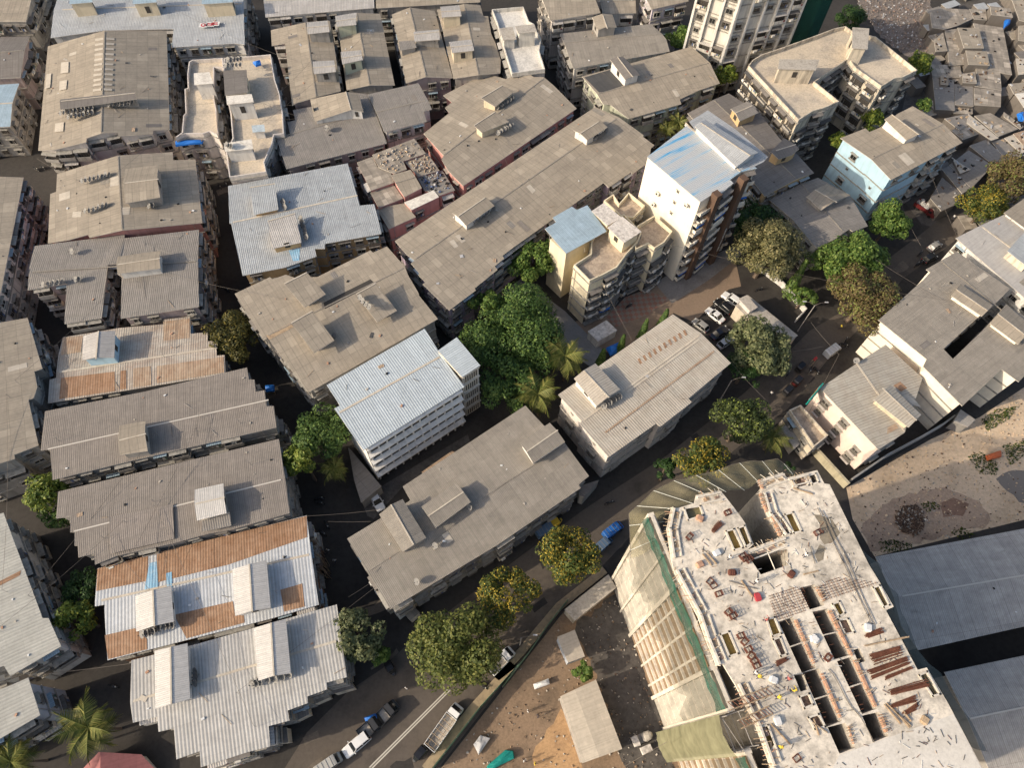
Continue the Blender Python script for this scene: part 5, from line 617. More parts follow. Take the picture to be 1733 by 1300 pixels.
CABLE=[
([56.53,77.56,8.5],[60.8,70.87,8.0],'overhead cable from the double armed lamp to the clinic'),
([60.8,70.87,8.0],[51.46,55.44,7.0],'overhead cable dropping past the clinic annex'),
([39.91,67.86,9.0],[46.4,60.87,7.0],'overhead cable crossing the dark main road'),
([58.67,73.19,7.0],[51.73,70.61,9.0],'overhead cable towards the grey green tree'),
([-102.36,111.6,10.0],[-89.49,103.36,12.3],'cable from the lane to the shed roofed tan block'),
([-32.03,35.52,10.0],[-20.97,37.32,9.0],'cable across the alley to the school yard'),
([-28.52,34.74,10.0],[-21.99,35.31,9.0],'lower cable across the alley to the school yard'),
([-70.4,10.4,9.0],[-54.13,12.74,9.0],'cable across the dark yard at the lower left'),
([-44.96,88.78,12.5],[-40.92,96.61,12.0],'cable crossing the blue grey roof'),
([-23.6,23.1,10.0],[-20.75,25.55,9.0],'cable at the corner of the grey brown roof'),
([80.72,111.17,9.0],[82.81,97.97,8.0],'cable along the road beside the blue block'),
([17.76,1.66,5.0],[21.14,4.46,20.0],'guy wire rising from the yard to the netted facade'),
]
PROPS={
'bluetarp':[([(18.25,74.52),(20.78,75.9),(21.01,73.91),(19.12,72.75)],'blue tarpaulin tent beside the white cabin',1.8),([(-20.66,7.17),(-18.85,7.87),(-18.52,7.13),(-20.21,6.43)],'bright blue tarpaulin over the roadside stall',1.4),([(16.84,82.7),(19.27,84.35),(19.31,83.57),(16.98,82.13)],'blue awning over the door of the yellow block',2.6),([(-61.66,140.58),(-60.09,141.43),(-59.58,140.13),(-60.69,139.5)],'crumpled blue tarpaulin on the cream terrace',13.4),([(-73.87,116.71),(-67.96,117.34),(-67.99,116.51),(-73.53,115.41)],'long blue awning at the end of the cream terrace',11.5),([(-46.87,63.57),(-45.13,63.81),(-44.87,62.46),(-46.45,62.23)],'blue plastic sheet in the dark alley',1.5),([(127.38,179.94),(129.4,181.02),(128.43,178.65),(126.24,176.62)],'blue tarpaulin in the corner of the slum',4.5),([(118.99,143.21),(120.75,143.94),(119.73,140.73),(118.73,140.99)],'blue tarpaulin on the right slum edge',4.8),([(87.87,54.64),(90.97,55.79),(90.7,54.43),(87.84,53.54)],'orange tarpaulin heap on the dirt lot',0.9),([(-1.76,1.29),(0.94,3.54),(2.12,3.47),(2.38,2.45),(-0.36,1.13),(-1.49,0.49)],'teal green net heap in the construction yard',0.8),([(108.77,126.32),(111.61,125.46),(111.7,124.75),(110.12,123.96)],'red tarpaulin scrap on a slum roof',5.0),([(58.78,73.47),(59.39,74.08),(59.58,73.5),(59.07,72.99)],'red umbrella over a roadside stall',2.2),([(4.95,12.79),(7.39,13.71),(7.57,12.88),(5.21,12.01)],'white sheet on trestles in the yard',0.8),([(-3.9,4.12),(-2.91,5.42),(-1.35,5.05),(-3.0,2.69)],'stack of grey sheets in the yard',0.7)],
}
EX={'bamboo': [(-34.02, 36.53), (-32.26, 33.29), (-30.77, 30.66), (-29.7, 28.07)], 'fins': [(36.14, 94.09), (41.53, 98.29)], 'tower_a': 2.223, 'tower_ac': [(27.06, 100.08, 18.1), (26.89, 100.23, 14.9), (31.42, 94.4, 21.1)], 'sign': [(52.64, 59.87), (55.63, 63.36)], 'redsign': [(-76.17, 153.76), (-74.59, 154.14), (-73.48, 154.5)]}
# ---------------------------------------------------------------- window and balcony prototypes (x along wall, y outwards, z up; centred on the wall)
def proto_win(fr,w=1.3,h=1.2,grille=False,awn=None,cloth=None):
    m=MB(); m.box((0,.03,0),(w,.06,h),'glass')
    for sx in(-1,1): m.box((sx*(w/2+.04),.07,0),(.08,.14,h+.16),fr)
    for sz in(-1,1): m.box((0,.07,sz*(h/2+.04)),(w,.14,.08),fr)
    m.box((0,.075,0),(.05,.1,h),fr); m.box((0,.2,-h/2-.14),(w+.4,.4,.1),'ledge')
    m.box((0,.32,h/2+.22),(w+.5,.64,.09),awn or 'ledge')
    if grille:
        for i in range(7): m.box((-w/2-.1+i*(w+.2)/6,.5,-.05),(.035,.035,h+.3),'grillemetal')
        for k in(-.5,-.1,.3): m.box((0,.5,k),(w+.25,.035,.035),'grillemetal')
        m.box((0,.28,-h/2-.2),(w+.25,.5,.05),'grillemetal')
    if cloth:
        for i,c in enumerate(cloth): m.box((-w/2+.25+i*.4,.56,-.2),(.32,.03,.7),c)
    return m
def proto_gal(wall,w=2.6,h=2.4,awn='ledge',cloth=None,ac=False,ph=.9,dep=.9):
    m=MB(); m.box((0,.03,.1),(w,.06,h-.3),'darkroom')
    m.box((0,.45,-h/2+.02),(w+.25,.9,.14),'ledge'); m.box((0,.86,-h/2+.05+ph/2),(w+.2,.08,ph),wall)
    for sx in(-1,1): m.box((sx*(w/2+.06),.45,-h/2+.05+ph/2),(.08,.82,ph),wall)
    m.box((0,.5,h/2-.05),(w+.3,1.0,.08),awn,ax=(Vector((1,0,0)),Vector((0,.96,-.26)),Vector((0,.26,.96))))
    for i in range(6): m.box((-w/2+i*w/5,.84,.3),(.03,.03,.75),'grillemetal')
    m.box((0,.84,.68),(w,.03,.03),'grillemetal')
    for i,c in enumerate(cloth or ()): m.box((-w/2+.4+i*.55,.92,-h/2+.75),(.42,.03,.5),c)
    if ac: m.box((w/4,1.05,-h/2+.55),(.8,.3,.55),'acwhite')
    return m
def proto_vent(): 
    m=MB(); m.box((0,.02,0),(.5,.04,.5),'darkroom'); m.box((0,.12,.32),(.75,.24,.06),'ledge'); m.box((0,.05,-.3),(.7,.1,.08),'frame'); return m
def proto_ac():
    m=MB(); m.box((0,.3,0),(.85,.32,.6),'acwhite'); m.box((0,.47,0),(.4,.02,.4),'dark'); m.box((0,.2,-.34),(.9,.45,.05),'grillemetal'); return m
PW={}
def reg(k,name,m): 
    o=m.build(name); PW[k]=(name,o.data); bpy.data.objects.remove(o)
reg('w0','window',proto_win('frame')); reg('w1','window',proto_win('framewhite',1.6,1.3)); reg('w2','window',proto_win('frame',1.5,1.2,True)); reg('w3','window',proto_win('frame',1.7,1.3,True,'asbd',('clothwhite','clothblue')))
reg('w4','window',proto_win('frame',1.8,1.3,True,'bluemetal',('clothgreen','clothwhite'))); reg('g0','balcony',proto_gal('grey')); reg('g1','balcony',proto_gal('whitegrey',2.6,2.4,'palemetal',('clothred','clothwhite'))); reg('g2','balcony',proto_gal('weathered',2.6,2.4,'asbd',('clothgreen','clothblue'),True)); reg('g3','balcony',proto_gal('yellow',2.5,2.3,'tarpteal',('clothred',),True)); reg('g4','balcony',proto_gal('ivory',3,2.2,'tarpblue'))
reg('g5','balcony',proto_gal('grey',2.7,2.5,'asbd',None,False,.35)); reg('g6','balcony',proto_gal('whitegrey',2.7,2.5,'tarp',('clothwhite',),True,.4)); reg('v','ventilator',proto_vent()); reg('a','air_conditioner',proto_ac())
# sunlit clinic window: hooded, with pot shelf
m=proto_win('framewhite',1.3,1.3,True); m.box((0,.6,-.95),(1.7,.6,.08),'whitewarm'); reg('c','window',m)
def inside(x,y,P):
    c=False
    for i in range(len(P)):
        a,b=P[i-1],P[i]
        if (a[1]>y)!=(b[1]>y) and x<(b[0]-a[0])*(y-a[1])/(b[1]-a[1])+a[0]: c=not c
    return c
CAND=[]   # (root, type, pos, angle)
ROOTS={}
def build_building(b):
    P=ccw(b['p']);R=b.get('R');z=b['z'];s=b['s'];c=cen(P);flat=b['r'].startswith('flat')
    root=empty(b['n'],(c[0],c[1],0),b['l'],b['c'],b.get('g')); off=(c[0],c[1],0); ROOTS[b['l']]=root
    W_=inset(P,b['oh']) if b['oh'] else P; st=b['st']; rng=random.Random(b['l'])
    m=MB(); wall=b['w']; wm='school' if st=='school' else wall
    if flat:
        wall_into(m,W_,z-.9,None,0,wm,drop=.05); m.build('wall',root,off)
        m=MB(); m.prism(inset(W_,.06),z-1.0,z-.9,b['r']); m.build('roof',root,off)
        I=inset(W_,.22);m=MB();n=len(W_)
        for i in range(n):
            j=(i+1)%n;a,d,e,f=W_[i],W_[j],I[j],I[i]
            m.face([(*a,z),(*d,z),(*e,z),(*f,z)],wm); m.face([(*a,z-.95),(*d,z-.95),(*d,z),(*a,z)],wm); m.face([(*e,z-.95),(*f,z-.95),(*f,z),(*e,z)],wm)
        m.build('parapet',root,off)
    else:
        wall_into(m,W_,z,R,s,wm); m.build('wall',root,off)
        m=MB(); roof_into(m,P,z,R,s,b['r']); m.build('roof',root,off)
        if R and (st!='blank' or b['r']=='asbs'):
            a,e=Vector(R[0]),Vector(R[1]); m=MB(); m.box((*((a+e)/2),z+.03),((e-a).length*.97,.24 if b['r'].startswith('asb') else .34,.06),'sunedge_trim' if b['r'] in('asbs','asbr') else 'asbw' if b['r'].startswith('asb') else 'creamsheet',math.atan2(e.y-a.y,e.x-a.x)); m.build('ridge_cap',root,off)
    Z=plane_z(R,z,s)
    for k,(bp,bz,br,bm_,bw) in enumerate(b.get('b',())):
        bi=inset(bp,1.1 if 'plate' in b['l'] else .35); m=MB(); wall_into(m,bi,bz,br,.22,bw,z0=min(z-1.8,min(Z(*q) for q in bp)-.3)); 
        q=ccw(bi)
        for i in range(len(q)):
            p0,p1=Vector(q[i-1]),Vector(q[i]);e=p1-p0;L=e.length
            if L>2.2:
                nn=Vector((e.y,-e.x)).normalized();mid=(p0+p1)/2; zz=Z(*mid)
                if bz-zz>2.3 and (i+k)%2==0: m.box((*(mid+nn*.03),zz+(bz-zz)*.5-.1),(min(1,L*.3),.08,(bz-zz)*.45),'darkroom',math.atan2(e.y,e.x))
        sh=m.build('roof_shed',root,off); m=MB(); roof_into(m,bp,bz,br,.22,bm_,.1); m.build('shed_roof',sh,off)
        if br:
            a,e=Vector(br[0]),Vector(br[1]); m=MB(); m.box((*((a+e)/2),bz+.04),((e-a).length,.22,.06),'creamsheet',math.atan2(e.y-a.y,e.x-a.x)); m.build('ridge_cap',sh,off)
    for k,(sp,sm,sn) in enumerate(b.get('sh',())):
        m=MB(); roof_into(m,sp,z,None if not R else R,s,sm,.0,up=.03+.006*k if sn!='roof_sheet' else .3)
        m.build(sn,root,off)
    if b['r'] in('asb','asbg','asbr','asbw','palemetal','lightgrey') and R and len(P)>3:   # mismatched replacement sheets, laid along the slope
        a0=Vector(R[0]);d=(Vector(R[1])-a0).normalized();nv=Vector((-d.y,d.x)); xs=[(Vector(q)-a0) for q in P]
        for k in range(rng.randint(2,5)):
            u=rng.uniform(min(x.dot(d) for x in xs),max(x.dot(d) for x in xs)); v=rng.uniform(min(x.dot(nv) for x in xs),max(x.dot(nv) for x in xs)); w_,l_=rng.choice((1.05,1.05,2.1)),rng.choice((1.7,2.2,3.0))
            if abs(v)<l_*.6: continue
            Q=[a0+d*(u+i*w_/2)+nv*(v+j*l_/2) for i,j in((-1,-1),(1,-1),(1,1),(-1,1))]
            if all(inside(q.x,q.y,inset(P,.3)) for q in Q) and not any(inside(q.x,q.y,bx[0]) for q in Q for bx in b.get('b',())):
                m=MB(); roof_into(m,[tuple(q) for q in Q],z,R,s,rng.choice(('asbd','asbg','palesheet','asbr','asbw')),.0,up=.03); m.build('patch_sheet',root,off)
    # facade
    n=max(1,round((min(Z(*q) for q in W_)-.3)/3.05)); led=[MB() for _ in range(n+2)]
    if st in('blank','ribtower','school'): 
        if st!='blank': facade_special(b,root,off,W_,z)
        return
    for i in range(len(W_)):
        p0,p1=Vector(W_[i]),Vector(W_[(i+1)%len(W_)]);e=p1-p0;L=e.length
        if L<1.0: continue
        t=e/L;nn=Vector((t.y,-t.x));mid=(p0+p1)/2
        if nn.dot(-mid)<-4: continue
        ze=min(Z(*p0),Z(*p1))-(.9 if flat else .3);fh=ze/n;ang=math.atan2(t.y,t.x)+math.pi
        ra=math.atan2(t.y,t.x)
        if st not in('tower','plainwin'):
            for k in range(1,n+(1 if flat else 0)): led[k].box((*(mid+nn*.12),k*fh),(L+.02,.24,.16),'ledge',ra)
        elif st=='tower' and nn.y<0 and nn.x>0:
            for k in range(1,n): led[k].box((*(mid+nn*.5),k*fh),(L,1.0,.16),'slabedge',ra); led[k].box((*(mid+nn*.95),k*fh+.45),(L,.1,.8),'slabedge',ra)
        w={'chawl':2.75,'plainwin':3.7,'few':4.6,'bands':4.0 if nn.y<-.2 and nn.x>.2 else 1e6}.get(st,2.95)
        cnt=int(L/w)
        if L>2.2 and st!='bands': cnt=max(cnt,1)
        seq=[rng.random() for _ in range(max(cnt,1))]
        for k in range(n):
            zc=(k+.5)*fh
            for j in range(cnt):
                q=p0+t*((j+.5)*L/cnt); r=(seq[j]*.65+rng.random()*.35)
                if st=='chawl':
                    ty='w0' if r<.2 else 'w1' if r<.3 else 'w2' if r<.45 else 'w3' if r<.54 else 'w4' if r<.6 else 'g0' if r<.74 else 'g1' if r<.83 else 'g2'
                    if L<2.4: ty='v' if r<.5 else 'w0'
                elif st=='bands': ty='w1' if r<.6 else 'g0'
                elif st=='few': ty=['w0','w2','v'][(j+k)%3] if L<14 else 'w0' if r<.4 else 'w2' if r<.7 else 'g0'
                elif st=='plainwin': ty='c' if L>6 else 'w1'
                elif st=='tower':
                    if nn.y<0 and nn.x>0: ty='g4' if (j+k)%5==0 else 'g5' if (j+k)%2 else 'g6'
                    else: ty='v' if j==cnt//2 else None
                elif st=='balcony':
                    lit=nn.x<-.3 and b['w']=='yellow'
                    ty=None if lit else ('g3' if b['w']=='yellow' and r<.08 else 'g5' if r<.45 else 'g6' if r<.75 else 'g2')
                if ty: CAND.append((root,ty,(q.x,q.y,zc),ra+math.pi))
            if st=='chawl' and L>5 and rng.random()<.25: 
                q=p0+t*(L*rng.uniform(.2,.8)); CAND.append((root,'a',(q.x,q.y,zc-fh*.35),ra+math.pi))
        if st in('chawl','balcony') and L>4:
            for f in (.12,.88)[:1 if L<9 else 2]:
                q=p0+t*(L*f+.3); m=MB(); m.bar((*(q+nn*.16),0),(*(q+nn*.16),ze),.06,'pipe',5); m.build('drainpipe',root,off)
    for q in led:
        if q.v: q.build('floor_ledge',root,off)
def frame_of(P,i):
    p0,p1=Vector(P[i]),Vector(P[(i+1)%len(P)]);e=p1-p0;L=e.length;t=e/L; return p0,p1,L,t,Vector((t.y,-t.x)),math.atan2(t.y,t.x)
def facade_special(b,root,off,P,z):
    if b['st']=='school':
        for i in range(len(P)):
            p0,p1,L,t,nn,ra=frame_of(P,i);mid=(p0+p1)/2
            if nn.y<-.3 and nn.x>0.2 and L>10:
                Z=plane_z(b['R'],z,b['s']);zt=Z(*mid)-.4;n=5;fh=zt/n
                for k in range(n):
                    m=MB(); ax=(Vector((t.x,t.y,0)),Vector((nn.x*.94,nn.y*.94,-.34)),Vector((nn.x*.34,nn.y*.34,.94)))
                    m.box((*(mid+nn*.40),k*fh+fh*.93),(L-.1,.85,.12),'school',ax=ax); m.box((*(mid+nn*.8),k*fh+fh*.84),(L-.1,.06,.2),'slabedge',ra); m.build('sloping_sunshade',root,off)
                    m=MB(); m.box((*(mid+nn*.03),k*fh+fh*.22),(L-.6,.06,fh*.40),'darkroom',ra); m.build('corridor_opening',root,off)
                    m=MB()
                    for j in range(12): m.box((*(p0+t*(.5+j*(L-1)/11)+nn*.12),k*fh+fh*.3),(.28,.24,fh*.6),'school',ra)
                    m.build('column',root,off)
        A,az=b['an'],15.5; m=MB(); wall_into(m,inset(A,.25),az,None,0,'school'); an=m.build('stair_block',root,off); m=MB(); roof_into(m,A,az,None,0,'schoolmetal',.15); m.build('stair_roof',an,off)
        Q=inset(A,.25)
        for i in range(len(Q)):
            p0,p1,L,t,nn,ra=frame_of(Q,i);mid=(p0+p1)/2
            if nn.dot(-mid)>0:
                for k in range(5):
                    m=MB(); m.box((*(mid+nn*.15),k*3.05+2.95),(L+.1,.3,.3),'slabedge',ra)
                    for j in range(int(L/.45)): m.box((*(p0+t*(.3+j*.45)+nn*.06),k*3.05+1.5),(.16,.12,2.4),'slabedge',ra)
                    m.box((*(mid+nn*.02),k*3.05+1.5),(L-.3,.04,2.3),'darkroom',ra); m.build('louvre_screen',root,off)
    if b['st']=='ribtower':
        for i in range(len(P)):
            p0,p1,L,t,nn,ra=frame_of(P,i);mid=(p0+p1)/2
            if nn.dot(-mid)<0: continue
            n=9;fh=z/n;cnt=max(2,int(L/3.0))
            for j in range(cnt+1):
                q=p0+t*(j*L/cnt); m=MB(); m.box((*(q+nn*.35),z/2),(.5,.7,z),'white',ra); m.build('pilaster',root,off)
            for k in range(n):
                for j in range(cnt):
                    q=p0+t*((j+.5)*L/cnt); CAND.append((root,['w2','w3','g2','w0','g1'][(k*7+j*3)%5],(q.x,q.y,(k+.5)*fh),ra+math.pi))
                m=MB(); m.box((*(mid+nn*.1),k*fh),(L,.2,.18),'ledge',ra); m.build('floor_ledge',root,off)
for b in BLD: build_building(b)
# special additions to the yellow block, the tower and the clinic
def by(s): return next(r for l,r in ROOTS.items() if s in l)
yb=next(b for b in BLD if 'wing' in b); r=by('open terrace and blue sheet roof'); off=tuple(r.location)
m=MB(); wall_into(m,yb['wing'],14.3,None,0,'yellow'); w=m.build('side_wing',r,off)
m=MB(); roof_into(m,yb['sheet'],16.0,(yb['sheet'][0],yb['sheet'][1]),.03,'bluemetal'); m.build('sheet_roof',r,off)
m=MB()
for q in inset(yb['sheet'],.8): m.bar((*q,13),(*q,15.8),.07,'pipe',5)
m.build('roof_post',r,off)
r=by('brown fins'); off=tuple(r.location)
for (x,y) in EX['fins']:
    m=MB(); m.box((x,y,12.3),(1.3,1.5,24.6),'brown',.62); m.build('fin',r,off)
x,y=EX['fins'][1]; m=MB()
for k in range(13): m.box((x-.1+.42,y-.86,11.5-k*.55),(.3,.08,.34 if k%3 else .22),'framewhite',.62)
m.build('name_lettering',r,off)
for (x,y,zz) in EX['tower_ac']: CAND.append((r,'a',(x,y,zz),EX['tower_a']))
r=by('teal signboard'); off=tuple(r.location)
A,Bq=Vector(EX['sign'][0]),Vector(EX['sign'][1]); t=(Bq-A).normalized(); ra=math.atan2(t.y,t.x); c=(A+Bq)/2; L=(Bq-A).length
m=MB(); m.box((*c,9.2),(L,.25,1.9),'tarpteal',ra); nn=Vector((t.y,-t.x)); nn=nn if nn.dot(-c)>0 else -nn
m.box((*(c+t*L*.05+nn*.14),9.2),(L*.16,.03,1.8),'paint_yellow',ra); m.box((*(c+t*L*.25+nn*.14),9.2),(L*.2,.03,1.2),'paint_white',ra); m.box((*(c-t*L*.3+nn*.14),9.5),(L*.22,.03,.5),'paint_white',ra); m.cyl((*(c+t*L*.25+nn*.16),9.2),.35,.06,'tarporange',10,(nn.x,nn.y,0)); m.build('signboard',r,off)
r=by('three blue capped stair heads'); off=tuple(r.location)
for i,(x,y) in enumerate(EX['redsign']):
    m=MB(); m.box((x,y,12.95),(1.9,1.5,.06),'whitesheet',.05)
    if i==0: m.cyl((x,y,13.0),.62,.05,'signred',14); m.cyl((x,y,13.03),.28,.05,'whitesheet',10)
    else:
        for a in(-.45,.2): m.box((x+a,y+.25,13.0),(.5,.35,.05),'signred',.05); m.box((x+a+.1,y-.3,13.0),(.65,.3,.05),'signred',.05)
    m.build('painted_board',r,off)
# keep only the windows that the photograph (or a step to the side of it) can show
bpy.context.view_layer.update(); dg=bpy.context.evaluated_depsgraph_get()
EYES=[Vector((dx,dy,120)) for dx,dy in((0,0),(-14,0),(14,0),(0,12),(0,-10))]
NWIN=0
percount={}; WR=random.Random(3)
for root,ty,(x,y,zc),ra in CAND:
    nn=Vector((math.sin(ra-math.pi),-math.cos(ra-math.pi),0)); p=Vector((x,y,zc))+nn*.75; ok=False
    for e in EYES:
        d=p-e; hit,loc,_,_,ob,_=SC.ray_cast(dg,e,d.normalized(),distance=d.length-.1)
        if not hit: ok=True; break
    if not ok or (name_skip:=WR.random()<.10): continue
    name,me=PW[ty]; key=(root.name,name); percount[key]=percount.get(key,0)+1
    if percount[key]>95: continue
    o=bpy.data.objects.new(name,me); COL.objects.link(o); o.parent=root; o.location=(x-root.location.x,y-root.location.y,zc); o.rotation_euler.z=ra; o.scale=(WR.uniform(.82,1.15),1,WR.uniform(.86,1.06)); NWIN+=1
print('windows',NWIN,'of',len(CAND))
# ---------------------------------------------------------------- ground, roads, yards
def jag(P,seed):
    r=random.Random(seed); out=[]
    for i in range(len(P)):
        a,b=Vector(P[i]),Vector(P[(i+1)%len(P)]);L=(b-a).length;n=max(1,int(L/1.1));nv=Vector((-(b-a).y,(b-a).x)).normalized()
        for k in range(n): p=a.lerp(b,k/n)+nv*r.uniform(-.75,.75)*min(.8,L/8); out.append((p.x,p.y))
    return out
def sheet(name,P,z,mat,kind='structure'):
    m=MB(); q=ccw(P)
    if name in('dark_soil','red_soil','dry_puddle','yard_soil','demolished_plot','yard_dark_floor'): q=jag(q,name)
    tris=geometry.tessellate_polygon([[Vector((x,y,0)) for x,y in q]])
    m.mesh([(x,y,z) for x,y in q],[t if True else t for t in tris],mat)
    o=m.build(name); bm=bmesh.new(); bm.from_mesh(o.data); bmesh.ops.recalc_face_normals(bm,faces=bm.faces)
    for f in bm.faces:
        if f.normal.z<0: f.normal_flip()
    bm.to_mesh(o.data); bm.free(); return tag(o,kind=kind)
m=MB(); m.face([(-2500,-2500,0),(2500,-2500,0),(2500,2500,0),(-2500,2500,0)],'asphalt'); tag(m.build('ground'),kind='structure')
G=GROUND
for n,k,z,mt in [('lane','alley',.004,'asphalt'),('road','road',.008,'roadmat'),('dirt_lot','lot',.012,'dirt'),('construction_yard','yard',.012,'yardmat'),('yard_dark_floor','yarddark',.016,'yarddark'),('yard_soil','soil',.018,'soilmat'),('compound_floor','court',.012,'courtmat'),('checkered_paving','checker',.020,'checker'),('grey_paving','paving',.014,'pavingmat'),('driveway','drive',.016,'drivemat'),('slum_ground','slumground',.004,'yarddark'),('demolished_plot','debris',.010,'debrismat'),('red_soil','redmud',.016,'redmud'),('dark_soil','shadesoil',.0142,'shadesoil'),('dry_puddle','puddle',.020,'puddlemat')]:  # dark_soil: darker reddish earth with part of the lot's shade in its colour
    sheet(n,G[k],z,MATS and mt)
sheet('school_yard',G['green'],.018,'yarddark')
for k in('mark1','mark2'): sheet('road_marking',G[k],.014,'roadpaint')
def rand_in(P,rng):
    xs=[p[0] for p in P];ys=[p[1] for p in P]
    for _ in range(200):
        x,y=rng.uniform(min(xs),max(xs)),rng.uniform(min(ys),max(ys));c=False
        for i in range(len(P)):
            a,b=P[i-1],P[i]
            if (a[1]>y)!=(b[1]>y) and x<(b[0]-a[0])*(y-a[1])/(b[1]-a[1])+a[0]: c=not c
        if c: return x,y
    return cen(P)
rng=random.Random(5)
rp=random.Random(44)
for k in range(26):
    x,y=rand_in(G['road'] if k%3 else G['alley'],rp); a=.62+rp.uniform(-.2,.2); l,w=rp.uniform(1.2,5),rp.uniform(.6,1.8); t=Vector((math.cos(a),math.sin(a)));nv=Vector((-t.y,t.x)); c=Vector((x,y))
    Q=jag([tuple(c+t*i*l/2+nv*j*w/2) for i,j in((-1,-1),(1,-1),(1,1),(-1,1))],k)
    sheet('road_patch',Q,.0105+.0001*k,'roadpatch' if k%2 else 'roaddust')
# grass tufts and rubble: nobody could count them
m=MB()
for k in('grass1','grass2','grass3','grass4','grass5','grass6'):
    P=G[k]; A=abs(sum(P[i-1][0]*P[i][1]-P[i][0]*P[i-1][1] for i in range(len(P))))/2
    for _ in range(int(A*22)):
        x,y=rand_in(P,rng); a=rng.uniform(0,6.28);h=rng.uniform(.1,.35);w=rng.uniform(.06,.18)
        m.face([(x-w*math.cos(a),y-w*math.sin(a),0.02),(x+w*math.cos(a),y+w*math.sin(a),.02),(x+w*.6*math.cos(a)+h*.3,y+w*.6*math.sin(a),h),(x-w*.6*math.cos(a),y-w*.6*math.sin(a)+h*.3,h)],'leaf_dark' if rng.random()<.5 else 'leaf_olivegreen')
tag(m.build('weeds'),'low green weeds and grass patches on the dirt lot','weeds',kind='stuff')
def rubble(name,P,n,s0,s1,mats,label,zz=0,seed=1):
    r=random.Random(seed);m=MB()
    for _ in range(n):
        x,y=rand_in(P,r);s=r.uniform(s0,s1);a=Vector((r.gauss(0,1),r.gauss(0,1),r.gauss(0,1))).normalized();b=a.orthogonal().normalized();c=a.cross(b)
        m.box((x,y,zz+s*.25),(s,s*r.uniform(.3,.9),s*r.uniform(.2,.7)),r.choice(mats),ax=(a,b,c))
    return tag(m.build(name),label,'rubble',kind='stuff')
rubble('rubble',G['lot'],1500,.08,.35,['rubblemat','dirt','concrete','dirt'],'loose stones and litter scattered over the dirt lot',seed=2)
rubble('rubble_heap',G['rubble'],700,.1,.4,['rubblemat','rubblemat','rubblemat','rubblemat','rubblemat','concrete'],'dark rubble heap in the shaded part of the dirt lot',.2,3)
rubble('debris',G['debris'],1300,.12,.5,['debrismat','debrismat','debrismat','junk','debrismat','greysheet'],'grey demolition debris on the cleared plot behind the concrete block',0,4)
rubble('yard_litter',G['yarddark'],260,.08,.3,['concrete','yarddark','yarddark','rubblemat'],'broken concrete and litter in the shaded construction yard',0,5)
rubble('yard_stones',G['yard'],350,.1,.35,['yardmat','concrete'],'stones scattered over the brown construction yard',0,6)
# fences and walls
for n,l,P,h,w,mt in FENCE:
    m=MB(); P=[Vector(p) for p in P]; Lf=[];Rt=[]
    for i,p in enumerate(P):
        d=(P[min(i+1,len(P)-1)]-P[max(i-1,0)]).normalized();nv=Vector((-d.y,d.x))*w/2; Lf.append(p+nv);Rt.append(p-nv)
    for i in range(len(P)-1):
        a,b,c,d=Lf[i],Lf[i+1],Rt[i+1],Rt[i]
        m.face([(*d,h),(*c,h),(*b,h),(*a,h)],mt); m.face([(*b,0),(*a,0),(*a,h),(*b,h)],mt); m.face([(*d,0),(*c,0),(*c,h),(*d,h)],mt)
    for q,s in((0,1),(len(P)-1,-1)): L=[(*Lf[q],0),(*Rt[q],0),(*Rt[q],h),(*Lf[q],h)]; m.face(L[::s],mt)
    root=tag(m.build(n),l,'fence' if 'fence' in n else 'wall')
    if n=='site_fence':
        m=MB()
        for i in range(len(P)-1):
            a,b=Vector(P[i]),Vector(P[i+1]);k=int((b-a).length/2.4)
            for j in range(k+1):
                q=a.lerp(b,j/max(k,1)); m.bar((*q,0),(*q,h+.1),.06,'pipe',4)
        m.build('fence_post',root)
r=random.Random(15); m=MB(); PB=[Vector(p) for p in EX['bamboo']]
for k in range(190):
    t=r.random()*2.999; i=int(t); c=PB[i].lerp(PB[i+1],t-i)+Vector((r.uniform(-.6,.9),r.uniform(-.3,.3))); h=r.uniform(4,8.5); m.bar((*c,0),(*(c+Vector((r.uniform(-.9,.3),r.uniform(-.6,.6)))),h),.05,r.choice(['timber','bark','junk']),4)
tag(m.build('bamboo_stack'),'dense stack of brown bamboo poles standing against the rust banded block','bamboo stack')
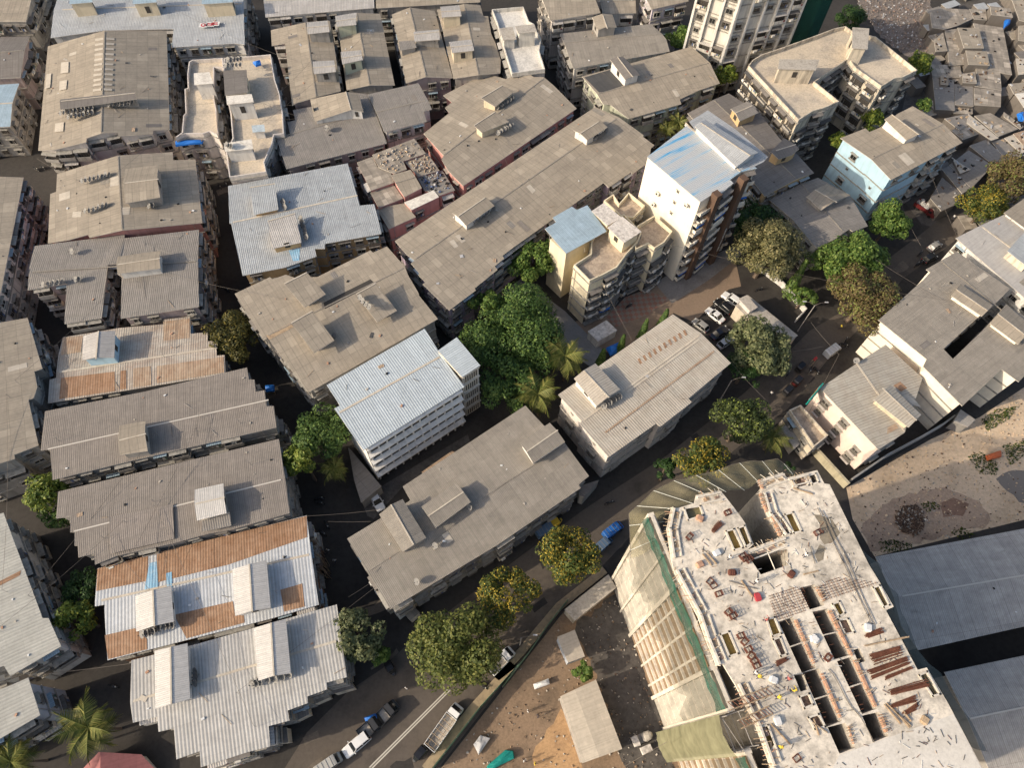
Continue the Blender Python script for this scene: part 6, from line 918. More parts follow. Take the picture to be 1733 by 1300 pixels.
# ---------------------------------------------------------------- trees
def leafcard(m,p,n,s,mat,r):
    a=n.orthogonal().normalized();t=r.uniform(0,6.28);b=n.cross(a);u=a*math.cos(t)+b*math.sin(t);v=n.cross(u);k=s*r.uniform(.5,1.55)
    m.face([p-u*k,p-v*k*.55,p+u*k,p+v*k*.55],mat)
def tree(i,T):
    kind,x,y,z,R,fl,nn,label=T; r=random.Random(100+i); root=empty('tree',(x,y,0),label,'tree')
    ry=R*fl; ry=min(ry,z-.8) if z-ry<.6 else ry
    sx,sy=r.uniform(.88,1.14),r.uniform(.88,1.14); clumps=[]; nc=int((10+R*4.2)*nn**.5)
    for k in range(nc):
        t=r.uniform(0,6.283);w=r.uniform(-.35,1)
        q=math.sqrt(max(0,1-w*w))*r.uniform(.75,1.0) if w<.8 else r.uniform(0,.6); d=r.uniform(.42,.86)
        clumps.append((Vector((math.cos(t)*q*R*d*1.08*sx,math.sin(t)*q*R*d*1.08*sy,w*ry*d)),r.uniform(.17,.34)*R))
    m=MB();mat='leaf_'+kind; ls=.23 if kind in('greygreen','bright','yellowgreen') else .19; N=int(min(15000,max(1200,185*R*R*nn))); B_=MB()
    tot=sum(c[1]**2 for c in clumps)
    for c,cr in clumps:
        fp=r.choice((.02,.1,.45,.95))
        for _ in range(int(N*cr*cr/tot)):
            d=Vector((r.gauss(0,1),r.gauss(0,1),r.gauss(0,.9)+.25)).normalized(); k=r.uniform(.55,1.08)**.5; p=Vector((c.x+d.x*cr*k,c.y+d.y*cr*k,c.z+d.z*cr*k*.8))
            n=(d+Vector((r.gauss(0,.45),r.gauss(0,.45),r.gauss(0,.3)+.45))).normalized()
            leafcard(m,p,n,ls*(1+.03*R),mat,r)
            if kind=='flower' and d.z>-.1 and r.random()<fp: leafcard(B_,p+d*.10,n,.12,'blossom',r)
    cr=m.build('crown',root); cr.location.z=z
    if B_.v: o=B_.build('blossom',root); o.location.z=z
    m=MB(); rt=.09+R*.035; fork=Vector((r.uniform(-.2,.2),r.uniform(-.2,.2),max(1.2,z-ry*.75)))
    m.tube([(0,0,0),fork*.5+Vector((.1,0,0)),fork],[rt*1.5,rt*1.05,rt],'bark')
    for c,q in r.sample(clumps,min(9,len(clumps))):
        e=c+Vector((0,0,z)); mid=fork.lerp(e,.5)+Vector((0,0,-.2)); m.tube([fork,mid,e],[rt*.6,rt*.35,.04],'bark',5)
    m.build('trunk',root)
for i,T in enumerate(TREES): tree(i,T)
for i,(x,y,rr,h,l) in enumerate(CON):
    r=random.Random(i+7);root=empty('cypress',(x,y,0),l,'tree'); m=MB(); lean=2.2 if 'leaning' in l else .2
    for _ in range(1500):
        t=r.random();z=.4+t*(h-.4);q=rr*.55*(1-t*.8)*r.uniform(.5,1);a=r.uniform(0,6.28); n=Vector((math.cos(a),math.sin(a),.7)).normalized()
        leafcard(m,Vector((math.cos(a)*q+lean*t*.5,math.sin(a)*q+lean*t,z)),n,.2,'leaf_bright' if 'leaning' in l else 'leaf_green',r)
    m.build('crown',root); m=MB(); m.tube([(0,0,0),(lean*.25,lean*.5,h*.5),(lean*.45,lean*.9,h*.9)],[.13,.08,.02],'bark'); m.build('trunk',root)
FR=[]
for v in range(3):
    r=random.Random(v); m=MB(); L=1.0; pts=[]; droop=(.55,.8,1.05)[v]
    for k in range(11):
        t=k/10; pts.append(Vector((t*math.cos(t*droop*.9),0,.35*t-t*t*droop*.72)))
    m.tube(pts,[.012*(1-.8*k/10) for k in range(11)],'leaf_palm',4)
    for k in range(2,44):
        t=k/44;i=min(9,int(t*10));p=pts[i].lerp(pts[i+1],t*10-i);w=.21*math.sin(min(1,t*1.15+.12)*math.pi)**.7+.03
        for s in(-1,1):
            tip=p+Vector((.10+r.uniform(-.02,.03),s*w,-.10-r.uniform(0,.10)));d=Vector((.011,0,0)); m.face([p-d,p+d,tip+d*.3,tip-d*.3],'leaf_palm')
    o=m.build('frond'); FR.append(o.data); bpy.data.objects.remove(o)
for i,(x,y,h,rr,l) in enumerate(PALM):
    r=random.Random(i+40);root=empty('palm_tree',(x,y,0),l,'palm tree')
    m=MB(); m.tube([(.5,.3,0),(.3,.15,h*.4),(0,0,h)],[.22,.15,.13],'bark',7); m.build('trunk',root)
    nf=14
    for k in range(nf):
        o=bpy.data.objects.new('frond',FR[k%3]); COL.objects.link(o); o.parent=root; o.location=(0,0,h); s=rr*r.uniform(.95,1.3); o.scale=(s,s,s); o.rotation_euler=(r.uniform(-.3,.3),[-.55,-.2,.12][k%3]+r.uniform(-.1,.1),k*2.4+r.uniform(-.2,.2))
    m=MB()
    for k in range(6): 
        a=k*1.05; m.cyl((.25*math.cos(a),.25*math.sin(a),h-.25),.13,.26,'leaf_darkbright',7)
    m.build('coconut_cluster',root)
# ---------------------------------------------------------------- vehicles (x forward)
def loft(m,secs,mat,cap=True):
    """secs: list of (x, [(y,z)...])"""
    n=len(secs[0][1]);vs=[(x,y,z) for x,p in secs for y,z in p]
    fs=[(i*n+j,(i+1)*n+j,(i+1)*n+(j+1)%n,i*n+(j+1)%n) for i in range(len(secs)-1) for j in range(n)]
    if cap: fs+=[tuple(range(n)),tuple(range((len(secs)-1)*n+n-1,(len(secs)-1)*n-1,-1))]
    m.mesh(vs,fs,mat)
def rsec(hw,z0,z1,t=.86): return [(-hw*.96,z0),(hw*.96,z0),(hw,z0+(z1-z0)*.5),(hw*.97,z0+(z1-z0)*.8),(hw*t,z1),(-hw*t,z1),(-hw*.97,z0+(z1-z0)*.8),(-hw,z0+(z1-z0)*.5)]
def wheel_objs(root,xs,hw,r,w=.2):
    for x in xs:
        for s in(-1,1):
            m=MB(); m.cyl((x,s*(hw-w*.4),r),r,w,'tyre',14,(0,1,0)); m.cyl((x,s*(hw-w*.4+.02*s),r),r*.58,w*1.04,'rim',10,(0,1,0)); m.build('wheel',root)
def car(root,paint,L,W,H,style):
    hw=W/2;b=.52*H+.05;m=MB(); h=L/2
    hood=.60 if style!='van' else .5
    loft(m,[(-h,rsec(hw*.86,.32,b*.88)),(-h+.15,rsec(hw*.95,.25,b*.98)),(-h*.5,rsec(hw,.22,b)),(h*.35,rsec(hw,.22,b)),(h*.75,rsec(hw*.97,.22,b*.90)),(h-.15,rsec(hw*.90,.25,b*.80)),(h,rsec(hw*.76,.32,b*.66))],paint); m.build('body',root)
    ra=dict(sedan=(-h*.66,-h*.34,h*.10,h*.44),suv=(-h*.96,-h*.82,h*.12,h*.42),hatch=(-h*.92,-h*.66,h*.16,h*.50))[style]
    m=MB(); q=[(ra[0],b,hw*.90),(ra[1],H,hw*.74),(ra[2],H,hw*.74),(ra[3],b,hw*.90)]
    vs=[(x,s*w,z-(.03 if z==b else .04)) for x,z,w in q for s in(-1,1)]; m.mesh(vs,[(0,1,3,2),(2,3,5,4),(4,5,7,6),(0,2,4,6),(1,7,5,3)],'glass'); m.build('window_glass',root)
    m=MB(); x0,x1=ra[1],ra[2]; w=hw*.76
    loft(m,[(x0-.06,[(-w,H-.05),(w,H-.05),(w*.9,H),(-w*.9,H)]),((x0+x1)/2,[(-w*1.01,H-.05),(w*1.01,H-.05),(w*.9,H+.04),(-w*.9,H+.04)]),(x1+.06,[(-w,H-.05),(w,H-.05),(w*.9,H),(-w*.9,H)])],paint); m.build('roof',root)
    m=MB()
    for s in(-1,1):
        m.bar((ra[0],s*hw*.9,b),(ra[1],s*hw*.75,H-.02),.045,paint); m.bar((ra[3],s*hw*.9,b),(ra[2],s*hw*.75,H-.02),.045,paint); xm=(ra[1]+ra[2])/2; m.bar((xm,s*hw*.92,b),(xm,s*hw*.76,H-.02),.05,paint)
    m.build('pillar',root)
    for s in(-1,1):
        m=MB(); m.box((h-.12,s*hw*.62,b*.74),(.16,.34,.14),'headlamp'); m.build('headlight',root)
        m=MB(); m.box((-h+.06,s*hw*.70,b*.84),(.1,.26,.16),'taillamp'); m.build('taillight',root)
        m=MB(); m.box((ra[3]-.15,s*(hw+.1),b+.05),(.12,.2,.13),paint); m.build('mirror',root)
    wheel_objs(root,(-h*.62,h*.62),hw,.31)
def van(root,paint,L,W,H):
    h=L/2;hw=W/2;m=MB(); P=lambda t,z:rsec(hw*t,.3,z,.92)
    loft(m,[(-h,P(.94,H*.94)),(-h+.1,P(1,H)),(h*.45,P(1,H)),(h*.62,P(.98,H*.96)),(h*.84,P(.96,H*.60)),(h,P(.86,H*.46))],paint); m.build('body',root)
    m=MB(); m.face([(h*.64,-hw*.8,H*.94),(h*.64,hw*.8,H*.94),(h*.855,hw*.82,H*.62),(h*.855,-hw*.82,H*.62)][::-1],'glass'); 
    for s in(-1,1): m.box((h*.25,s*hw*1.0,H*.72),(L*.28,.03,H*.24),'glass')
    m.build('windscreen',root)
    for s in(-1,1): m=MB(); m.box((h-.05,s*hw*.6,H*.36),(.12,.3,.16),'headlamp'); m.build('headlight',root)
    m=MB(); [m.box((-h*.7+i*L*.17,0,H+.03),(.05,W*.86,.05),'pipe') for i in range(4)]; m.build('roof_rack',root)
    wheel_objs(root,(-h*.6,h*.62),hw,.32)
def rick(root,paint):
    m=MB(); loft(m,[(-1.25,rsec(.62,.28,.95)),(-.2,rsec(.66,.25,.95)),(.45,rsec(.55,.25,.85)),(1.05,rsec(.32,.3,.95)),(1.3,rsec(.18,.4,.85))],paint if paint!='paint_black' else 'paint_dark'); m.build('body',root)
    m=MB(); top='paint_yellow' if paint=='paint_yellow' else 'paint_black'
    loft(m,[(-1.25,[(-.58,.95),(.58,.95),(.58,1.35),(.45,1.55),(-.45,1.55),(-.58,1.35)]),(-1.0,[(-.64,.95),(.64,.95),(.64,1.5),(.5,1.72),(-.5,1.72),(-.64,1.5)]),(-.3,[(-.66,1.25),(.66,1.25),(.66,1.52),(.5,1.75),(-.5,1.75),(-.66,1.52)]),(.55,[(-.62,1.45),(.62,1.45),(.62,1.52),(.48,1.70),(-.48,1.70),(-.62,1.52)])],top); m.build('canopy',root)
    m=MB(); m.face([(.56,-.5,1.5),(.56,.5,1.5),(.98,.3,.95),(.98,-.3,.95)],'glass'); m.build('windscreen',root)
    m=MB(); m.box((-.75,0,.7),(.5,1.1,.25),'maroonseat' if 'maroonseat' in MATS else 'dark'); m.build('seat',root)
    m=MB(); m.cyl((1.2,0,.62),.1,.1,'headlamp',8,(1,0,0)); m.build('headlight',root)
    for x,y in((-.8,-.56),(-.8,.56),(1.05,0)): m=MB(); m.cyl((x,y,.24),.24,.12,'tyre',12,(0,1,0)); m.build('wheel',root)
def truck(root,paint,L,cage=True,load=None):
    h=L/2;m=MB(); cl=1.75; hw=.95
    loft(m,[(h-cl,rsec(hw,.4,1.9,.92)),(h-cl*.55,rsec(hw,.4,1.95,.9)),(h-cl*.2,rsec(hw*.98,.4,1.25,.92)),(h,rsec(hw*.86,.45,1.0,.9))],paint); m.build('cab',root)
    m=MB(); m.face([(h-cl*.52,-hw*.8,1.9),(h-cl*.52,hw*.8,1.9),(h-cl*.19,hw*.84,1.28),(h-cl*.19,-hw*.84,1.28)][::-1],'glass'); [m.box((h-cl*.75,s*hw,1.5),(cl*.4,.04,.5),'glass') for s in(-1,1)]; m.build('windscreen',root)
    m=MB(); x0,x1=-h,h-cl-.12; bl=x1-x0; c=(x0+x1)/2
    m.box((c,0,.78),(bl,2.0,.14),paint)
    for s in(-1,1): m.box((c,s*.97,1.25),(bl,.07,.85),paint)
    for x in(x0+.04,x1-.04): m.box((x,0,1.25),(.07,1.87,.85),paint)
    m.box((c,0,.87),(bl-.1,1.84,.03),'concrete'); m.build('cargo_bed',root)
    if cage:
        m=MB()
        for k in range(7): x=x0+.3+k*(bl-.6)/6; m.bar((x,-.95,1.75),(x,.95,1.75),.035,'timber')
        for s in(-.5,.5): m.bar((x0+.2,s,1.78),(x1-.2,s,1.78),.03,'timber')
        for k in range(4):
            for s in(-1,1): x=x0+.3+k*(bl-.6)/3; m.bar((x,s*.95,1.6),(x,s*.95,1.78),.03,'timber')
        m.build('cage',root)
    if load:
        r=random.Random(3)
        for k in range(14):
            m=MB(); a=r.uniform(0,3); loft(m,[(-.55,rsec(.15,.0,.2)),(-.3,rsec(.36,-.05,.36)),(.3,rsec(.36,-.05,.36)),(.55,rsec(.15,0,.2))],'clothwhite'); o=m.build('sack',root); o.location=(r.uniform(x0+.5,x1-.5),r.uniform(-.6,.6),1.1+.35*(k//6)); o.rotation_euler=(r.uniform(-.2,.2),r.uniform(-.2,.2),a)
    for s in(-1,1): m=MB(); m.box((h-.06,s*.65,.75),(.1,.3,.18),'headlamp'); m.build('headlight',root)
    wheel_objs(root,(-h+1.1,h-.95),.95,.36,.26)
for k,x,y,a,colr,l,g in VEH:
    cat={'sedan':'car','suv':'car','hatch':'car','van':'van','rick':'auto rickshaw','truck':'truck','truck2':'truck','pickup':'truck','lorry':'truck'}[k]
    nm={'car':'parked_car','van':'van','auto rickshaw':'auto_rickshaw','truck':'truck'}[cat]; p='paint_'+colr
    root=empty(nm,(x,y,.022),l,cat,g,a)
    if k=='sedan': car(root,p,4.35,1.72,1.45,'sedan')
    elif k=='suv': car(root,p,4.4,1.8,1.68,'suv')
    elif k=='hatch': car(root,p,3.75,1.62,1.5,'hatch')
    elif k=='van': van(root,p,3.9,1.62,1.85)
    elif k=='rick': rick(root,p)
    elif k=='truck': truck(root,p,7.3)
    elif k=='truck2': truck(root,p,4.8,False)
    elif k=='pickup': truck(root,p,3.9,False)
    elif k=='lorry': truck(root,p,5.2,False,True)
# motorbike prototype with parts
def bike(name='motorbike'):
    root=bpy.data.objects.new(name,None); COL.objects.link(root)
    for x in(-.62,.62):
        m=MB(); m.cyl((x,0,.3),.3,.1,'tyre',14,(0,1,0)); m.cyl((x,0,.3),.17,.11,'rim',8,(0,1,0)); m.build('wheel',root)
    m=MB(); loft(m,[(-.75,rsec(.07,.55,.68)),(-.3,rsec(.13,.42,.80)),(.1,rsec(.15,.38,.92)),(.35,rsec(.13,.45,.90)),(.5,rsec(.06,.55,.8))],('paint_dark','paint_navy')[0]); m.build('body',root)
    m=MB(); loft(m,[(-.8,rsec(.10,.70,.80)),(-.4,rsec(.15,.74,.83)),(-.02,rsec(.12,.76,.86))],'dark'); m.build('seat',root)
    m=MB(); m.box((.02,0,.36),(.42,.26,.28),'grillemetal'); m.build('engine',root)
    m=MB(); m.bar((.36,-.36,1.02),(.36,.36,1.02),.03,'dark'); m.bar((.62,.06,.3),(.36,.06,1.0),.03,'rim'); m.bar((.62,-.06,.3),(.36,-.06,1.0),.03,'rim'); m.build('handlebar',root)
    m=MB(); m.cyl((.52,0,.88),.09,.1,'headlamp',8,(1,0,0)); m.build('headlight',root); return root
pb=bike()
for i,(x,y,a,l) in enumerate(BIKES):
    o=pb if i==0 else copy_tree(pb); o.location=(x,y,.022); o.rotation_euler.z=a; tag(o,l,'motorbike','motorbikes and scooters in the streets')
# ---------------------------------------------------------------- people: one skinned body, posed
def person_mesh(pose):
    J=dict(pelvis=(0,0,.93),waist=(0,0,1.08),chest=(.02,0,1.30),neck=(.02,0,1.47),head=(.04,0,1.60),crown=(.04,0,1.70))
    s=.10 if pose==0 else .28
    for k,sg in(('l',1),('r',-1)):
        d=s*sg if pose==1 else s*.3*sg
        J['hip'+k]=(0,.10*sg,.90);J['knee'+k]=(d*.7+.05,.11*sg,.50);J['ank'+k]=(d,.11*sg,.09);J['toe'+k]=(d+.17,.12*sg,.04)
        J['sh'+k]=(.02,.19*sg,1.40);J['el'+k]=(-d*.5+(.12 if pose==2 else -.02),.25*sg,1.14);J['wr'+k]=(-d*.6+(.34 if pose==2 else .08),.22*sg,.93 if pose!=2 else 1.12);J['ha'+k]=(-d*.6+(.43 if pose==2 else .12),.21*sg,.84 if pose!=2 else 1.12)
    rad=dict(pelvis=.15,waist=.13,chest=.16,neck=.06,head=.10,crown=.075,hip=.10,knee=.065,ank=.045,toe=.04,sh=.065,el=.045,wr=.034,ha=.042)
    N=list(J);E=[('pelvis','waist'),('waist','chest'),('chest','neck'),('neck','head'),('head','crown')]
    for k in'lr': E+=[('pelvis','hip'+k),('hip'+k,'knee'+k),('knee'+k,'ank'+k),('ank'+k,'toe'+k),('chest','sh'+k),('sh'+k,'el'+k),('el'+k,'wr'+k),('wr'+k,'ha'+k)]
    me=bpy.data.meshes.new('person_skeleton'); me.from_pydata([J[n] for n in N],[(N.index(a),N.index(b)) for a,b in E],[]); o=bpy.data.objects.new('person_skeleton',me); COL.objects.link(o)
    o.modifiers.new('s','SKIN'); me.skin_vertices[0]
    for i,n in enumerate(N):
        r=rad.get(n) or rad[n[:-1]]; me.skin_vertices[0].data[i].radius=(r,r*(.75 if n in('chest','waist','pelvis') else 1))
    me.skin_vertices[0].data[0].use_root=True; o.modifiers.new('sub','SUBSURF').levels=1
    d=bpy.context.evaluated_depsgraph_get(); out=bpy.data.meshes.new_from_object(o.evaluated_get(d)); bpy.data.objects.remove(o)
    out.materials.clear()
    for k in('skin','shirt_white','trouser','hair'): out.materials.append(MATS[k])
    for p in out.polygons:
        c=p.center; r=abs(c.y)
        p.material_index=3 if c.z>1.63 or (c.z>1.54 and c.x<0) else 0 if c.z>1.46 else 2 if c.z<.98 and r<.19 and c.z>.1 else 0 if (r>.18 and c.z<1.12) or c.z<=.1 else 1
        p.use_smooth=True
    return out
PM=[person_mesh(k) for k in range(3)]
hm=MB(); vs=[]; 
for k in range(4):
    for j in range(10): a=j*.6283;t=k/3*1.45; vs.append((.04+.135*math.cos(t)*math.cos(a),.12*math.cos(t)*math.sin(a),1.63+.12*math.sin(t)))
hm.mesh(vs,[(k*10+j,k*10+(j+1)%10,(k+1)*10+(j+1)%10,(k+1)*10+j) for k in range(3) for j in range(10)]+[tuple(range(30,40))],'paint_yellow'); ho=hm.build('helmet'); HM=ho.data; bpy.data.objects.remove(ho)
for i,(x,y,z,a,colr,l) in enumerate(PEOPLE):
    me=PM[(1 if z==0 else 2) if i%3 else 0]; o=bpy.data.objects.new('person',me); COL.objects.link(o); o.location=(x,y,z+.02); o.rotation_euler.z=a; tag(o,l,'person')
    sl=o.material_slots[1]; sl.link='OBJECT'; sl.material=MATS['shirt_'+colr]
    if 'worker' in l and colr=='yellow': h=bpy.data.objects.new('helmet',HM); COL.objects.link(h); h.parent=o
# ---------------------------------------------------------------- satellite dishes
m=MB(); ax=Vector((-.55,-.45,.70)).normalized(); u=ax.orthogonal().normalized(); v=ax.cross(u); vs=[Vector((0,0,.6))-ax*.10]; 
for k in(1,2): 
    for j in range(12): a=j*math.pi/6; vs.append(Vector((0,0,.6))+(u*math.cos(a)+v*math.sin(a))*.22*k*1.05-ax*.10*(1-(k/2)**2))
m.mesh(vs,[(0,1+j,1+(j+1)%12) for j in range(12)]+[(1+j,13+j,13+(j+1)%12,1+(j+1)%12) for j in range(12)],'dishgrey')
m.bar((0,0,-.3),(0,0,.55),.03,'pipe'); e=Vector((0,0,.6))+ax*.42-Vector((0,0,.16)); m.bar(Vector((0,0,.6))-v*.35,e,.02,'pipe'); m.box(e,(.1,.1,.1),'dark'); o=m.build('satellite_dish'); DM=o.data; bpy.data.objects.remove(o)
r=random.Random(9)
for a,b,n,z,l in DISH:
    for k in range(n):
        t=(k+.5)/n if n>1 else .5; o=bpy.data.objects.new('satellite_dish',DM); COL.objects.link(o); o.location=(a[0]+(b[0]-a[0])*t+r.uniform(-.1,.1),a[1]+(b[1]-a[1])*t+r.uniform(-.1,.1),z); s=r.uniform(1.15,1.4); o.scale=(s,s,s); o.rotation_euler.z=r.uniform(-.15,.15); tag(o,l,'satellite dish','row of dishes: '+l if n>1 else None)
# ---------------------------------------------------------------- lamps, cables, tarpaulins
for (x,y),h,l in POLES:
    root=empty('street_lamp',(x,y,0),l,'street lamp'); m=MB(); m.tube([(0,0,0),(0,0,h*.6),(0,0,h)],[.13,.1,.08],'pipe',8); m.build('pole',root)
    for s in((-1,1) if 'double' in l else (1,)):
        m=MB(); m.tube([(0,0,h-.1),(s*.9,.2,h+.5),(s*1.9,.4,h+.55)],[.05,.04,.035],'grillemetal',6); m.build('arm',root)
        m=MB(); m.box((s*2.1,.43,h+.52),(.7,.22,.1),'greysheet'); m.build('lamp_head',root)
for a,b,l in CABLE:
    a,b=Vector(a),Vector(b); m=MB(); pts=[a.lerp(b,t/12)-Vector((0,0,.06*(a-b).length*4*(t/12)*(1-t/12)*.6)) for t in range(13)]; m.tube(pts,[.028]*13,'grillemetal',4); tag(m.build('overhead_cable'),l,'cable')
r=random.Random(33); tops=[(cen(b['p']),b['z']) for b in BLD if 'apartment_block'==b['n'] and len(b['p'])>6]
for k in range(26):
    (p,za)=r.choice(tops); near=sorted(tops,key=lambda t:(t[0][0]-p[0])**2+(t[0][1]-p[1])**2)[1:6]; q,zb=r.choice(near)
    a=Vector((p[0]+r.uniform(-5,5),p[1]+r.uniform(-5,5),za+1.1)); b=Vector((q[0]+r.uniform(-5,5),q[1]+r.uniform(-5,5),zb+1.1)); m=MB(); L=(a-b).length
    m.tube([a.lerp(b,t/10)-Vector((0,0,L*.10*(t/10)*(1-t/10))) for t in range(11)],[.022]*11,'grillemetal',4); m.bar(a-Vector((0,0,1.4)),a,.03,'pipe'); m.bar(b-Vector((0,0,1.4)),b,.03,'pipe'); tag(m.build('rooftop_cable'),'thin dark cable sagging between short posts on two roofs','cable','thin cables strung between the roofs')
r=random.Random(21)
for P,l,z in PROPS['bluetarp']:
    mt='tarporange' if 'orange' in l else 'tarpteal' if 'teal' in l else 'tarpred' if 'red' in l else 'whitesheet' if 'white sheet' in l else 'greysheet' if 'grey' in l else 'tarpblue'
    nm='umbrella' if 'umbrella' in l else 'net_heap' if 'net heap' in l else 'tarpaulin' if 'sheets' not in l and 'trestle' not in l else 'sheet_stack'
    q=ccw(P);c=Vector(cen(q));m=MB();ring=[]
    hgt=.9 if 'tent' in l else .35 if z<20 else .2
    sub=[]
    for i in range(len(q)):
        a,b=Vector(q[i]),Vector(q[(i+1)%len(q)])
        for t in(0,.33,.66): sub.append(a.lerp(b,t))
    n=len(sub);zb=z-.5 if nm!='net_heap' else .02
    L0=[(p.x,p.y,zb+r.uniform(0,.12)) for p in sub];L1=[(*(c+(p-c)*.93),z+r.uniform(-.1,.1)) for p in sub];L2=[(*(c+(p-c)*r.uniform(.45,.6)),z+hgt*r.uniform(.3,.8)) for p in sub]
    m.mesh(L0+L1+L2+[(*c,z+hgt)],[(i,(i+1)%n,n+(i+1)%n,n+i) for i in range(n)]+[(n+i,n+(i+1)%n,2*n+(i+1)%n,2*n+i) for i in range(n)]+[(2*n+i,2*n+(i+1)%n,3*n) for i in range(n)],mt)
    if z<3 and nm!='net_heap':
        for p in q: m.bar((*(c+(Vector(p)-c)*.9),0),(*(c+(Vector(p)-c)*.9),z),.04,'timber')
    tag(m.build(nm),l,nm.replace('_',' '))
# junk heaped on the patched tenement roofs
for b in BLD:
    if 'junk' in b: rubble('roof_junk',inset(b['p'],.5),80 if b['junk']==1 else 80,.15,.6,['timber','asbj','junk','timber','concrete','greysheet'] if b['junk']==1 else ['clothblue','greysheet','dark','junk'],'boards and rags heaped on the roof: '+b['l'],b['z'],len(b['l']))
r=random.Random(91); SG=GROUND['slumground']
for k in range(70):
    x,y=rand_in(SG,r); a=.3+r.uniform(-.25,.25); w,l,z=r.uniform(2.2,4.2),r.uniform(2.5,5),r.uniform(2.2,3.1); t=Vector((math.cos(a),math.sin(a)));n=Vector((-t.y,t.x)); c=Vector((x,y)); Q=[tuple(c+t*i*l/2+n*j*w/2) for i,j in((-1,-1),(1,-1),(1,1),(-1,1))]
    o=empty('shack',(x,y,0),'low tin roofed filler shack wedged in a gap between the larger slum roofs','shack','filler shacks of the slum'); m=MB(); wall_into(m,inset(Q,.12),z,None,0,'shackwall'); m.build('wall',o,(x,y,0)); m=MB(); roof_into(m,Q,z,None,0,r.choice(('asbj','asbg','asbd','asb','greymetal')),.06); m.build('roof',o,(x,y,0))
r=random.Random(78); m=MB()
for b in BLD:
    if b['n'] in('apartment_block','warehouse','school_building') and not b['r'].startswith('flat') and len(b['p'])>3:
        P=inset(b['p'],.8); Z=plane_z(b.get('R'),b['z'],b['s'])
        for _ in range(int(abs(sum(P[i-1][0]*P[i][1]-P[i][0]*P[i-1][1] for i in range(len(P))))/2/28)):
            x,y=rand_in(P,r); k=r.random(); a=r.uniform(0,3.1)
            if any(inside(x,y,q[0]) for q in b.get('b',())): continue
            if k<.5: s=r.uniform(.12,.3); m.box((x,y,Z(x,y)+s*.3),(s*1.6,s,s*.6),r.choice(['brickred','concrete','whitesheet','dark']),a)
            elif k<.8: l=r.uniform(.6,2.2); m.bar((x-l*math.cos(a)/2,y-l*math.sin(a)/2,Z(x,y)+.1),(x+l*math.cos(a)/2,y+l*math.sin(a)/2,Z(x,y)+.1),.035,r.choice(['pipe','timber','grillemetal']))
            elif k<.9: m.box((x,y,Z(x,y)+.06),(r.uniform(.5,1.2),r.uniform(.3,.7),.05),r.choice(['rustlight','tarp','greysheet','palesheet']),a)
            else: m.bar((x,y,Z(x,y)),(x,y,Z(x,y)+1.6),.03,'pipe'); m.bar((x-.5,y,Z(x,y)+1.5),(x+.5,y+.1,Z(x,y)+1.5),.02,'pipe')
tag(m.build('roof_scraps'),'loose bricks, pipes and scraps scattered over the big roofs','roof clutter',kind='stuff')
r=random.Random(77); m=MB()
for b in BLD:
    if b['n']=='shack' and b['z']<7:
        P=inset(b['p'],.4)
        for _ in range(7): x,y=rand_in(P,r); s=r.uniform(.15,.4); m.box((x,y,b['z']+s*.3),(s*r.uniform(1,3),s,s*.6),r.choice(['rubblemat','concrete','greysheet','tyre','timber']),r.uniform(0,3))
tag(m.build('roof_weights'),'stones, tyres and scraps weighing down the slum roofs','roof clutter',kind='stuff')
# ---------------------------------------------------------------- the tower under construction
C=CO; ZS=36.0
root=empty('construction_building',(30,20,0),'raw concrete building under construction with netted side and workers on its open top slab','building'); off=(30,20,0)
def cdt(outer,holes):
    vs=[];es=[];fs=[]
    for P in [outer]+holes:
        q=ccw(P);b=len(vs);vs+=[Vector(p) for p in q];es+=[(b+i,b+(i+1)%len(q)) for i in range(len(q))];fs.append(list(range(b,b+len(q))))
    V,E,F,ov,oe,of=geometry.delaunay_2d_cdt(vs,es,fs,0,1e-3)
    return V,[f for f,o in zip(F,of) if 0 in o and not any(k in o for k in range(1,len(holes)+1))]
C['voids']=[inset(p,-.22) for p in C['voids']]; C['brick']=[inset(p,.14) for p in C['brick']]
holes=[p for p,_ in C['pits']]+C['voids']
V,F=cdt(C['slab'],holes)
m=MB(); m.mesh([(v.x,v.y,ZS) for v in V],F,'slabconc'); m.mesh([(v.x,v.y,ZS-.35) for v in V],[f[::-1] for f in F],'slabconc')
def ring(m,P,z0,z1,mat,inward=False):
    q=ccw(P)
    for i in range(len(q)):
        a,b=q[i],q[(i+1)%len(q)]; L=[(*a,z0),(*b,z0),(*b,z1),(*a,z1)]; m.face(L[::-1] if inward else L,mat)
ring(m,C['slab'],ZS-.35,ZS,'slabedge'); m.build('top_slab',root,off)
for P,k in C['pits']:
    m=MB(); ring(m,P,ZS-.7,ZS,'slabedge',True); q=ccw(P); m.face([(x,y,ZS-.55) for x,y in q],k if k not in('dark',) else 'darkroom')
    for i in range(len(q)):
        a,b=Vector(q[i]),Vector(q[(i+1)%len(q)]);c=(a+b)/2; m.box((*c,ZS+.04),((b-a).length+.2,.2,.10),'slabedge',math.atan2(b.y-a.y,b.x-a.x))
    m.build('sunken_pit',root,off)
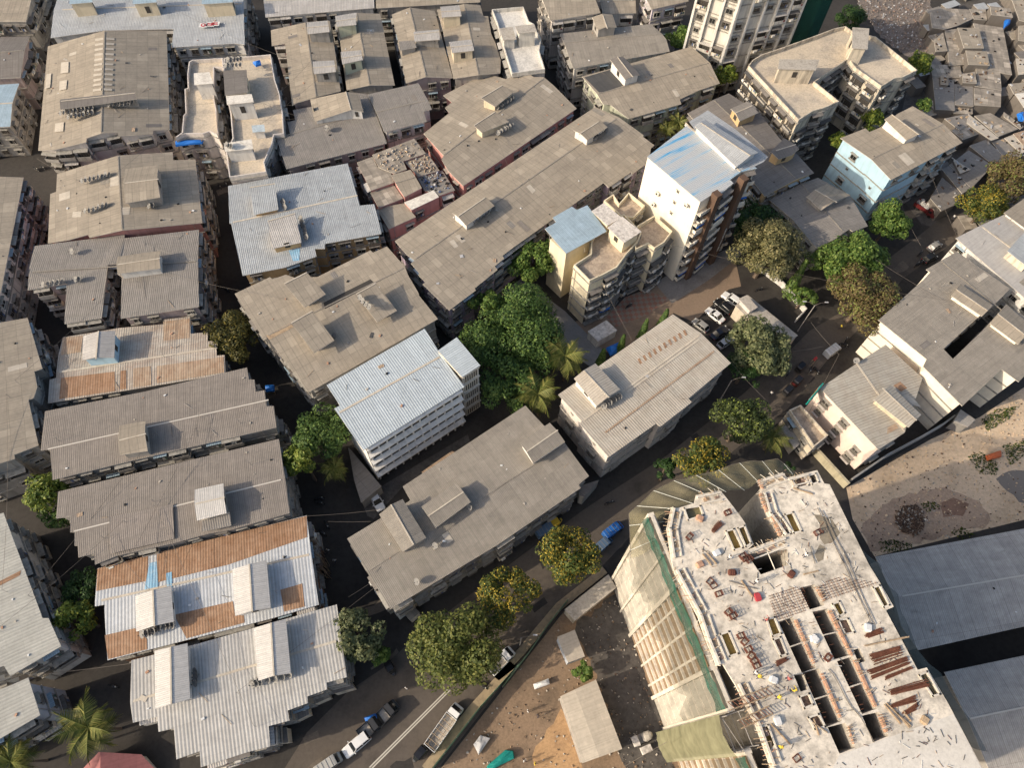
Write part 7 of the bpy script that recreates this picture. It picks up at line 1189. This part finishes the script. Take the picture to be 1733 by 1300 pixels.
for P in C['voids']:
    m=MB(); ring(m,P,ZS-14,ZS,'concrete',True); m.face([(x,y,ZS-13.9) for x,y in ccw(P)],'darkroom'); q=ccw(P)
    e=[(Vector(q[(i+1)%len(q)])-Vector(q[i])).length for i in range(len(q))]
    k=max(range(len(q)),key=lambda i:e[i])
    m.build('shaft',root,off)
    if len(q)==4 and e[k]>4:   # tie bars and rods across the shaft
        a,b,c_,d=[Vector(q[(k+j)%4]) for j in range(4)]; m=MB(); nb=max(2,int(e[k]/3.2))
        for j in range(1,nb): t=j/nb; m.bar((*a.lerp(b,t),ZS+.02),(*d.lerp(c_,t),ZS+.02),.07,'slabedge')
        for j in range(int(e[k]/.45)):
            t=(j+.5)/(e[k]/.45); p=a.lerp(b,t); w=(d-a)*random.uniform(.15,.35); m.bar((*p,ZS-.2),(*(p+w),ZS-.15+random.uniform(-.2,.3)),.018,'rebar')
        m.build('tie_bars',root,off)
for P in C['mats']:
    q=ccw(P); m=MB(); r=random.Random(len(q)); a,b,c_=Vector(q[0]),Vector(q[1]),Vector(q[-1]); xs=sorted(q)
    # parallel bars both ways clipped to the polygon
    t=Vector((.948,.317));n=Vector((.317,-.948))
    def clip(dirv,perp,step,mat,rad,z):
        o=Vector(cen(q)); pr=[(Vector(p)-o).dot(perp) for p in q]; k=min(pr)+step/2
        while k<max(pr):
            xs=[]
            for i in range(len(q)):
                p0,p1=Vector(q[i])-o,Vector(q[(i+1)%len(q)])-o; d0,d1=p0.dot(perp)-k,p1.dot(perp)-k
                if d0*d1<0: xs.append((p0.lerp(p1,d0/(d0-d1))).dot(dirv))
            xs.sort()
            for i in range(0,len(xs)-1,2):
                A=o+perp*k+dirv*xs[i];B_=o+perp*k+dirv*xs[i+1]; m.bar((*A,z),(*B_,z+r.uniform(0,.03)),rad,mat,3)
            k+=step
    clip(t,n,.30,'rebar',.03,ZS+.08); clip(n,t,.55,'rebar',.025,ZS+.13); m.build('rebar_mat',root,off)
for P in C['brick']:
    m=MB(); m.prism(P,ZS-.3,ZS+.22,'brickred'); r=random.Random(int(P[0][0]*9)); q=ccw(P)
    for _ in range(14): x,y=rand_in(q,r); a=.32+r.uniform(-.3,.3); m.bar((x-.45*math.cos(a),y-.45*math.sin(a),ZS+.25),(x+.45*math.cos(a),y+.45*math.sin(a),ZS+.3),.03,r.choice(['timber','slabedge']))
    m.build('brick_wall',root,off)
for P in C['wet']: m=MB(); m.prism(P,ZS-.1,ZS+.006,'wetconc'); m.build('wet_patch',root,off)
m=MB(); m.prism(C['smooth'],ZS-.2,ZS+.015,'smoothconc'); m.build('fresh_screed',root,off)
# edge beams with formwork along the west side
S_=ccw(C['slab']); r=random.Random(4); k=0
for i in range(len(S_)):
    a,b=Vector(S_[i]),Vector(S_[(i+1)%len(S_)]);L=(b-a).length
    if L<2.5: continue
    t=(b-a)/L;n=Vector((t.y,-t.x))
    if n.x>.5: continue
    ra=math.atan2(t.y,t.x); mid=(a+b)/2
    m=MB(); m.box((*(mid-n*.35),ZS+.16),(L,.25,.32),'slabedge',ra); m.box((*(mid-n*1.25),ZS+.10),(L*.9,.16,.2),'slabedge',ra); m.build('edge_beam',root,off)
    if n.x<-.2:
        m=MB()
        for j in range(int(L/.42)):
            p=a+t*(j*.42+r.uniform(0,.3)); m.bar((*(p+n*r.uniform(.1,.7)),ZS-r.uniform(.1,.6)),(*(p-n*r.uniform(.2,1.2)+t*r.uniform(-.5,.5)),ZS+.2+r.uniform(0,.25)),.04,r.choice(['timber','slabedge','timber','brickred']))
        for j in range(int(L/1.4)): m.box((*(a+t*(j*1.4+.7)-n*.8),ZS+.05),(r.uniform(.5,1.2),r.uniform(.2,.5),.05),r.choice(['timber','junk']),ra+r.uniform(-.2,.2))
        m.build('formwork',root,off)
# west facade: floors, fins, recessed walls (u along the facade, w into the building)
G0=Vector((18.1,27.4));U=Vector((.317,-.948));Wd=Vector((.948,.317)); ra=math.atan2(U.y,U.x); NF=11;fh=35.2/NF
def FP(u,w,z): p=G0+U*u+Wd*w; return (p.x,p.y,z)
m=MB(); Q=inset(C['slab'],.6); m.prism(Q,0,20.5,'concrete'); ring(m,Q,20.5,ZS-.36,'concrete'); m.build('core_wall',root,off)
SECT=[(-1.5,7.0,'blank'),(7.5,16.6,'louvre'),(17.2,21.2,'blank'),(26,40,'louvre')]
for u0,u1,k in SECT:
    L=u1-u0;uc=(u0+u1)/2
    for f in range(NF):
        m=MB(); z0=f*fh
        if k=='blank':
            m.box(FP(uc,.55,z0+fh/2),(L,.5,fh-.12),'recess2',ra); m.box(FP(uc,.4,z0+fh),(L+.1,.42,.22),'slabedge',ra)
        else:
            m.box(FP(uc,.55,z0+fh/2),(L,.3,fh-.05),'recess',ra); m.box(FP(uc,.32,z0+fh-.15),(L+.1,.52,.36),'slabedge',ra)
            for j in range(3): m.box(FP(u0+(j+.5)*L/3,.36,z0+fh/2),(.3,.4,fh),'slabedge',ra)
        m.build('facade_floor',root,off)
for u in(-1.7,3.2,7.2,16.9,21.4,25.7): m=MB(); m.box(FP(u,.35,17.6),(.5 if u not in(3.2,) else .3,.8,35.2),'slabedge',ra); m.build('column',root,off)
# hoist bay with scaffolding between the wings
m=MB()
for u in(21.8,25.3):
    for w in(-1.2,.8):
        m.bar(FP(u,w,0),FP(u,w,38),.06,'pipe')
for k in range(13):
    for u in(21.8,25.3): m.bar(FP(u,-1.2,k*3),FP(u,.8,k*3),.04,'pipe')
    for w in(-1.2,.8): m.bar(FP(21.8,w,k*3),FP(25.3,w,k*3),.04,'pipe')
    m.bar(FP(21.8,-1.2,k*3),FP(25.3,-1.2,k*3+3),.03,'pipe')
tag(m.build('scaffold'),'steel pipe scaffold of the hoist bay on the netted facade','scaffold')
r=random.Random(8)
m=MB(); n1,n2=16,9; g=[]
for i in range(n1+1):
    for j in range(n2+1):
        z=1.5+35*i/n1; u=21.5+4.2*j/n2; w=-1.45-.35*math.sin(j/n2*math.pi)*(1+.4*math.sin(i*1.7))+r.uniform(-.08,.08); g.append(FP(u,w,z))
m.mesh(g,[(i*(n2+1)+j,i*(n2+1)+j+1,(i+1)*(n2+1)+j+1,(i+1)*(n2+1)+j) for i in range(n1) for j in range(n2)],'hoistnet'); tag(m.build('safety_net',smooth=True),'sun bleached olive green netting wrapped round the hoist bay','netting')
for u0,u1,l in[(-1.5,21.2,'translucent net hung over the upper floors of the unfinished facade'),(26,40,'translucent net over the facade at the bottom edge of the photo')]:
    m=MB();g=[];n1,n2=10,26
    for i in range(n1+1):
        for j in range(n2+1):
            zb=19+2.2*math.sin(j*.9)+1.6*math.sin(j*2.3+u0); z=35-(35-zb)*i/n1; g.append(FP(u0+(u1-u0)*j/n2,-.75-.25*math.sin(j*1.3)*math.sin(i*.8),z))
    m.mesh(g,[(i*(n2+1)+j,i*(n2+1)+j+1,(i+1)*(n2+1)+j+1,(i+1)*(n2+1)+j) for i in range(n1) for j in range(n2)],'facenet'); tag(m.build('facade_net',smooth=True),l,'netting')
    m=MB();g=[]
    for i in range(5):
        for j in range(n2+1): g.append(FP(u0+(u1-u0)*j/n2,-.8+.5*(i/4)+.15*r.uniform(-1,1),33.8+.42*i+r.uniform(-.1,.1)))
    m.mesh(g,[(i*(n2+1)+j,i*(n2+1)+j+1,(i+1)*(n2+1)+j+1,(i+1)*(n2+1)+j) for i in range(4) for j in range(n2)],'greennet'); tag(m.build('green_net_strip',smooth=True),'deep green net strip just below the slab edge, '+('upper stretch' if u0<0 else 'lower stretch'),'netting')
# catch net fanned out over the street
O=[Vector((*p,27.0)) for p in C['netout']];I=[Vector((*p,33.5)) for p in C['netin']]
def res(P,n):
    d=[0]
    for a,b in zip(P,P[1:]): d.append(d[-1]+(b-a).length)
    out=[]
    for k in range(n+1):
        t=d[-1]*k/n;i=max(j for j in range(len(P)-1) if d[j]<=t+1e-6); s=(t-d[i])/max(1e-6,d[i+1]-d[i]); out.append(P[i].lerp(P[i+1],min(1,s)))
    return out
A,B_=res(O,60),res(I,60);g=[]
for i in range(61):
    for j in range(9): t=j/8; p=A[i].lerp(B_[i],t); p.z-=1.3*math.sin(t*math.pi)*(1+.25*math.sin(i*.9)); g.append(p)
m=MB(); m.mesh(g,[(i*9+j,i*9+j+1,(i+1)*9+j+1,(i+1)*9+j) for i in range(60) for j in range(8)],'catchnet'); tag(m.build('catch_net',smooth=True),'wide brown green safety catch net fanned out over the street from the unfinished building','netting')
O2=[Vector((*p,30.0)) for p in C['neteast']];I2=[Vector((*p,35.2)) for p in C['eastin']]; A2,B2=res(O2,60),res(I2,60); g=[]
for i in range(61):
    for j in range(7): t=j/6; p=A2[i].lerp(B2[i],t); p.z-=1.0*math.sin(t*math.pi); g.append(p)
m=MB(); m.mesh(g,[(i*7+j,i*7+j+1,(i+1)*7+j+1,(i+1)*7+j) for i in range(60) for j in range(6)],'eastnet'); tag(m.build('catch_net',smooth=True),'dark grey catch net with scalloped edge between the open slab and the shaded shed roofs','netting')
for i,k in enumerate(range(2,61,6)):
    m=MB(); m.bar(A[k],B_[k]+(B_[k]-A[k])*.05,.035,'whitepole',6); tag(m.build('net_pole'),'thin white pole holding the catch net over the street','net pole','poles of the catch net')
m=MB()
for k in range(60): m.bar(A[k],A[k+1],.04,'grillemetal',4)
tag(m.build('edge_rope'),'dark rope along the outer edge of the catch net','rope')
# loose things on the slab
for i,P in enumerate(C['rebar']):
    q=ccw(P); e=[(Vector(q[(k+1)%4])-Vector(q[k])).length for k in range(4)];k=max(range(4),key=lambda j:e[j]); a,b,c_,d=[Vector(q[(k+j)%4]) for j in range(4)]; m=MB(); r=random.Random(i); w=(d-a).length
    for j in range(max(8,int(w/.035))):
        t=r.random(); m.bar((*(a.lerp(d,t)+(b-a).normalized()*r.uniform(-.2,.35)),ZS+.08+r.uniform(0,.16)),(*(b.lerp(c_,min(1,max(0,t+r.uniform(-.06,.06))))+(b-a).normalized()*r.uniform(-.35,.2)),ZS+.08+r.uniform(0,.16)),.045,'rebar',4)
    LB=['widest rusty rebar bundle on the right side of the slab','long rusty rebar bundle below the widest one','thin loose rebar bundle below the long one','rusty rebar bundle ending at the muddy pool','dark rebar heap among the timber','small dark rebar heap at the end of the timber','rusty mesh panel near the upper sand pits','short fanned rebar bundle by the white helmet','rebar bundle at the lower left junk pit','short rebar bundle at the stair void']
    tag(m.build('rebar_bundle'),LB[i],'rebar bundle')
def at36(L): return [(p[0][0],p[0][1]) for p in L]
fm=MB()
for k in range(4): 
    z=.06+.16*k
    for s in(-1,1): fm.bar((-.3,s*.22,z),(.3,s*.22,z),.03,'rustframe'); fm.bar((s*.3,-.22,z),(s*.3,.22,z),.03,'rustframe')
for sx in(-1,1):
    for sy in(-1,1): fm.bar((sx*.3,sy*.22,0),(sx*.3,sy*.22,.62),.03,'rustframe')
fo=fm.build('stirrup_stack'); FMd=fo.data; bpy.data.objects.remove(fo)
FL=['near the left edge','by the tangled wire','just right of the tangled wire','of the loose row, upper','of the loose row, lower','first of the column by the sand pit','second of the column by the sand pit','third of the column by the sand pit','fourth of the column by the sand pit','fifth of the column by the sand pit','sixth of the column by the sand pit','at the top left beside the pits','by the stair void, left','by the stair void, middle','by the stair void, right','on the wet patch','between the long shafts','near the bottom edge','beside the upper gap']
for i,(x,y) in enumerate(at36(C['frames'])):
    o=bpy.data.objects.new('stirrup_stack',FMd); COL.objects.link(o); o.location=(x,y,ZS); o.rotation_euler.z=.33+i*.37%.6; o.scale=(1.25,1.25,.5 if i in(3,4,17) else 1.2); tag(o,'rusty stirrup frame stack '+FL[i],'stirrup frames','stirrup frames lying on the slab')
r=random.Random(6)
PL=['left timber plank of the pair by the white helmets','right timber plank of the pair by the white helmets','dark beam lying near the tangled wire','brown plank along the junk pit at the top','long pale pole in the timber heap','second pale pole in the timber heap','short pale pole left in the timber heap','white plank lying over the lower junk pit','steep plank at the lower junk pit','plank by the lower sand pit','long pole sticking out over the right edge','bar lying near the brown plate','pole at the rear of the timber heap']
for i,P in enumerate(C['planks']):
    a,b=Vector(P[0]),Vector(P[1]);c=(a+b)/2; m=MB(); m.box((*c,ZS+.12),((b-a).length,.16,.08),'timber' if i not in(7,) else 'framewhite',math.atan2(b.y-a.y,b.x-a.x)); m.box((*c,ZS+.19),((b-a).length*.9,.1,.06),'timber',math.atan2(b.y-a.y,b.x-a.x)+.02); tag(m.build('timber_plank'),PL[i],'plank')
BL=['first long steel bar across the right half of the slab','second long steel bar across the right half of the slab','third long steel bar, nearest the slab edge','fourth long steel bar, ending at the fan bundle','short steel bar left of the long ones','thin bar near the tangled wire','black hose snaking over the shafts']
for i,P in enumerate(C['bars']):
    m=MB(); a,b=Vector(P[0]),Vector(P[1]); pts=[(*(a.lerp(b,t/8)+Vector((0,.35*math.sin(t*1.3) if i==6 else 0))),ZS+.14+.03*math.sin(t)) for t in range(9)]; m.tube(pts,[.045]*9,'grillemetal',5); tag(m.build('steel_bar' if i<6 else 'hose'),BL[i],'steel bar' if i<6 else 'hose')
BB=['red crate','brown plate','red toolbox','red cement tray','pink block pile','pale bucket tray','white cement bag by the shafts','white cement bag between shafts','wooden crate by the timber heap','white slab panel','white plastic heap near the workers','white bag near the timber planks']
for i,(x,y) in enumerate(at36(C['blocks'])):
    m=MB(); w='white' in BB[i] or 'pale' in BB[i]; mt='whitesheet' if w else 'timber' if 'wood' in BB[i] else 'rustframe' if 'crate' in BB[i] else 'signred' if 'toolbox' in BB[i] else 'brickred' if 'red' in BB[i] else 'rustframe' if 'brown' in BB[i] else 'brickred'
    loft(m,[(-.5,rsec(.25,0,.2)),(-.35,rsec(.38,0,.34)),(.3,rsec(.36,0,.38)),(.5,rsec(.22,0,.2))],mt); o=m.build('crate' if not w else 'cement_bag'); o.location=(x,y,ZS+.01); o.rotation_euler.z=i*.9; tag(o,BB[i]+' lying on the open slab','crate' if not w else 'bag')
m=MB(); r=random.Random(12)
P=inset(C['slab'],1.0)
for _ in range(700):
    x,y=rand_in(P,r)
    if any(abs(x-cen(h)[0])<1.3 and abs(y-cen(h)[1])<2.5 for h in holes): continue
    a=r.uniform(0,6.28);l=r.uniform(.1,.9); m.bar((x,y,ZS+.05),(x+l*math.cos(a),y+l*math.sin(a),ZS+.07),.03,r.choice(['timber','rebar','dark','whitesheet','grillemetal']),3)
tag(m.build('slab_litter'),'offcuts, wire and scraps littering the open slab','litter',kind='stuff')
for i,P in enumerate(C['truss']):
    a,b=Vector(P[0]),Vector(P[1]);n=Vector((-(b-a).y,(b-a).x)).normalized()*.4;m=MB()
    for s in(-1,1):
        for z in(.3,1.0): m.bar((*(a+n*s),ZS+z),(*(b+n*s),ZS+z),.06,'timber')
    for k in range(10):
        p,q=a.lerp(b,k/10),a.lerp(b,(k+1)/10); m.bar((*(p+n),ZS+.3),(*(q+n),ZS+1),.04,'pipe'); m.bar((*(p-n),ZS+.3),(*(q-n),ZS+1),.04,'timber'); m.bar((*(p+n),ZS+1),(*(q-n),ZS+1),.04,'rebar')
    tag(m.build('scaffold_truss'),'bundle of timber and pipe trusses bridging the hoist bay, '+('upper one' if i==0 else 'lower one'),'scaffold')
# concrete mixer in the yard
x,y=at36([C['mixer']])[0]; mx=empty('concrete_mixer',(x,y,0),'dusty concrete mixer and batching hopper at the foot of the hoist','concrete mixer',None,.4)
m=MB(); m.tube([(-.2,0,1.0),(.3,0,1.15),(.9,0,1.5),(1.2,0,1.7)],[.5,.75,.6,.3],'concrete',12); m.build('drum',mx)
m=MB(); m.box((0,0,.5),(2.4,1.3,.15),'pipe'); [m.bar((a,b,0),(a,b,1.1),.06,'pipe') for a in(-1,1) for b in(-.6,.6)]; m.build('frame',mx)
m=MB(); loft(m,[(-1.9,rsec(.7,.9,1.6)),(-1.0,rsec(.8,.7,1.7))],'whitestain'); m.build('hopper',mx)
m=MB(); m.box((-.3,-1.6,.6),(1.6,1.0,1.0),'whitestain'); m.build('engine_box',mx)
for a in(-.8,.8):
    for b in(-.7,.7): m=MB(); m.cyl((a,b,.3),.3,.15,'tyre',12,(0,1,0)); m.build('wheel',mx)
